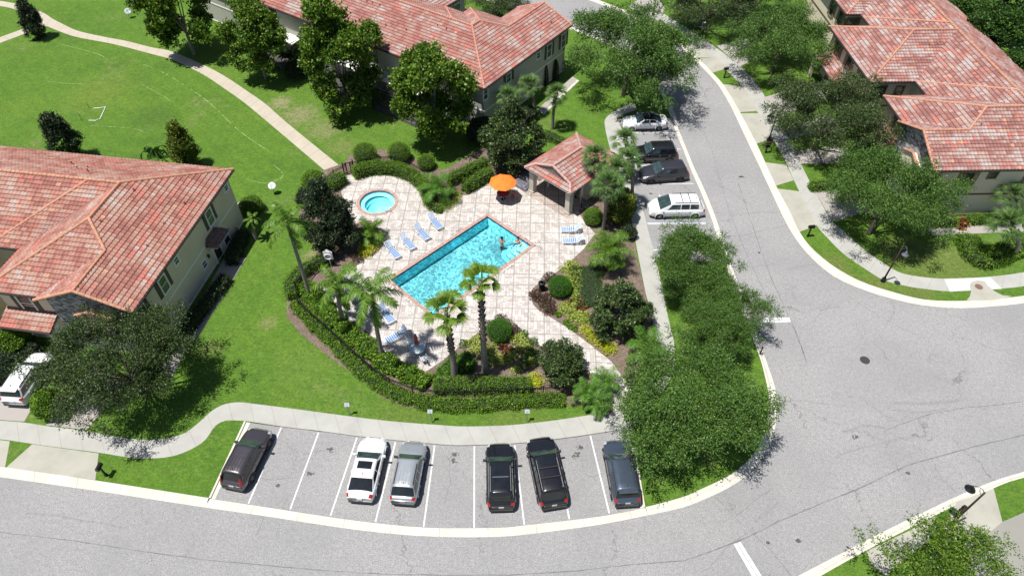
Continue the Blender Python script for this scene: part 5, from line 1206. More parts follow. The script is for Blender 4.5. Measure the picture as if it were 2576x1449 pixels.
ball('topiary', 'smaller clipped ball outside the fence, right of the two larger ones', 1072, 410, 22, L_HEDGE, 700, .06, .85, seed=5)
ball('topiary', 'clipped ball shrub beside the fence right of the pool house', 1492, 547, 25, L_HEDGE, 700, .07, .8, seed=6)
ball('shrub', 'round dark shrub left of the gate, against the clipped hedge', 790, 456, 28, L_HEDGE, 560, .08, .85, seed=7, lump=.08)
ball('shrub', 'dark green shrub between the gate hedge and the black evergreen', 772, 500, 25, L_DARK, 560, .09, .9, seed=8, lump=.1)
ball('shrub', 'tall golden leaved shrub under the cabbage palms', 1560, 522, 38, L_YEL, 520, .11, 1.25, seed=9, lump=.1)
ball('shrub', 'dark shrub beneath the golden one beside the pavement', 1580, 585, 22, L_DARK, 520, .10, .8, seed=19, lump=.1)
ball('shrub', 'round shrub at the wall corner of the tan house, near the white unit', 632, 518, 27, L_HEDGE, 560, .08, .75, seed=10, lump=.05)
ball('shrub', 'leafy shrub between the two driveways at the left', 124, 1018, 31, L_HEDGE, 520, .10, 1.1, seed=11, lump=.1)
ball('shrub', 'green shrub at the left edge beside the tiled porch', 16, 858, 42, L_HEDGE, 520, .11, .8, seed=12, lump=.1)
ball('shrub', 'dark shrub at the left edge above the white car', 10, 925, 36, L_DARK, 520, .11, .7, seed=13, lump=.1)
ball('shrub', 'small dark shrub at the foot of the tiled porch', 78, 882, 20, L_DARK, 420, .11, .8, seed=14, lump=.1)
ball('shrub', 'dark shrub against the long house under the nearest maple', 1210, 330, 34, L_DARK, 480, .11, .9, seed=15, lump=.1)
ball('shrub', 'dark shrub at the foot of the pair of cabbage palms', 1325, 290, 24, L_DARK, 480, .11, .8, seed=16, lump=.1)
ball('shrub', 'low dark shrub under the banana plants by the long house', 745, 178, 26, L_DARK, 420, .11, .7, seed=17, lump=.1)
ball('shrub', 'green shrub in front of the stone gable of the cream house', 2178, 368, 32, L_GROUND, 420, .12, .8, seed=18, lump=.1)
for (u, v, h_, lab) in ((1370, 218, 2.6, 'narrow dark cypress against the grey green wall, the nearer one'), (1396, 202, 2.4, 'narrow dark cypress against the grey green wall, the farther one')):
    p = G(u, v, 0); r_ = thing('cypress', lab, 'shrub', (p.x, p.y, ZL)); g = np.random.default_rng(int(u)); n = 2200
    z = g.uniform(0, 1, n); a = g.uniform(0, 6.28, n); rr = .42 * np.sqrt(np.clip(1 - z ** 2.2, .02, 1)); C = np.stack([np.cos(a) * rr, np.sin(a) * rr, z * h_], 1)
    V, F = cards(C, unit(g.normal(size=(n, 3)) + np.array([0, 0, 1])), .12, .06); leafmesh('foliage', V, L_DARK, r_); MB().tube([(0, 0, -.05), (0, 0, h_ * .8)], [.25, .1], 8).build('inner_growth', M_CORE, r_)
ORD = ['leftmost', 'second', 'third', 'fourth', 'fifth', 'sixth', 'seventh', 'eighth', 'ninth', 'tenth', 'eleventh', 'twelfth']
def many(lst, m, name, label, group, h=.45, leaf=.13, lw=.55, spike=False, r=16, n=None):
    order = sorted(range(len(lst)), key=lambda i: lst[i][0])
    for i, q in enumerate(lst):
        rr = q[2] if len(q) > 2 else r; k = order.index(i)
        lab = label + ((', leftmost' if k == 0 else ', rightmost' if k == len(lst) - 1 else ', ' + ORD[k] + ' from the left') if len(lst) > 1 else '')
        bush(name, lab, q[0], q[1], rr, m, 100 + i * 7 + int(q[0]) % 97, h, leaf, n, 'shrub', group, lw, spike)
def cD(x, y): return (x * .2948 + 1245, y * .2948 + 644)
many([(*cD(x, y), r) for x, y, r in ((600, 115, 15), (640, 70, 14), (690, 95, 16), (650, 170, 17), (710, 200, 16), (655, 240, 15), (705, 275, 17), (690, 320, 14), (715, 150, 14))], L_LIME, 'lime_shrub', 'lime shrub in the right-hand bed above the ball', 'lime shrubs above the topiary ball', .4, .13)
many([(*cD(x, y), r) for x, y, r in ((690, 350, 15), (600, 425, 14), (580, 465, 14), (640, 480, 17), (670, 530, 16), (720, 500, 15), (770, 505, 14), (780, 560, 14), (720, 560, 14), (660, 430, 14))], L_LIME, 'lime_shrub', 'lime shrub round the red crotons of the right-hand bed', 'lime shrubs round the red crotons', .4, .13)
many([(*cD(x, y), r) for x, y, r in ((770, 625, 16), (800, 670, 18), (850, 705, 16), (890, 745, 15), (940, 765, 16), (1000, 790, 17), (960, 800, 15))], L_NEON, 'yellow_shrub', 'bright yellow shrub in the row along the gate path', 'bright yellow shrubs along the path', .45, .10)
many([cD(640, 390), cD(615, 400)], L_RED, 'croton', 'dark red croton between lime shrubs', 'dark red crotons', .6, .30, .9, True, 13, 60)
many([cD(735, 385), cD(760, 420), cD(715, 445), cD(745, 465)], L_RED, 'croton', 'orange croton beside the dark ground cover', 'orange crotons right of the topiary ball', .6, .30, .9, True, 14, 60)
many([cD(350, 320), cD(375, 355), cD(335, 345), cD(410, 390), cD(440, 350), cD(430, 430)], L_BRONZE, 'bronze_shrub', 'rust coloured shrub below the litter bin', 'rust coloured shrubs by the litter bin', .45, .13, .55, False, 15)
many([cD(470, 400), cD(490, 450), cD(455, 470)], L_BRONZE, 'bronze_shrub', 'dark bronze shrub below the topiary ball', 'dark bronze shrubs below the ball', .5, .13, .55, False, 14)
many([cD(440, 195), cD(475, 170)], L_BRONZE, 'bronze_shrub', 'dark purple shrub behind the litter bin', 'dark purple shrubs behind the bin', .6, .12, .5, False, 15)
hedge('ground_cover', 'deep green ground cover between lime shrubs and the feathery palm', [cD(770, 90), cD(790, 200), cD(800, 300), cD(830, 400)], 2.3, .35, L_GROUND, 420, .09, seed=31, wob=.15)
many([cD(540, 500), cD(610, 565), cD(640, 600), cD(680, 620)], L_HEDGE, 'grass_clump', 'small grassy clump beside the gate path', 'grassy clumps beside the gate path', .4, .3, .5, True, 11, 160)
many([(*cB(x, y), r) for x, y, r in ((1490, 790, 14), (1540, 760, 15), (1510, 840, 16), (1570, 840, 17), (1580, 790, 14), (1640, 870, 17), (1660, 820, 14), (1690, 900, 16), (1640, 930, 14), (1730, 930, 15), (1780, 900, 15), (1810, 870, 14))], L_LIME, 'lime_shrub', 'lime shrub in the triangular bed towards the palms', 'lime shrubs in the triangular bed', .4, .13)
many([(*cB(x, y), r) for x, y, r in ((1820, 760, 15), (1870, 740, 15), (1900, 790, 16), (1860, 820, 14), (1930, 830, 14), (1940, 880, 15), (1950, 930, 15), (1830, 990, 15))], L_LIME, 'lime_shrub', 'lime shrub on the path side of the triangular bed', 'lime shrubs on the path side of the triangular bed', .4, .13)
many([cB(1735, 810), cB(1760, 850), cB(1790, 830), cB(1770, 880)], L_RED, 'croton', 'red croton in the middle of the triangular bed', 'crotons in the triangular bed', .6, .30, .9, True, 15, 60)
many([cB(1715, 595), cB(1760, 625), cB(1800, 660), cB(1835, 690), cB(1625, 650)], L_BRONZE, 'bronze_shrub', 'dark red shrub behind the ball of the triangular bed', 'dark red shrubs behind the ball', .5, .12, .5, False, 13)
many([cB(1970, 1040), cB(2010, 1080), cB(1975, 1100)], L_NEON, 'yellow_shrub', 'bright yellow shrub beside the square cut hedge', 'bright yellow shrubs beside the square hedge', .5, .10, .55, False, 16)
many([(*cB(x, y), r) for x, y, r in ((1370, 900, 20), (1440, 930, 22), (1400, 980, 22), (1480, 970, 20), (1320, 950, 18), (1270, 990, 17), (1240, 1030, 14), (1450, 880, 18), (1500, 920, 16), (1330, 1010, 18))], L_PYG, 'grass_clump', 'olive grassy clump beside the shaggy fan palm', 'olive grassy clumps by the shaggy palm', .5, .4, .4, True, 18, 260)
many([(*cB(x, y), r) for x, y, r in ((1440, 790, 14), (1890, 720, 14), (1960, 780, 15), (1910, 900, 18), (1960, 860, 16), (1900, 950, 14))], L_GROUND, 'green_shrub', 'green shrub on the rim of the triangular bed', 'green shrubs on the rim of the triangular bed', .4, .12)
many([(*cA(x, y), r) for x, y, r in ((1175, 500, 14), (1200, 530, 15), (1250, 540, 15), (1300, 535, 14), (1345, 510, 15), (1385, 480, 14), (1390, 440, 13), (1350, 440, 14))], L_LIME, 'lime_shrub', 'lime edging shrub of the curved bed', 'edging shrubs of the curved bed', .45, .10)
hedge('hedge', 'green edging hedge on the spa side of the curved bed', [cA(1160, 420), cA(1165, 470), cA(1200, 515), cA(1260, 530)], .7, .6, L_HEDGE, 400, .1, seed=33)
many([cA(680, 850), cA(730, 850), cA(700, 880)], L_NEON, 'yellow_shrub', 'yellow green shrub beside the loungers', 'yellow green shrubs by the loungers', .6, .11, .55, False, 17)
many([cA(620, 900), cA(640, 930)], L_BRONZE, 'bronze_shrub', 'bronze shrub at the left deck edge', 'bronze shrubs at the left deck edge', .5, .12, .5, False, 14)
many([(2427, 556), (2420, 563)], L_RED, 'cordyline', 'red and yellow cordyline at the cream wall', 'cordylines at the cream wall', .8, .4, .9, True, 17, 60)
many([cB(860, 895), cB(930, 925)], L_RED, 'flowering_plant', 'small orange flowering plant by the queen palm', 'orange flowering plants', .3, .12, .5, False, 9)
# banana plants
def banana(label, u, v, rpx, seed, h=2.2):
    p = G(u, v, 0); r = rpx / px_m(u, v, h); r_ = thing('banana_plant', label, 'plant', (p.x, p.y, ZL)); g = np.random.default_rng(seed); V = []
    for i in range(13):
        az = i * 2.4; el = g.uniform(.5, 1.2); d = np.array([math.cos(az) * math.cos(el), math.sin(az) * math.cos(el), math.sin(el)]); o = np.array([g.normal() * .2, g.normal() * .2, h * .3])
        V += blade_strip(o, d, unit(np.array([-d[1], d[0], .3])), r * 1.6, .55, 1.6, 6)
    leafmesh('leaves', np.array(V), m_leaf('banana_leaves', [(0, (.02, .06, .012)), (.6, (.045, .11, .02)), (1, (.10, .17, .03))], .25, .35), r_); MB().tube([(0, 0, -.05), (.1, 0, h * .4)], [.16, .1], 8).build('stem', B_PALM, r_)
banana('dark banana plant between the first and second maples from the left', 735, 165, 44, 2, 3.2)
banana('tattered banana plant beside the golden tree behind the roof', 400, 398, 32, 5, 1.6)

# ================================================ fence
M_IRON = plain('black_iron', (.012, .012, .013), .45, .2)
fn_A = [cA(380, 325), cA(430, 275), cA(490, 235), cA(545, 205)]
fn_B = [cA(575, 200), cA(640, 175), cA(720, 158), cA(820, 148), cA(900, 150), cA(980, 170), cA(1060, 205), cA(1150, 262), cA(1240, 330)]
fn_C = [cA(1345, 385), cA(1440, 320), cA(1530, 262), cA(1610, 210)]
fn_D = [cB(160, 330), cB(168, 430), cB(270, 540), cB(430, 675), cB(600, 835), cB(760, 970), cB(900, 1062), cB(1100, 1130), cB(1300, 1145), cB(1500, 1143), cB(1960, 1120), cB(2240, 1108)]
fn_E = [cA(440, 880), cA(320, 925), cA(205, 1035), cA(160, 1090), cB(160, 330)]
fn_F = [(1351, 386), (1369, 376), (1388, 388), (1402, 400)]
def fence(label, line, h=1.25, sm=5):
    ln = GP(line, ZL + h); ln = catmull(ln, sm) if len(line) > 2 else ln
    L = sum((ln[i + 1] - ln[i]).length for i in range(len(ln) - 1)); n = max(2, int(round(L / 1.9))); P, t = resample([(p.x, p.y) for p in ln], n + 1)
    c = P.mean(0); r_ = thing('iron_fence', label, 'fence', (c[0], c[1], ZL)); P = P - c
    for i in range(n + 1): MB().box((P[i][0], P[i][1], h / 2), (.07, .07, h + .1)).box((P[i][0], P[i][1], h + .07), (.10, .10, .03)).build('post', M_IRON, r_)
    for i in range(n):
        a, b_ = P[i], P[i + 1]; b = MB(); a3 = Vector((a[0], a[1], 0)); c3 = Vector((b_[0], b_[1], 0)); k = max(2, int((c3 - a3).length / .125))
        for z in (.15, h - .22, h - .06): b.beam(a3 + Vector((0, 0, z)), c3 + Vector((0, 0, z)), .045, .035)
        for q in range(1, k): p = a3.lerp(c3, q / k); b.beam(p + Vector((0, 0, .05)), p + Vector((0, 0, h + .02)), .02)
        b.build('panel', M_IRON, r_)
    return r_
fence('black iron fence curving along the lawn, between the outer hedge and the deck planting', fn_D)
fence('black iron fence beside the queen palm trunk at the upper left of the lawn', fn_E)
fence('short black iron fence left of the spa gate', fn_A)
fence('black iron fence curving behind the tall spa hedge', fn_B)
fence('diagonal black iron fence between the two clipped hedges', fn_C)
fence('black iron fence behind the pool house, beside the magnolia', fn_F)
fence('short black iron fence beside the front right column of the pool house', [(1464, 497), (1490, 512), (1504, 522)])
gt = thing('fence_gate', 'narrow black gate at the end of the park path', 'gate', tuple(G(*cA(560, 200), 1.35).xy) + (ZL,), .5)
for x in (-.5, .5): MB().box((x, 0, .7), (.09, .09, 1.5)).build('gate_post', M_IRON, gt)
b = MB(); [b.box((0, 0, z), (.92, .04, .05)) for z in (.15, 1.25)]; [b.box((-.45 + .1 * i, 0, .7), (.02, .02, 1.15)) for i in range(10)]; b.build('gate_leaf', M_IRON, gt)

# ================================================ pool house
O_ = Vector((1.08, 50.6)); _a = R(-44.0); ex = Vector((math.cos(_a), math.sin(_a))); ey = Vector((-math.sin(_a), math.cos(_a)))
def XP(x, y, z): return (O_.x + ex.x * x + ey.x * y, O_.y + ex.y * x + ey.y * y, z)
ph = thing('pool_house', 'small cream pool house with pink tiled roof and open porch beside the deck', 'pool house', XP(2.83, 3.7, 0))
M_CREAM = plain('cream_stucco', (.46, .43, .36), .9, var=.08, scale=2)
W_, D_, ze = 5.66, 7.4, 2.9; hw = W_ / 2; zr = ze + hw * KP_
acc = []
tile_plane(acc, [(0, .75), (.75, .75), (hw, .75), (hw, D_ - hw), (0, D_)][0:1] + [(hw, .75), (hw, D_ - hw), (0, D_)], (0, 0), (1, 0), ze, KP_, None)
tile_plane(acc, [(0, 0), (.75, .75), (0, .75)], (0, 0), (1, 0), ze, KP_, None)
tile_plane(acc, [(W_, .75), (W_, D_), (hw, D_ - hw), (hw, .75)], (W_, 0), (-1, 0), ze, KP_, None)
tile_plane(acc, [(W_, 0), (W_, .75), (W_ - .75, .75)], (W_, 0), (-1, 0), ze, KP_, None)
tile_plane(acc, [(0, D_), (hw, D_ - hw), (W_, D_)], (0, D_), (0, -1), ze, KP_, None)
tile_plane(acc, [(0, 0), (W_, 0), (W_ - .8, .8), (.8, .8)], (0, 0), (0, 1), ze, KP_, None)
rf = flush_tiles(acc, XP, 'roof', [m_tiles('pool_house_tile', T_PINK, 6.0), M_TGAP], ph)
b = MB()
for a_, b_ in (((.1, 0, ze), (.75, .75, ze + .31)), ((W_ - .1, 0, ze), (W_ - .75, .75, ze + .31)), ((.75, .75, ze + .31), (hw, .75, zr)), ((W_ - .75, .75, ze + .31), (hw, .75, zr)), ((hw, .75, zr), (hw, D_ - hw, zr)), ((hw, D_ - hw, zr), (0, D_, ze)), ((hw, D_ - hw, zr), (W_, D_, ze))):
    p0 = Vector(XP(*a_)); q0 = Vector(XP(*b_)); n = max(2, int((q0 - p0).length / .38)); d = (q0 - p0) / n
    for i in range(n): b.tube([p0 + d * i + Vector((0, 0, .06)), p0 + d * (i + 1.06) + Vector((0, 0, .06))], [.14, .11], 8)
b.build('ridge_cap', plain('pool_house_cap', (.42, .27, .23), .8, var=.2), rf)
b = MB(); b.add([XP(.6, .74, ze + .2), XP(W_ - .6, .74, ze + .2), XP(hw, .74, zr - .04)], [(0, 1, 2)]); b.build('gable_panel', plain('gable_board', (.16, .15, .14), .8), rf)  # flat dark grey triangle closing the front gable
b = MB(); b.prism([XP(*q, 0)[:2] for q in ((.25, .25), (W_ - .25, .25), (W_ - .25, D_ - .25), (.25, D_ - .25))], ze - .32, ze - .03); b.build('beam', M_CREAM, ph)
b = MB(); b.prism([XP(*q, 0)[:2] for q in ((.02, .02), (W_ - .02, .02), (W_ - .02, D_ - .02), (.02, D_ - .02))], ze - .06, ze + .0); b.build('soffit', M_WHITE, ph)
b = MB(); b.prism([XP(*q, 0)[:2] for q in ((.5, 2.9), (W_ - .5, 2.9), (W_ - .5, D_ - .5), (.5, D_ - .5))], .05, ze - .32); b.build('wall', M_CREAM, ph)
for x, y in ((.62, .62), (W_ - .62, .62), (W_ - .62, 2.5), (.62, 2.5)):
    b = MB(); wd = .50 if y < 1 else .22
    b.box(XP(x, y, 1.3), (wd, wd, 2.55), _a); 
    if y < 1: b.box(XP(x, y, .2), (.62, .62, .22), _a); b.box(XP(x, y, 2.2), (.58, .58, .12), _a)
    b.build('column', M_CREAM, ph)
b = MB(); b.prism([XP(*q, 0)[:2] for q in ((.1, -.1), (W_ - .1, -.1), (W_ - .1, 3.0), (.1, 3.0))], ZD - .05, ZD + .016); b.build('porch_floor', m_pavers('porch_pavers', R(2), (.40, .34, .30), (.28, .23, .20), line=(.12, .11, .1)), ph)
dr = MB().box(XP(1.15, 2.45, 1.15), (.95, .05, 2.05), _a + 1.9).build('door', M_WHITE, ph); 
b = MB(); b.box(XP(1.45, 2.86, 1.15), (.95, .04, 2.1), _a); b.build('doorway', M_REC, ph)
MB().box(XP(3.9, 2.86, 1.5), (1.6, .04, .9), _a).build('notice_board', plain('notice_board', (.10, .10, .10), .4), ph)
for x in (3.3, 4.2): b = MB(); b.box(XP(x, 2.65, .8), (.42, .36, .42), _a); b.box(XP(x, 2.65, .38), (.16, .2, .7), _a); b.build('drinking_fountain', M_STEEL, ph)
for ch in ph.children: ch.location = ch.location - ph.location
# ================================================ CARS
def paint(name, c, metal=.25, rough=.32):
    k = NM(name, rough, metal, .5); k.color(c); k.b.inputs['Coat Weight'].default_value = 1.0; k.b.inputs['Coat Roughness'].default_value = .04
    k.l(k.ramp(k.noise(2.0, 3), [(.3, (rough * .9,) * 3), (.7, (rough * 1.15,) * 3)]), k.b.inputs['Roughness']); return k.m
def m_glass(name, c, rough=.04):
    k = NM(name, rough, 0, .9); k.color(k.ramp(k.noise(2.2, 2), [(.35, c), (.7, tuple(x * 1.9 for x in c))])); return k.m
C_GLASS = m_glass('car_glass', (.022, .038, .040)); C_TINT = m_glass('tinted_glass', (.006, .007, .008))
C_TYRE = plain('tyre_rubber', (.018, .018, .019), .85); C_RIM = plain('alloy_rim', (.42, .42, .43), .3, .8); C_RIMD = plain('dark_rim', (.06, .06, .065), .35, .6)
C_RED = plain('tail_lamp', (.32, .012, .012), .15, 0, .6); C_LAMP = plain('head_lamp', (.50, .52, .54), .12, .2, .7); C_TRIM = plain('black_trim', (.02, .02, .021), .55); C_PLATE = plain('number_plate', (.45, .47, .45), .5)
def prof_at(pr, x):
    xs = [p[0] for p in pr]; ys = [p[1] for p in pr]; return float(np.interp(x, xs, ys))
def smooth(pr, w=.12):
    xs = np.linspace(pr[0][0], pr[-1][0], 90); ys = np.interp(xs, [p[0] for p in pr], [p[1] for p in pr]); dx = xs[1] - xs[0]; k = max(1, int(w / dx)); ker = np.hanning(2 * k + 3)[1:-1]; ker /= ker.sum()
    yp = np.convolve(np.pad(ys, (len(ker) // 2,), 'edge'), ker, 'valid')[:90]; return list(zip(xs, yp))
def car(label, u1, v1, u2, v2, L, Wd, H, style, pm, group, roofm=None, opts=(), tint=C_GLASS, rear=C_TINT, rim=C_RIM, zg=0.0, cat='car', name='parked_car'):
    a = G(u1, v1, .7); b_ = G(u2, v2, .4); c = (a + b_) / 2; hd = math.atan2(a.y - b_.y, a.x - b_.x)
    root = thing(name, label, cat, (c.x, c.y, zg), hd, group)
    h = L / 2; w = Wd / 2
    if style == 'suv': zb, hood, cowl, wst, rfr, rgb, deck = 1.02, 1.0, h - 1.22, h - 1.95, -h + .52, -h + .16, None
    elif style == 'wagon': zb, hood, cowl, wst, rfr, rgb, deck = .96, .94, h - 1.18, h - 1.85, -h + .62, -h + .2, None
    elif style == 'sedan': zb, hood, cowl, wst, rfr, rgb, deck = .93, .90, h - 1.38, h - 2.1, -h + 1.38, -h + .62, .97
    elif style == 'fast': zb, hood, cowl, wst, rfr, rgb, deck = .93, .90, h - 1.30, h - 2.05, -h + 1.15, -h + .38, .98
    elif style == 'van': zb, hood, cowl, wst, rfr, rgb, deck = 1.0, .96, h - .80, h - 1.85, -h + .62, -h + .20, None
    top = [(-h, .70 if deck is None else .80), (-h + .05, .92), (-h + .16, zb if deck is None else deck), (rgb, zb if deck is None else deck), (cowl, zb), (cowl + .05, zb), (h - .45, hood - .12), (h - .16, hood - .26), (h, .52)]
    top = smooth(sorted(top), .09)
    def hw(x):
        t = abs(x) / h; e = max(0, (t - .62) / .38); return w * (1 - (.23 if x > 0 else .14) * e ** 2.6)
    def hull(x):
        W_ = hw(x); zt = prof_at(top, x); e = max(0, (abs(x) / h - .9) / .1); zl = .24 + .08 * e ** 2
        m_ = (zl + zt) / 2
        half = [(W_ * .90, zl), (W_ * .975, zl + .10), (W_ * .99, m_ - .02), (W_, min(zt - .12, m_ + .12)), (W_ * .975, zt - .07), (W_ * .90, zt - .015), (W_ * .70, zt + .012), (W_ * .35, zt + .032), (0, zt + .038)]
        return [Vector((x, y, z)) for y, z in half] + [Vector((x, -y, z)) for y, z in half[-2::-1]]
    xs = np.concatenate([[-h, -h + .02, -h + .06], np.linspace(-h + .12, h - .14, 34), [h - .08, h - .03, h]])
    vs = []; fs = []; n = 17
    for x in xs: vs += hull(x)
    for i in range(len(xs) - 1): fs += [(i * n + j, i * n + j + 1, (i + 1) * n + j + 1, (i + 1) * n + j) for j in range(n - 1)] + [(i * n + n - 1, i * n, (i + 1) * n, (i + 1) * n + n - 1)]
    fs += [tuple(range(n)), tuple(range(len(xs) * n - 1, len(xs) * n - n - 1, -1))]
    mesh('body', vs, fs, pm, root, True)
    # cabin
    rise = H - zb - .03
    rp = smooth([(rgb, 0.0), (rgb + .04, .04), (rfr, rise * .93), (rfr + .35, rise * .99), ((rfr + wst) / 2, rise), (wst, rise * .96), (cowl - .04, .05), (cowl, 0.0)], .10)
    wb = w * .90; wt = w * .72
    def sec(x):
        r = max(0.0, prof_at(rp, x)); f = min(1, r / rise); wB = min(wb, hw(x) * .92); z0 = prof_at(top, x) - .03
        t = wB + (wt - wB) * f ** .9; zr = zb + r
        if deck is not None and x < rfr: z0 = min(z0, zr)
        half = [(wB, z0), (t + .03 * f, zr - .10 * f), (t * .95, zr - .03 * f), (t * .55, zr + .012 * f), (0, zr + .022 * f)]
        return [Vector((x, y, z)) for y, z in half] + [Vector((x, -y, z)) for y, z in half[-2::-1]]
    xs2 = np.linspace(rgb, cowl, 44); vs = []; fs = []; n = 9; mi = []
    for x in xs2: vs += sec(x)
    for i in range(len(xs2) - 1):
        for j in range(n - 1):
            fs.append((i * n + j, i * n + j + 1, (i + 1) * n + j + 1, (i + 1) * n + j)); xm = (xs2[i] + xs2[i + 1]) / 2; mi.append(1 if (roofm and 1 <= j <= 6) else 0)
    mesh('cabin', vs, fs, [pm, roofm or pm], root, True, mi)
    def S(f, x, b):
        s = f(x); i = min(len(s) - 2, max(0, int(b))); return s[i].lerp(s[i + 1], b - i)
    def patch(name, f, x0, x1, b0, b1, m, nx=8, nb=6, off=.010, x0b=None, x1b=None, par=root):
        """a pane laid just proud of a body surface; x0b, x1b: slanted ends at b1"""
        V = []; F = []
        for i in range(nx + 1):
            for j in range(nb + 1):
                t = j / nb; xa = x0 + ((x0b if x0b is not None else x0) - x0) * t; xb = x1 + ((x1b if x1b is not None else x1) - x1) * t
                x = xa + (xb - xa) * i / nx; b = b0 + (b1 - b0) * t
                p = S(f, x, b); px_ = S(f, x + .02, b) - S(f, x - .02, b); pb = S(f, x, min(b + .06, b1 + .06)) - S(f, x, max(0, b - .06)); nn = px_.cross(pb)
                nn = nn.normalized() if nn.length > 1e-9 else Vector((0, 0, 1))
                if nn.dot(Vector((0, p.y, max(.05, p.z - .6)))) < 0: nn = -nn
                V.append(p + nn * off)
        for i in range(nx):
            for j in range(nb): q = i * (nb + 1) + j; F.append((q, q + 1, q + nb + 2, q + nb + 1))
        return mesh(name, V, F, m, par, True)
    patch('windscreen', sec, cowl - .06, wst + .06, 1.35, 6.65, tint, 8, 12, .012)
    patch('rear_window', sec, rgb + .05, rfr - .02, 1.5, 6.5, rear, 6, 12, .012)
    # side glass, pane by pane
    xa = wst - .02; xb = rfr + (.02 if style != 'van' else .05); npan = 3 if style in ('suv', 'wagon', 'van') else 2; edges = np.linspace(xa, xb, npan + 1)
    for sd in (0, 1):
        for k in range(npan):
            e0, e1 = edges[k] - .035, edges[k + 1] + .035
            f0 = e0 + (.42 if k == 0 else 0); f1 = e1 - (.28 if k == npan - 1 and style != 'van' else 0)
            if sd == 0: patch('side_window', sec, f0, f1, .16, .90, rear if k else tint, 5, 3, .010, e0, e1)
            else: patch('side_window', sec, e0, e1, 7.10, 7.84, rear if k else tint, 5, 3, .010, f0, f1)
    # lamps
    for s_, bb in ((0, (3.6, 5.6)), (1, (10.4, 12.4))):
        patch('headlight', hull, h - .42, h - .12, bb[0], bb[1], C_LAMP, 5, 4, .008)
        if 'tall_tail' in opts:
            V = [Vector((-h + .10 + dx, (1 if s_ == 0 else -1) * (hw(-h + .1) * yy), z)) for dx, yy, z in ((-.06, .80, .80), (.02, .95, .80), (.10, .93, 1.05), (.22, .86, 1.42), (.13, .76, 1.42), (.02, .76, 1.05))]
            V2 = [v + Vector((-.04, 0, .02)) for v in V]; m_ = len(V); MB().add(V + V2, [tuple(range(m_)), tuple(range(2 * m_ - 1, m_ - 1, -1))] + [(i, (i + 1) % m_, m_ + (i + 1) % m_, m_ + i) for i in range(m_)]).build('tail_light', C_RED, root)
        else: patch('tail_light', hull, -h + .05, -h + .26, bb[0] - .2, bb[1] - .2, C_RED, 5, 4, .008)
    r_ = .345 if style in ('suv', 'van') else .33
    for ax_ in (h - .88, -h + .92):
        for sg in (-1, 1):
            M = Matrix.Rotation(R(90), 3, 'X'); c0 = (ax_, sg * (w - .115), r_)
            ty = MB().lathe([(r_ * .62, -.10), (r_ * .93, -.115), (r_, -.08), (r_, .08), (r_ * .93, .115), (r_ * .62, .10)], c0, 20, 0, M).build('wheel', C_TYRE, root, True)
            b = MB(); yy = sg * (w - .01); cc = Vector((ax_, yy, r_))
            b.tube([cc - Vector((0, sg * .05, 0)), cc], [r_ * .60, r_ * .60], 16); b.build('rim', C_RIMD, ty)
            b = MB()
            for q in range(5):
                a_ = q * 2 * PI / 5; b.beam(cc + Vector((0, sg * .012, 0)), cc + Vector((math.cos(a_) * r_ * .58, sg * .012, math.sin(a_) * r_ * .58)), .06, .02)
            b.build('spokes', rim, ty)
            b = MB(); b.tube([Vector((ax_ + math.cos(t) * (r_ + .05), sg * (hw(ax_) - .005), r_ + math.sin(t) * (r_ + .05))) for t in np.linspace(-.25, PI + .25, 13)], .045, 6); b.build('wheel_arch', C_TRIM if 'clad' in opts else pm, root, True)
    for sg in (-1, 1):
        b = MB(); b.box((cowl - .30, sg * (w + .07), zb + .07), (.13, .22, .15)); b.beam((cowl - .28, sg * (w - .05), zb), (cowl - .30, sg * (w + .05), zb + .04), .05); b.build('mirror', C_TRIM if 'blackmirror' in opts else pm, root)
    b = MB(); b.box((-h - .005, 0, .72 if deck is None else .62), (.03, .32, .16)); b.build('number_plate', C_PLATE, root)
    b = MB(); b.box((-h + .06, 0, .36), (.22, Wd * .80, .16)); b.build('bumper', C_TRIM if style != 'van' else pm, root)
    b = MB(); b.box((h - .05, 0, .50), (.10, Wd * .42, .16)); b.build('grille', C_TRIM, root)
    for sg in (-1, 1): MB().beam((-h + .5, sg * (w * .985), .27), (h - .6, sg * (w * .985), .27), .04, .09).build('sill', C_TRIM, root)
    for sg in (-1, 1):   # door handles
        for xh in (wst - .75, wst - 1.75): MB().beam((xh, sg * (w + .004), zb - .12), (xh + .18, sg * (w + .004), zb - .12), .03).build('door_handle', C_RIM if 'chrome' in opts else pm, root)
    zr = H
    if 'sunroof' in opts: patch('sunroof', sec, wst - .18, wst - .72, 2.6, 5.4, C_TINT, 4, 6, .008)
    if 'panorama' in opts: patch('sunroof', sec, wst - .10, rfr + .25, 1.9, 6.1, C_TINT, 8, 8, .008); MB().box(((wst + rfr) / 2, 0, H + .005), (.05, w * 1.1, .012)).build('roof_bar', plain('roof_seam', (.12, .12, .13), .4), root)
    if 'rails' in opts:
        for sg in (-1, 1): MB().tube([S(sec, wst - .25, 2 if sg > 0 else 6) + Vector((0, 0, .01)), S(sec, wst - .35, 2 if sg > 0 else 6) + Vector((0, 0, .05)), S(sec, rfr + .25, 2 if sg > 0 else 6) + Vector((0, 0, .06)), S(sec, rfr + .15, 2 if sg > 0 else 6) + Vector((0, 0, .01))], .022, 6).build('roof_rail', C_RIM if 'chrome' in opts else C_TRIM, root)
    if 'bars' in opts:
        for xq in ((wst * .35 + rfr * .65), (wst * .62 + rfr * .38)): MB().beam((xq, -w * .68, H + .055), (xq, w * .68, H + .055), .05, .025).build('crossbar', C_TRIM, root)
    if 'ribs' in opts:
        for yq in (-.32, -.11, .11, .32): MB().beam((wst - .75, yq, H + .006), (rfr + .12, yq, H - .012), .02, .012).build('roof_rib', C_TRIM if 'darkribs' in opts else pm, root)
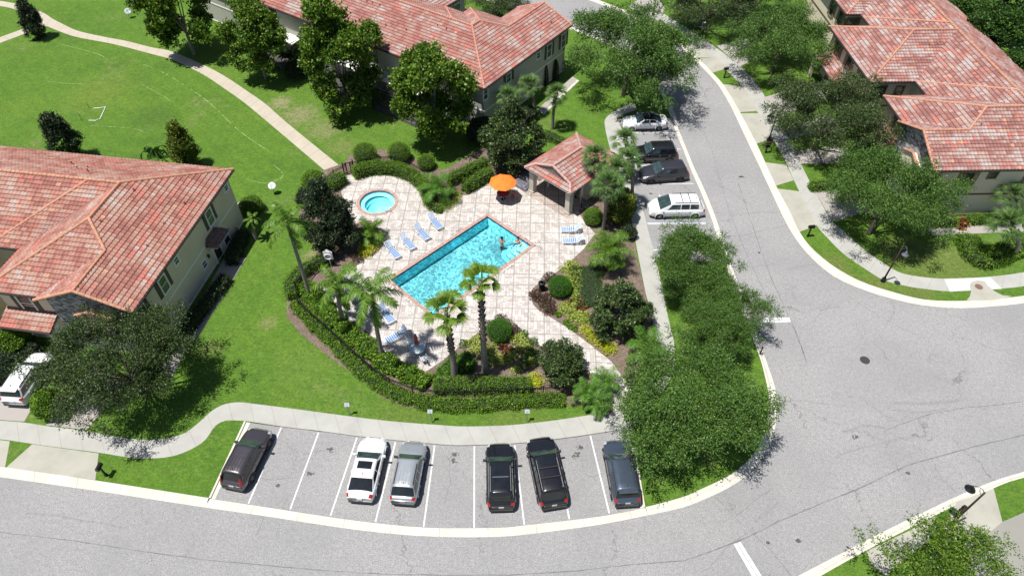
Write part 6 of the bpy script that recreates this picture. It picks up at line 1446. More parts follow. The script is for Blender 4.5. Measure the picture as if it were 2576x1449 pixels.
    if 'spoiler' in opts: b = MB(); b.box((rfr - .10, 0, H - .055), (.30, w * 1.30, .035)); b.build('spoiler', pm, root)
    MB().tube([(wst - .3, 0, H), (wst - .36 if False else rfr + .35, 0, H + .0)], .004, 4) 
    b = MB(); b.box((rfr + .22, 0, H + .02), (.12, .035, .05), taper=.5); b.build('aerial', C_TRIM, root)
    b = MB()   # wiper pair
    for yq in (.15, -.45): p = S(sec, cowl - .10, 4) ; b.beam((cowl - .03, yq, zb + .03), (cowl - .16, yq + .42, zb + .10), .025, .02)
    b.build('wiper', C_TRIM, root)
    return root
GC = 'cars in the lower parking bay'; GR = 'cars in the bay beside the road'
P_GREY = paint('paint_grey_violet', (.075, .065, .072), .6); P_WHITE = paint('paint_white', (.62, .63, .64), 0, .3); P_SILV = paint('paint_silver', (.42, .44, .46), .6, .3)
P_BLACK = paint('paint_black', (.008, .008, .010), .1, .25); P_BLUE = paint('paint_slate_blue', (.065, .085, .12), .5, .3); P_DGREY = paint('paint_dark_grey', (.045, .043, .052), .5, .3)
car('grey violet estate car with tall red tail lights, leftmost in the lower bay', 655, 1082, 589, 1222, 4.35, 1.78, 1.66, 'suv', P_GREY, GC, opts=('ribs', 'darkribs', 'tall_tail', 'clad', 'blackmirror'))
car('white fastback car with small dark sunroof in the lower bay', 942, 1102, 907, 1256, 4.5, 1.82, 1.45, 'fast', P_WHITE, GC, opts=('sunroof',))
car('silver wagon parked right beside the white fastback', 1042.5, 1112, 1014.5, 1262, 4.35, 1.76, 1.58, 'wagon', P_SILV, GC, opts=('rails', 'ribs', 'blackmirror'))
car('black car with full glass roof, left of the one with roof bars', 1257, 1116, 1261, 1278, 4.6, 1.84, 1.68, 'suv', P_BLACK, GC, opts=('panorama', 'rails', 'spoiler', 'chrome', 'blackmirror'))
car('large black car with crossbars on its roof rails', 1356.6, 1100, 1394, 1274, 4.95, 1.93, 1.74, 'suv', P_BLACK, GC, roofm=None, opts=('sunroof', 'rails', 'bars', 'chrome', 'blackmirror'))
car('slate blue hatchback, rightmost in the lower bay', 1548, 1105, 1578, 1271, 4.55, 1.83, 1.62, 'suv', P_BLUE, GC, opts=('spoiler', 'clad', 'blackmirror'))
car('white sedan with black roof, topmost in the bay beside the road', 1566, 306, 1676, 310, 4.65, 1.80, 1.43, 'sedan', P_WHITE, GR, roofm=P_BLACK, opts=('panorama',))
car('black car half hidden by cabbage palms in the roadside bay', 1591, 385, 1700, 388, 4.55, 1.86, 1.68, 'suv', P_BLACK, GR, opts=('clad', 'chrome'))
car('dark grey car with black wheels beside the black one', 1610, 437, 1728, 435, 4.65, 1.87, 1.66, 'suv', P_DGREY, GR, opts=('clad', 'blackmirror'), rim=C_RIMD)
car('white minivan with roof rails and crossbars, lowest in the roadside bay', 1632, 521, 1768, 525, 5.0, 1.93, 1.72, 'van', P_WHITE, GR, opts=('rails', 'bars'))
car('white car on the paved driveway under the oak at the left edge', 113, 893, 42, 1013, 4.45, 1.83, 1.66, 'suv', P_WHITE, None, opts=('rails', 'spoiler'), zg=ZW)
# sun shade and notes in two windscreens
# ================================================ road markings
def stripe(name, a, b, w, m, z=.006, kind='structure'):
    a = G(*a) if not isinstance(a, Vector) else a; b = G(*b) if not isinstance(b, Vector) else b
    d = (b - a).normalized(); n = Vector((-d.y, d.x, 0)) * w / 2; k = max(1, int((b - a).length / .5))
    o = mesh(name, [(p.x, p.y, z) for i in range(k + 1) for p in (a.lerp(b, i / k) + n, a.lerp(b, i / k) - n)], [(2 * i, 2 * i + 1, 2 * i + 3, 2 * i + 2) for i in range(k)], m)
    if o.data.polygons[0].normal.z < 0: o.data.flip_normals()
    if kind: o['kind'] = kind
    return o
def c6(x, y): return (x * .23333 + 515.2, y * .23333 + 1013.2)
def c13(x, y): return (x * .23333 + 1116.3, y * .23333 + 1013.2)
def c15(x, y): return (x * .23333 + 1288, y * .23333 + 214.7)
for a, b in ((c6(825, 262), c6(470, 1083)), (c6(1228, 318), c6(920, 1146)), (c6(1640, 375), c6(1355, 1216)), (c6(2055, 423), c6(1840, 1281)), (c6(2478, 458), c6(2360, 1331)), (c13(330, 465), c13(328, 1343)), (c13(765, 454), c13(868, 1312)), (c13(1185, 425), c13(1355, 1252)), (c13(1580, 352), c13(1785, 1188))): stripe('parking_line', a, b, .10, M_PAINT)
for x0, y, x1 in ((1250, 517, 1755), (1300, 690, 1820), (1325, 868, 1878), (1325, 1062, 1955), (1372, 1273, 2030)): stripe('parking_line', c15(x0, y), c15(x1, y - 1), .10, M_PAINT)
stripe('parking_line', (1628, 562), (1775, 561), .10, M_PAINTB); stripe('parking_line', (1630, 564.5), (1775, 563.5), .06, M_PAINT, .0065)
stripe('parking_line', (1640, 629), (1804, 627), .10, M_PAINTB)
for q in ([(530, 1114), (806, 1107), (809, 1123), (556, 1131)], [(572, 1134), (812, 1126), (816, 1142), (598, 1151)]): sheet('stop_line', GP([cF(*p) for p in q]), [], .006, M_PAINT)
for q in ([(385, 1206), (407, 1199), (560, 1446), (523, 1446)], [(412, 1197), (436, 1189), (597, 1446), (565, 1446)]): sheet('stop_line', GP([cH(*p) for p in q]), [], .006, M_PAINT)
M_STAIN = plain('oil_stain', (.075, .073, .07), .8, var=.5, scale=12)
def blotch(u, v, r, seed, el=.6, name='oil_stain'):
    g = random.Random(seed); p = G(u, v); b = MB()
    for i in range(14):
        a = g.uniform(0, 6.28); q = g.uniform(0, r); rr = g.uniform(.03, .10) * (1.6 - q / r); c = p + Vector((math.cos(a) * q, math.sin(a) * q * el, 0)); z = .0035 + i * .00012
        b.add([(c.x + math.cos(t) * rr * g.uniform(.7, 1.2), c.y + math.sin(t) * rr * g.uniform(.6, 1), z) for t in [6.283 * k / 8 for k in range(8)]], [tuple(range(8))])
    o = b.build(name, M_STAIN); o['kind'] = 'structure'
for u, v, r, s_ in ((*c6(790, 890), .12, 1), (*c6(1360, 500), .38, 2), (*c13(110, 560), .35, 3), (*c13(90, 620), .4, 4), (*c13(1430, 560), .5, 5), (*c13(1470, 480), .3, 6), (*c6(1130, 760), .3, 7), (*cH(645, 1195), .12, 8), (*cH(870, 1180), .2, 9), (*cH(1700, 670), .15, 10), (*cH(1310, 400), .3, 12), (*cE(445, 1335), .3, 13), (*c15(1495, 1170), .2, 14), (*cF(440, 48), .25, 15)): blotch(u, v, r, s_)
# tyre-darkened seams across the junction
M_SEAM = plain('asphalt_seam', (.125, .125, .13), .9, var=.25, scale=3)
def seam(pts, w, m=M_SEAM, z=.0045, seed=0):
    P, t = resample(catmull(GP(pts), 8), 90); g = np.random.default_rng(seed); tn = unit(np.gradient(P[:, :2], axis=0)); nr = np.stack([-tn[:, 1], tn[:, 0]], 1)
    wob = np.cumsum(g.normal(size=90)) * .012; ww = w * g.uniform(.3, 1.3, 90) / 2; V = []
    for i in range(90):
        for s_ in (1, -1): q = P[i, :2] + nr[i] * (wob[i] + s_ * ww[i]); V.append((q[0], q[1], z))
    F = [(2 * i, 2 * i + 1, 2 * i + 3, 2 * i + 2) for i in range(89)]
    o = mesh('road_seam', V, F, m); o['kind'] = 'structure'
    if o.data.polygons[0].normal.z < 0: o.data.flip_normals()
seam([cH(0, 1335), cH(250, 1250), cH(500, 1150), cH(800, 1000), cH(1100, 880), cH(1400, 750), cH(1700, 610), cH(2000, 520), cH(2300, 440), cH(2576, 375)], .07, seed=1)
seam([(-20, 1335), (200, 1362), (420, 1395), (640, 1419), (900, 1440), (1150, 1449), (1400, 1440), (1600, 1420), (1717, 1411)], .05, seed=2)
seam([cH(1520, 355), cH(1700, 280), cH(2000, 200), cH(2576, 125)], .05, seed=3)
seam([cF(250, 0), cF(300, 150), cF(400, 420), cF(520, 700), cF(700, 1050), cF(850, 1200), cF(940, 1448)], .035, seed=4)
seam([cF(420, 100), cF(520, 380), cF(650, 720), cF(760, 980), cF(880, 1250), cF(960, 1448)], .05, seed=5)
seam([cE(100, 900), cE(200, 1100), cE(260, 1300), cE(310, 1448)], .03, seed=6)
M_SCUFF = plain('tyre_scuff', (.198, .196, .197), .9, var=.2, scale=6)
for i, (q, w_) in enumerate((([(2250, 1012), (2330, 1018), (2420, 1008)], .28), ([(2240, 1030), (2310, 1036), (2380, 1030)], .16), ([(2120, 1085), (2170, 1070), (2230, 1075)], .2), ([(2100, 1150), (2200, 1125), (2300, 1105)], .14), ([(1820, 900), (1850, 960), (1862, 1040)], .01), ([(1775, 1435), (1830, 1380), (1900, 1330)], .12), ([(1900, 1310), (1945, 1275), (1960, 1262)], .16), ([(60, 1290), (200, 1302), (330, 1322)], .10))): seam(q, w_, M_SCUFF, .0036 + i * .0001, 60 + i)
M_CRACK = plain('sealed_crack', (.07, .07, .072), .9)
for i, q in enumerate(([cF(220, 320), cF(500, 315), cF(760, 300)], [cF(310, 490), cF(480, 490), cF(620, 450), cF(790, 415)], [cF(390, 735), cF(560, 725), cF(720, 712)], [cF(790, 750), cF(900, 720), cF(1005, 695)], [cF(900, 1190), cF(1010, 1110), cF(1060, 1040), cF(1180, 1010)], [cF(1250, 950), cF(1400, 1050), cF(1560, 1150), cF(1750, 1250)], [cF(1530, 1165), cF(1600, 1060), cF(1580, 980)],
        [cH(240, 850), cH(400, 1000), cH(520, 1110), cH(700, 1290), cH(830, 1446)], [cH(400, 990), cH(500, 920), cH(570, 850), cH(690, 790)], [cH(1900, 600), cH(1950, 700), cH(2060, 830)], [cH(1100, 150), cH(900, 120), cH(720, 135)], [cH(1330, 90), cH(1450, 180), cH(1630, 280)], [cH(1160, 930), cH(1260, 1030), cH(1330, 1090)], [c6(1000, 800), c6(760, 820), c6(620, 800)], [c6(1060, 560), c6(1250, 520), c6(1350, 480)], [c13(60, 600), c13(60, 850), c13(20, 1080)], [c13(1480, 600), c13(1560, 780), c13(1760, 750)], [c6(640, 1230), c6(570, 1446)], [c13(1500, 1446), c13(1450, 1400)])):
    seam(q, .018, M_CRACK, .0052 + i * .0001, 20 + i)
def disc(name, label, u, v, r, m, z=.006, cat='manhole cover'):
    p = G(u, v); b = MB(); b.lathe([(r, 0), (r, .012), (r * .9, .016), (.001, .016)], n=24)
    for q in range(-3, 4): b.box((q * r * .22, 0, .019), (.02, 1.5 * r * math.cos(q * .35), .006))
    o = b.build(name, m); o.location = (p.x, p.y, z); return tag(o, label, cat)
disc('manhole_cover', 'dark round manhole cover out in the road junction', 2175.6, 906, .36, plain('cast_iron', (.05, .045, .05), .7, .3), .006)
disc('manhole_cover', 'rusty brown manhole cover in the pale drain apron at the right kerb', 2460.6, 724, .31, plain('rusty_iron', (.15, .09, .07), .8), ZW + .012)
disc('valve_cover', 'tiny dark valve cover in the road above the junction', 1909.6, 636, .10, plain('cast_iron_small', (.06, .055, .05), .7), .006, 'valve cover')

# ================================================ street furniture
M_BLK = plain('black_metal', (.016, .016, .018), .4, .4); M_BRN = plain('brown_metal', (.05, .028, .022), .5, .3)
def lamp(label, u, v, h, ax, ay, pole=M_BLK, head=M_BLK, s=1.0):
    p = G(u, v); d = Vector((ax, ay, 0)).normalized(); t = thing('street_lamp', label, 'street lamp', (p.x, p.y, ZL), 0, 'street lamps')
    MB().lathe([(.20, 0), (.20, .08), (.17, .12), (.17, .34), (.12, .40), (.10, .46)], n=16).build('base', M_BLK, t, True)
    MB().tube([(0, 0, .4), (0, 0, h)], [.075, .05], 12).build('pole', pole, t, True)
    b = MB(); b.tube(catmull([(0, 0, h - .15), tuple(d * .15 + Vector((0, 0, h + .12))), tuple(d * .45 + Vector((0, 0, h + .12))), tuple(d * .62 + Vector((0, 0, h - .05)))], 5), .02, 6)
    b.tube(catmull([(0, 0, h - .4), tuple(d * .22 + Vector((0, 0, h - .12))), tuple(d * .30 + Vector((0, 0, h + .1)))], 4), .014, 6); b.build('arm', plain('grey_metal', (.12, .13, .16), .4, .5), t, True)
    c = tuple(d * .62 + Vector((0, 0, h - .42)))
    MB().lathe([(.30 * s, 0), (.27 * s, .05), (.15 * s, .14), (.12 * s, .20), (.085 * s, .30), (.05, .36), (.001, .38)], c, 22).build('lamp_shade', head, t, True)
    MB().lathe([(.001, .02), (.10, .03), (.13, .09)], c, 16).build('lamp_glass', M_WHITE, t, True)
lamp('black street lamp on the far kerb, its head against the pale drive', 1932.5, 357, 3.35, -1, -.1)
lamp('black street lamp on the outer kerb of the bend, with pale shade', 2219.6, 709.5, 4.05, .1, -1, M_BRN, plain('pale_lamp_shade', (.16, .17, .20), .3, .4), .85)
lamp('street lamp with brown pole in the lower right corner', 2384, 1324.3, 4.45, -.72, .70, M_BRN)
lamp('street lamp at the top edge in front of the pink paved area', 1643, 41, 4.2, -.7, .6)
def mailbox(label, u, v, rz, w=.22, two=False):
    p = G(u, v); t = thing('mailbox', label, 'mailbox', (p.x, p.y, ZL), rz, 'kerbside mailboxes')
    MB().box((0, 0, .55), (.10, .10, 1.1)).box((0, 0, .12), (.15, .15, .24)).build('post', M_BLK, t)
    b = MB(); n = 8; sec_ = [(-.11, 0), (.11, 0), (.11, .13)] + [(.11 * math.cos(a), .13 + .10 * math.sin(a)) for a in [PI * i / n for i in range(1, n)]] + [(-.11, .13)]
    vs = [(-.26, y, z + 1.1) for y, z in sec_] + [(.26, y, z + 1.1) for y, z in sec_]; k = len(sec_); b.add(vs, [tuple(range(k)), tuple(range(2 * k - 1, k - 1, -1))] + [(i, (i + 1) % k, k + (i + 1) % k, k + i) for i in range(k)]); b.box((0, 0, 1.08), (.56, .26, .03)); b.build('box', M_BLK if not two else M_BRN, t)
    MB().box((.12, -.13, 1.28), (.10, .015, .16)).build('flag', M_BRN, t)
    if two: MB().box((0, 0, .75), (.44, .26, .18)).build('paper_box', M_BLK, t)
mailbox('black mailbox on the kerb strip at the start of the bend', 2030.6, 597.6, .1)
mailbox('black mailbox on the grass by the farthest drive', 1821, 199, .1)
mailbox('black mailbox with paper box at the foot of the street lamp', 1925, 387, .15, two=True)
mailbox('black mailbox on the grass strip by the left-hand drive', 270, 1198, 1.5)
mailbox('brown mailbox between street lamp and kerb in the lower right corner', 2398, 1303, .7, two=True)
# signs
M_SIGNB = plain('sign_back', (.20, .21, .23), .45, .5); M_SIGNW = plain('sign_face', (.50, .54, .60), .5); M_OLIVE = plain('sign_back_olive', (.075, .065, .03), .6, .2); M_GREEN = plain('sign_green', (.02, .12, .07), .5)
def sign(label, bu, bv, tu, tv, w, h, hz, tilt=0.0, face=M_SIGNW):
    p = G(bu, bv); q = G(tu, tv, hz); t = thing('parking_sign', label, 'sign', (p.x, p.y, ZL), 0, 'small signs behind the parking bay')
    l = Vector((q.x - p.x, q.y - p.y, hz - ZL))
    MB().beam((0, 0, -.02), tuple(l), .055, .04).build('post', M_SIGNB, t)
    M = Matrix.Rotation(tilt, 3, 'X'); b = MB(); b.box((0, 0, 0), (w, .02, h), M=M); o = b.build('sign_plate', face, t); o.location = l
    for zz in (.04, 0, -.04): pass
    b = MB(); [b.box((0, -.012, z_), (w * ww_, .004, .02), M=M) for z_, ww_ in ((h * .28, .7), (h * .06, .8), (-h * .15, .8), (-h * .33, .5))]; o2 = b.build('lettering', plain('sign_text', (.16, .20, .30), .6), o)
SGN = [(881.2, 1046.1, 872.3, 1018, 'small grey parking sign on the grass, leftmost of the three below the hedge'), (1087.9, 1065.4, 1081.4, 1034.5, 'small grey parking sign on the grass, the middle one below the hedge'), (1326.9, 1063.8, 1326.2, 1034.5, 'small grey parking sign on the grass, rightmost of the three below the hedge')]
for bu, bv, tu, tv, lab in SGN: sign(lab, bu, bv, tu, tv, .32, .26, 1.30, R(-35))
sign('thin sign post at the pavement edge below the white minivan', 1588.7, 602.6, 1596.5, 568, .30, .40, 1.55, 0, M_SIGNB)
p = G(1859, 793); st = thing('stop_sign', 'octagonal stop sign seen from behind, with green street name blades', 'stop sign', (p.x, p.y, ZL))
MB().tube([(0, 0, -.02), (0, 0, 2.45)], .035, 8).build('post', M_BLK, st)
b = MB(); 
oc = [(math.cos(R(22.5 + 45 * i)) * .38, math.sin(R(22.5 + 45 * i)) * .38) for i in range(8)]
b.add([(x, -.05, 1.65 + z) for x, z in oc] + [(x, -.03, 1.65 + z) for x, z in oc], [tuple(range(8)), tuple(range(15, 7, -1))] + [(i, (i + 1) % 8, 8 + (i + 1) % 8, 8 + i) for i in range(8)]); o = b.build('sign_plate', M_OLIVE, st)
b = MB(); b.add([(x * .96, .0, 1.65 + z * .96) for x, z in oc] + [(x * .96, -.028, 1.65 + z * .96) for x, z in oc], [tuple(range(8)), tuple(range(15, 7, -1))] + [(i, (i + 1) % 8, 8 + (i + 1) % 8, 8 + i) for i in range(8)]); b.build('sign_front', plain('stop_red', (.45, .02, .02), .5), st)
text('lettering', 'STOP', .26, (0, .006, 1.65), (R(90), 0, R(180)), M_WHITE, st)
MB().box((-.42, 0, 2.40), (.80, .02, .14)).build('street_name_blade', M_GREEN, st)
b = MB(); b.box((0, .1, 2.24), (.02, .55, .12)); b.build('street_name_blade', M_GREEN, st)
b = MB().tube([(0, 0, 0), (0, 0, .75)], .05, 10).lathe([(.06, .75), (.06, .80), (.001, .84)], n=10); b.box((0, 0, .62), (.108, .108, .05), m=1); o = b.build('marker_post', [M_BLK, M_NEON if False else plain('marker_band', (.4, .3, .05), .6)]); q = G(1910.6, 893); o.location = (q.x, q.y, ZL); tag(o, 'short dark marker post in the grass at the kerb below the stop line', 'marker post')
# cabinets
t = thing('transformer_box', 'dark green utility cabinet under the oak at the top', 'utility box', G(1757.7, 66, 0).to_tuple()); t.location.z = ZL
MB().box((0, 0, .48), (1.0, .9, .95), taper=.97).build('cabinet', plain('utility_green', (.03, .065, .045), .6), t); MB().box((0, 0, .98), (1.08, .98, .07)).build('lid', plain('utility_green_top', (.10, .15, .12), .6), t); MB().box((0, 0, .0), (1.3, 1.2, .1)).build('plinth', M_APRON, t)
t = thing('meter_box', 'small pale grey utility pedestal right of the green cabinet', 'utility box', G(1769, 75, 0).to_tuple()); t.location.z = ZL
MB().box((0, 0, .38), (.42, .36, .76), taper=.85).build('cabinet', plain('pedestal_grey', (.42, .42, .41), .6), t); MB().box((0, 0, .78), (.40, .34, .05), taper=.8).build('lid', plain('pedestal_lid', (.5, .5, .49), .6), t)
t = thing('basketball', None, None) if False else None
def dish(label, u, v, bu, bv, hz, r, m, tilt, rz):
    p = G(bu, bv); q = G(u, v, hz); t = thing('satellite_dish', label, 'satellite dish', (p.x, p.y, ZL)); l = Vector((q.x - p.x, q.y - p.y, hz - ZL))
    MB().tube([(0, 0, -.02), (0, 0, l.z - .1), tuple(l)], .03, 8).build('mast', M_SIGNB, t)
    M = Matrix.Rotation(rz, 3, 'Z') @ Matrix.Rotation(tilt, 3, 'X'); b = MB(); b.lathe([(.001, 0), (r * .5, .03), (r, .12), (r * .98, .13), (r * .5, .045), (.001, .015)], n=24, M=M); o = b.build('reflector', m, t, True); o.location = l
    o2 = MB().beam(M @ Vector((0, -r * .9, .1)), M @ Vector((0, -.1, r * 1.0)), .03).build('feed_arm', M_SIGNB, t); o2.location = l
M_DISH = plain('dish_white', (.42, .45, .47), .5)
dish('pale satellite dish on a short mast in the lawn near the spa', 685, 468.5, 691, 489, .95, .36, M_DISH, R(32), 0)
dish('grey satellite dish by the patio wall at the top left', 322, 30, 325, 44, .9, .40, plain('dish_grey', (.30, .34, .38), .5), R(40), .5)
t = thing('garden_hose_reel', 'white hose reel against the corner of the tan house', 'hose reel', G(614, 531, 0).to_tuple()); t.location.z = ZL
MB().lathe([(.30, -.18), (.34, -.16), (.34, .16), (.30, .18)], (0, 0, .6), 18, 0, Matrix.Rotation(R(60), 3, 'X')).build('drum', M_WHITE, t, True); MB().box((0, 0, .3), (.5, .3, .6)).build('stand', M_WHITE, t)
MB().tube([(math.cos(a) * .2, math.sin(a) * .1, .85 + .002 * i) for i, a in enumerate(np.linspace(0, 12, 40))], .025, 6).build('hose', plain('hose_grey', (.35, .35, .36), .6), t)
# practice goal left lying in the park
t = thing('practice_goal', 'white plastic goal frame lying on the park lawn with two thin stakes', 'goal frame', G(252, 290, 0).to_tuple()); t.location.z = ZL
c = t.location; f = [G(*q) - Vector((c.x, c.y, 0)) for q in ((237, 276), (250, 275.5), (267, 272.5), (260, 288), (253, 303), (246, 304.5), (243, 307), (225, 306.5))]
MB().tube([(q.x, q.y, .05) for q in f], .035, 6).build('frame', M_WHITE, t)
for a_, b_ in (((226, 275), (225, 263)), ((208, 306.5), (207, 293))):
    g0 = G(*a_) - Vector((c.x, c.y, 0)); MB().tube([(g0.x, g0.y, 0), (g0.x - .02, g0.y, .8)], .022, 6).build('stake', M_BLK, t)
M_CHALK = plain('chalk', (.22, .30, .12), .9, var=.4, scale=3)
for i, q in enumerate(([(150, 113), (210, 128), (250, 140), (272, 153)], [(355, 163), (420, 190), (520, 255), (600, 330), (685, 388)], [(690, 418), (712, 440), (700, 455), (660, 463), (620, 452)], [(108, 205), (160, 212), (210, 214)], [(355, 214), (410, 243), (430, 258)], [(228, 319), (290, 322), (340, 327), (372, 337)])): 
    P, t_ = resample(catmull(GP(q), 6), 60); keep = []
    g = random.Random(i); b = MB()
    for j_ in range(59):
        if g.random() < .25: continue
        a_ = Vector((P[j_][0], P[j_][1], ZL + .004)); b_ = Vector((P[j_ + 1][0], P[j_ + 1][1], ZL + .004)); d = (b_ - a_).normalized(); nn = Vector((-d.y, d.x, 0)) * .03 * g.uniform(.4, 1.2)
        b.add([a_ - nn, b_ - nn, b_ + nn, a_ + nn], [(0, 1, 2, 3)])
    o = b.build('field_line', M_CHALK); o['kind'] = 'structure'

# ================================================ on the deck
M_SLAT = NM('blue_straps', .6); M_SLAT.color((.07, .20, .45)); M_SLAT = M_SLAT.m; M_SLATW = plain('white_straps', (.58, .62, .66), .6, var=.04)
def make_lounger():
    t = thing('sun_lounger', None, 'sun lounger', (0, 0, ZD), 0, 'strap sun loungers round the pool'); b = MB()   # foot at +x, head at -x
    for y in (-.31, .31):
        b.tube([(.98, y, .30), (-.28, y, .30)], .02, 6); b.tube(catmull([(.92, y, .30), (.88, y, .04), (.70, y, .02), (.30, y, .02), (.18, y, .30)], 3), .016, 6); b.tube(catmull([(-.20, y, .30), (-.26, y, .04), (-.42, y, .02), (-.62, y, .03), (-.55, y, .30), (-.30, y, .32)], 3), .016, 6)
        b.tube(catmull([(.1, y * 1.12, .30), (.02, y * 1.15, .48), (-.30, y * 1.15, .50), (-.42, y * 1.05, .44)], 3), .016, 6)
    b.tube([(.98, -.31, .30), (.98, .31, .30)], .02, 6); b.build('frame', M_WHITE, t, True)
    s = MB(); n = 22
    for i in range(n):
        x = .95 - i * 1.22 / n; s.box((x, 0, .315), (.040, .60, .014), m=0 if 1 <= i <= n - 2 and i % 3 else 1)
    s.build('seat', [M_SLAT, M_SLATW], t)
    s = MB(); A0 = Vector((-.29, 0, .31)); A1 = Vector((-.74, 0, .88)); d = (A1 - A0); M = Matrix.Rotation(-math.atan2(d.z, -d.x) * -1 + PI, 3, 'Y')
    for i in range(14):
        p = A0 + d * (i + .5) / 14; s.beam(p + Vector((0, -.29, 0)), p + Vector((0, .29, 0)), .034, .014, m=0 if i % 2 else 1)
    bk = s.build('backrest', [M_SLAT, M_SLATW], t)
    s = MB(); [s.tube([A0 + Vector((0, y, 0)), A1 + Vector((0, y, .02))], .018, 6) for y in (-.31, .31)]; s.tube([A1 + Vector((0, -.31, .02)), A1 + Vector((0, .31, .02))], .018, 6); s.build('back_frame', M_WHITE, bk)
    return t
L0_ = make_lounger(); used = 0
for (hx, hy), (fx, fy), lab in ((cA(1185, 610), cA(1265, 690), 'blue and white lounger nearest the spa and palm bed, topmost of the row of four'), (cA(1085, 690), cA(1170, 770), 'second blue and white lounger from the top of the row of four'), (cA(975, 760), cA(1060, 845), 'third blue and white lounger from the top of the row of four'), (cA(865, 825), cA(945, 910), 'lounger at the lower end of the row, beside the yellow shrubs'),
        (cA(2305, 700), cA(2190, 700), 'upper one of the two loungers near the pool house'), (cA(2320, 785), cA(2205, 785), 'lower one of the two loungers near the pool house'), (cB(985, 705), cB(870, 760), 'blue lounger between queen palm trunk and the round table'), (cB(835, 545), cB(880, 600), 'lounger half hidden under the queen palm fronds by the pool corner')):
    h_ = G(hx, hy, ZD + .3); f_ = G(fx, fy, ZD + .3); c = (h_ + f_) / 2; a = math.atan2(f_.y - h_.y, f_.x - h_.x)
    o = L0_ if used == 0 else dup(L0_); used += 1; o.location = (c.x - .1 * math.cos(a), c.y - .1 * math.sin(a), ZD); o.rotation_euler = (0, 0, a); o['label'] = lab
M_ORANGE = NM('orange_canvas', .8, 0, .2); M_ORANGE.color(M_ORANGE.ramp(M_ORANGE.noise(2.0, 3), [(.3, (.72, .15, .022)), (.7, (.80, .19, .03))])); M_ORANGE = M_ORANGE.m
M_WINE = plain('wine_red', (.20, .035, .045), .5); M_RUST = plain('rust_canvas', (.34, .06, .03), .8, var=.2)
def chair(label, x, y, rz, m, frame, group):
    t = thing('patio_chair', label, 'chair', (x, y, ZD), rz, group); b = MB()
    for sx in (-.24, .24): b.tube(catmull([(sx, .25, .02), (sx, .24, .42), (sx * 1.05, .20, .62), (sx * 1.05, -.22, .62)], 3), .014, 6); b.tube([(sx, -.34, .02), (sx, -.20, .42), (sx, -.32, .86)], .014, 6)
    b.build('frame', frame, t); MB().box((0, .0, .42), (.46, .46, .02)).build('seat', m, t); MB().beam((0, -.21, .46), (0, -.33, .86), .46, .015).build('backrest', m, t)
def table(name, label, u, v, r, m, leg, hz=.72):
    p = G(u, v, ZD + hz); t = thing(name, label, 'table', (p.x, p.y, ZD)); MB().lathe([(.001, hz - .03), (r, hz - .03), (r + .012, hz - .01), (r, hz), (.001, hz)], n=28).build('table_top', m, t)
    for i in range(4): a = i * PI / 2 + .4; MB().tube(catmull([(math.cos(a) * .06, math.sin(a) * .06, hz - .04), (math.cos(a) * .10, math.sin(a) * .10, .30), (math.cos(a) * .34, math.sin(a) * .34, .02)], 4), .016, 6).build('leg', leg, t)
    return p
p = table('patio_table', 'wine red round table under the orange parasol', *cA(1735, 425), .56, M_WINE, M_WHITE)
def parasol(label, p, R_, hz, m, name='parasol'):
    t = thing(name, label, 'parasol', (p.x, p.y, ZD)); MB().tube([(0, 0, .0), (0, 0, hz + .06)], .022, 8).build('pole', M_STEEL, t); MB().lathe([(.24, 0), (.24, .05), (.10, .09), (.05, .12)], n=16).build('foot', M_BLK, t)
    n = 8; V = [(0, 0, hz)]; F = []
    for k, (rr, dz) in enumerate(((.35, -.03), (.7, -.13), (1.0, -.30))):
        for i in range(n * 4):
            a = i * 2 * PI / (n * 4) + .2; f = 1 - .075 * (1 - abs(math.cos((i % 4) / 4 * PI * 1.0 + 0))) * 0; seg = (i % 4) / 4; rad = math.cos(PI / n) / math.cos((seg - .5) * 2 * PI / n)
            V.append((math.cos(a) * rr * R_ * rad, math.sin(a) * rr * R_ * rad, hz + dz * R_ * .8 - .012 * math.sin(seg * PI) * rr))
    m4 = n * 4; F = [(0, 1 + i, 1 + (i + 1) % m4) for i in range(m4)]
    for k in range(2): F += [(1 + k * m4 + i, 1 + k * m4 + (i + 1) % m4, 1 + (k + 1) * m4 + (i + 1) % m4, 1 + (k + 1) * m4 + i) for i in range(m4)]
    F = [f[::-1] for f in F] if False else F
    mesh('canopy', V, F, m, t); b = MB()
    for i in range(n): a = i * 2 * PI / n + .2; b.beam((0, 0, hz - .04), (math.cos(a) * R_ * .98, math.sin(a) * R_ * .98, hz - .26 * R_), .02)
    b.lathe([(.05, hz - .02), (.05, hz + .05), (.001, hz + .09)], n=10); b.build('ribs', M_STEEL, t)
parasol('orange octagonal parasol on the deck left of the pool house', Vector((p.x, p.y, 0)), 1.28, 2.22, M_ORANGE)
gch = 'chairs under the orange parasol'
chair('red chair on the right-hand side of the table under the orange parasol', p.x + .95, p.y - .15, R(75), plain('chair_red', (.22, .07, .06), .6), plain('beige_frame', (.45, .38, .32), .5), gch)
chair('red chair behind the table under the orange parasol', p.x + .45, p.y + .85, R(150), M_WINE, M_WHITE, gch)
M_FROST = plain('frosted_table', (.36, .43, .46), .25, var=.05)
p2 = table('patio_table', 'pale round table with a closed rust red parasol', *cB(1088, 815), .60, M_FROST, M_WHITE)
t = thing('parasol', 'closed rust red parasol standing through the pale round table', 'parasol', (p2.x, p2.y, ZD))
MB().tube([(0, 0, 0), (0, 0, 2.3)], .02, 8).build('pole', M_STEEL, t); b = MB(); n = 14; prof = [(.05, 1.02), (.15, 1.10), (.13, 1.35), (.11, 1.6), (.12, 1.8), (.07, 2.1), (.03, 2.28)]
V = []; F = []
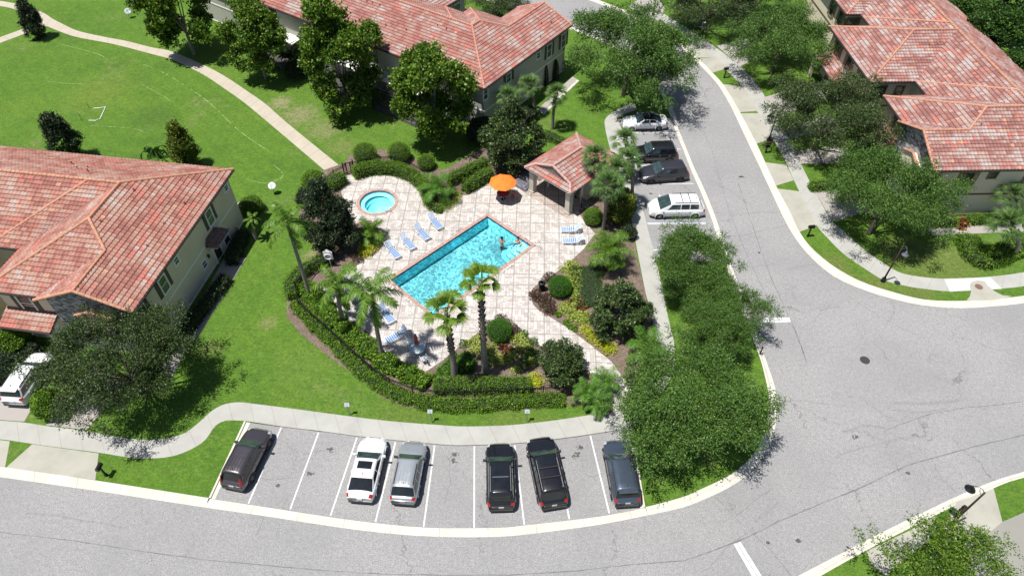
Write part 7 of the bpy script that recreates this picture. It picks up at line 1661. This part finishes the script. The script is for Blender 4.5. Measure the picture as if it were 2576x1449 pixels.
for r_, z in prof:
    for i in range(n): V.append((math.cos(2 * PI * i / n) * r_ * (1.15 if i % 2 else .8), math.sin(2 * PI * i / n) * r_ * (1.15 if i % 2 else .8), z))
F = [(k * n + i, k * n + (i + 1) % n, (k + 1) * n + (i + 1) % n, (k + 1) * n + i) for k in range(len(prof) - 1) for i in range(n)]
mesh('folded_canopy', V, F, M_RUST, t)
gch = 'chairs at the pale round table'
chair('pale chair behind the round table with the closed parasol', p2.x - .75, p2.y + .75, R(225), M_WHITE, M_WHITE, gch)
chair('pale chair in palm shade on the near side of the round table', p2.x + .55, p2.y - .85, R(30), plain('grey_mesh', (.28, .31, .34), .6), M_WHITE, gch)
# pale canopy and things below the queen palms
p3 = table('patio_table', 'dark glass table under the queen palms at the left deck edge', 893, 742, .62, m_glass('smoked_glass', (.03, .05, .05)), M_BLK)
chair('dark chair beside the glass table under the queen palms', p3.x - 1.0, p3.y + .1, R(-90), plain('dark_mesh', (.06, .06, .06), .6), M_BLK, None)
chair('second dark chair at the glass table, on its far side', p3.x + .1, p3.y + 1.0, R(180), plain('dark_mesh_b', (.08, .08, .08), .6), M_BLK, None)
# covered furniture beside the pool house
M_COVER = plain('grey_cover', (.11, .105, .125), .45, var=.25, scale=6)
for u, v, lab in ((1312, 461, 'dark grey covered lounger stack nearest the orange parasol'), (1327, 446, 'dark grey covered lounger stack against the magnolia')):
    q = G(u, v, .5); t = thing('covered_furniture', lab, 'furniture cover', (q.x, q.y, ZL), R(-44), 'covered stacks beside the pool house')
    V = []; F = []; nx, ny = 12, 8; g = np.random.default_rng(int(u))
    for i in range(nx + 1):
        for j in range(ny + 1):
            x = (i / nx - .5) * 1.75; y = (j / ny - .5) * .8; e = min(1, (1 - abs(2 * i / nx - 1)) * 5) * min(1, (1 - abs(2 * j / ny - 1)) * 4); V.append((x * (1 + .05 * (1 - e)), y * (1 + .08 * (1 - e)), .02 + (.46 + .10 * (i / nx) + g.normal() * .018) * e ** .5 if e > 0 else .01))
    F = [(i * (ny + 1) + j, (i + 1) * (ny + 1) + j, (i + 1) * (ny + 1) + j + 1, i * (ny + 1) + j + 1) for i in range(nx) for j in range(ny)]
    mesh('cover', V, F, M_COVER, t, True); MB().box((0, 0, .2), (1.6, .7, .3)).build('stacked_frames', M_WHITE, t)
# litter bin
q = G(*cA(2027, 1165)); t = thing('litter_bin', 'black slatted litter bin at the kerb beside the large topiary ball', 'litter bin', (q.x, q.y, ZD))
b = MB(); [b.beam((math.cos(a) * .23, math.sin(a) * .23, .03), (math.cos(a) * .27, math.sin(a) * .27, .82), .03, .012) for a in [2 * PI * i / 22 for i in range(22)]]; b.lathe([(.24, .04), (.26, .04), (.26, .10), (.24, .10)], n=22); b.build('slats', M_BLK, t)
MB().lathe([(.30, .80), (.31, .84), (.22, .92), (.13, .92), (.12, .86)], n=22).build('lid', M_BLK, t, True); MB().lathe([(.001, .06), (.21, .06), (.22, .80)], n=18).build('liner', C_TYRE, t)
# life ring on its post
q = G(*cA(440, 985)); t = thing('life_ring', 'white life ring hanging on a white post by the fence', 'life ring', (q.x, q.y, ZL))
MB().tube([(0, 0, 0), (0, 0, 1.6)], .04, 8).build('post', M_WHITE, t); MB().box((0, -.02, 1.25), (.75, .03, .85)).build('backboard', M_WHITE, t)
o = MB().tube([(math.cos(a) * .28, -.10, 1.22 + math.sin(a) * .28) for a in np.linspace(0, 2 * PI, 25)], .065, 10, cap=False).build('ring', plain('ring_white', (.6, .6, .6), .5), t, True)
MB().add([(-.4, -.1, 1.68), (.4, -.1, 1.68), (0, -.02, 2.0)], [(0, 1, 2)]).add([(-.4, .02, 1.68), (.4, .02, 1.68), (0, -.02, 2.0)], [(0, 1, 2)]).build('hood', M_WHITE, t)
# rails
def railpx(name, pts, label, r=.021):
    P = [G(u, v, z) for u, v, z in pts]; c = P[0]; o = MB().tube(catmull([q - Vector((c.x, c.y, 0)) for q in P], 4), r, 8).build(name, M_STEEL, None, True); o.location = (c.x, c.y, 0); return tag(o, label, 'handrail')
railpx('pool_handrail', [(1322, 598, .7), (1330, 606, .75), (1356, 607, .85), (1358, 616, .80), (1358, 622, .1)], 'steel handrail over the coping at the right-hand pool corner')
railpx('pool_handrail', [(*cA(1920, 798), .62), (*cA(1838, 838), .62), (*cA(1835, 850), .50), (*cA(1836, 872), -.35)], 'long steel handrail down the pool steps beside the swimmers')
railpx('spa_handrail', [(*cA(900, 578), .12), (*cA(888, 548), .75), (*cA(850, 520), .80), (*cA(820, 545), .45), (*cA(880, 572), .12)], 'steel handrail at the spa steps')
for i_, dx in enumerate((0, 12)):
    railpx('ladder_rail', [(983 + dx, 739 - dx * .9 + 6 * i_, .14), (984 + dx, 722 + dx * .3, .75), (1000 + dx * .6, 716 + dx * .4, .70), (1003 + dx * .6, 725 + dx * .6, -.2)], ('upper' if i_ else 'lower') + ' rail of the steel ladder at the left-hand pool end')
# lettering beside the coping
M_INK = plain('black_lettering', (.05, .05, .055), .7)
def deckmark(s, u, v, ang, size=.24):
    q = G(u, v, ZD); o = text('depth_marking', s, size, (q.x, q.y, ZD + .004), (0, 0, ang), M_INK); o['kind'] = 'structure'
ea = math.atan2((POOL[0] - POOL[3]).y, (POOL[0] - POOL[3]).x); eb = math.atan2((POOL[1] - POOL[0]).y, (POOL[1] - POOL[0]).x)
deckmark('NO DIVING', *cA(1385, 720), ea); deckmark('NO DIVING', *cA(1105, 905), ea); deckmark('3 FT', *cA(1775, 672), eb); deckmark('5 FT', *cA(1015, 1240), eb); deckmark('NO DIVING', *cA(1775, 1000), ea)
# the two bathers
M_SKIN = plain('skin', (.42, .22, .145), .55, var=.08); M_HAIR = plain('dark_hair', (.012, .010, .009), .6)
def bather(label, u, v, rz, zs, pose):
    q = G(u, v, ZWAT + .25); t = thing('person', label, 'person', (q.x, q.y, ZWAT), rz); me = bpy.data.meshes.new('body')
    # skeleton: pelvis, spine, neck, head, arms, legs; x to the person's right, y forward
    J = {'pel': ((0, 0, -.62), .15), 'waist': ((0, 0, -.38), .135), 'chest': ((0, .01, -.08), .165), 'upch': ((0, 0, .10), .13), 'neck': ((0, .01, .20), .058), 'jaw': ((0, .045, .29), .080), 'head': ((0, .02, .38), .105), 'crown': ((0, .0, .44), .08),
         'shr': ((.17, 0, .11), .068), 'elr': ((.30, .10, -.12) if pose else (.27, .14, -.16), .045), 'wrr': ((.34, .34, -.08), .032), 'shl': ((-.17, 0, .11), .068), 'ell': ((-.31, .08, -.10), .045), 'wrl': ((-.38, .30, -.10), .032),
         'hpr': ((.10, 0, -.68), .105), 'knr': ((.12, .08, -1.05), .07), 'anr': ((.12, -.04, -1.28), .045), 'ftr': ((.13, .12, -1.31), .035), 'hpl': ((-.10, 0, -.68), .105), 'knl': ((-.12, .10, -1.05), .07), 'anl': ((-.13, -.02, -1.28), .045), 'ftl': ((-.14, .14, -1.31), .035)}
    E_ = [('pel', 'waist'), ('waist', 'chest'), ('chest', 'upch'), ('upch', 'neck'), ('neck', 'jaw'), ('jaw', 'head'), ('head', 'crown'), ('upch', 'shr'), ('shr', 'elr'), ('elr', 'wrr'), ('upch', 'shl'), ('shl', 'ell'), ('ell', 'wrl'), ('pel', 'hpr'), ('hpr', 'knr'), ('knr', 'anr'), ('anr', 'ftr'), ('pel', 'hpl'), ('hpl', 'knl'), ('knl', 'anl'), ('anl', 'ftl')]
    for sd, w_ in (('r', 'wrr'), ('l', 'wrl')):
        base = Vector(J[w_][0]); s_ = 1 if sd == 'r' else -1; J['pm' + sd] = (tuple(base + Vector((.005 * s_, .07, -.005))), .030); E_.append((w_, 'pm' + sd))
        for k, (dx, L_) in enumerate(((-.030, .065), (-.011, .075), (.010, .072), (.030, .055))):
            a_ = Vector(J['pm' + sd][0]); J[f'f{k}{sd}'] = (tuple(a_ + Vector((dx, .045, .0))), .010); J[f'g{k}{sd}'] = (tuple(a_ + Vector((dx * 1.3, .045 + L_ * .8, -.012))), .008); E_ += [('pm' + sd, f'f{k}{sd}'), (f'f{k}{sd}', f'g{k}{sd}')]
        a_ = Vector(J['pm' + sd][0]); J['th' + sd] = (tuple(a_ + Vector((-.045 * s_, -.01, 0))), .012); J['tg' + sd] = (tuple(a_ + Vector((-.062 * s_, .03, -.005))), .009); E_ += [('pm' + sd, 'th' + sd), ('th' + sd, 'tg' + sd)]
    ks = list(J); me.from_pydata([J[k][0] for k in ks], [(ks.index(a_), ks.index(b_)) for a_, b_ in E_], []); me.materials.append(M_SKIN)
    o = link(bpy.data.objects.new('body', me), t); md = o.modifiers.new('skin', 'SKIN')
    if not me.skin_vertices: 
        bpy.context.view_layer.update()
    for i, k in enumerate(ks): me.skin_vertices[0].data[i].radius = (J[k][1],) * 2
    me.skin_vertices[0].data[0].use_root = True; md.use_smooth_shade = True; s2 = o.modifiers.new('sub', 'SUBSURF'); s2.levels = 2; s2.render_levels = 2
    g = np.random.default_rng(3); n = 1100; v3 = unit(g.normal(size=(n, 3))); v3 = v3[(v3[:, 2] > -.35) & ~((v3[:, 1] > .45) & (v3[:, 2] < .45))]
    C = v3 * np.array([.108, .118, .118]) + np.array([0, .005, .395]); Vh, _ = cards(C, unit(np.cross(v3, g.normal(size=v3.shape)) + v3 * .3), .06, .03); leafmesh('hair', Vh, M_HAIR, t)
    b = MB(); b.lathe([(.001, -.09)] + [(.106 * math.cos(a_), .108 * math.sin(a_)) for a_ in np.linspace(-1.0, 1.4, 8)] + [(.001, .112)], (0, -.006, .40), 16); b.build('hair_cap', M_HAIR, t, True) if False else None
    b = MB(); b.lathe([(.103 * math.cos(a_), .11 * math.sin(a_)) for a_ in np.linspace(.25, 1.45, 7)] + [(.001, .11)], (0, -.008, .395), 16); b.build('hair_cap', M_HAIR, t, True)
    for sx in (-.034, .034): MB().lathe([(.001, -.010), (.010, 0), (.001, .010)], (sx, .112, .385), 8).build('eye', M_HAIR, t)
    MB().beam((0, .10, .375), (0, .138, .345), .022, .03).build('nose', M_SKIN, t); MB().box((0, .122, .315), (.045, .012, .010)).build('mouth', plain('lips', (.30, .10, .08), .5), t)
    for sx in (-1, 1): MB().lathe([(.001, -.012), (.026, -.006), (.026, .006), (.001, .012)], (sx * .108, .0, .36), 10, 0, Matrix.Rotation(R(90), 3, 'Y')).build('ear', M_SKIN, t)
    MB().lathe([(.165, -.80), (.17, -.62), (.15, -.52)], (0, 0, 0), 16).build('swim_shorts', plain('shorts_navy', (.02, .03, .08), .8), t)
    return t
bather('dark haired bather seen from behind, chest deep nearer the pool middle', *cA(1727, 775), R(-12), ZWAT, 0)
bather('dark haired bather close to the coping by the pool steps', *cA(1850, 775), R(150), ZWAT, 1)
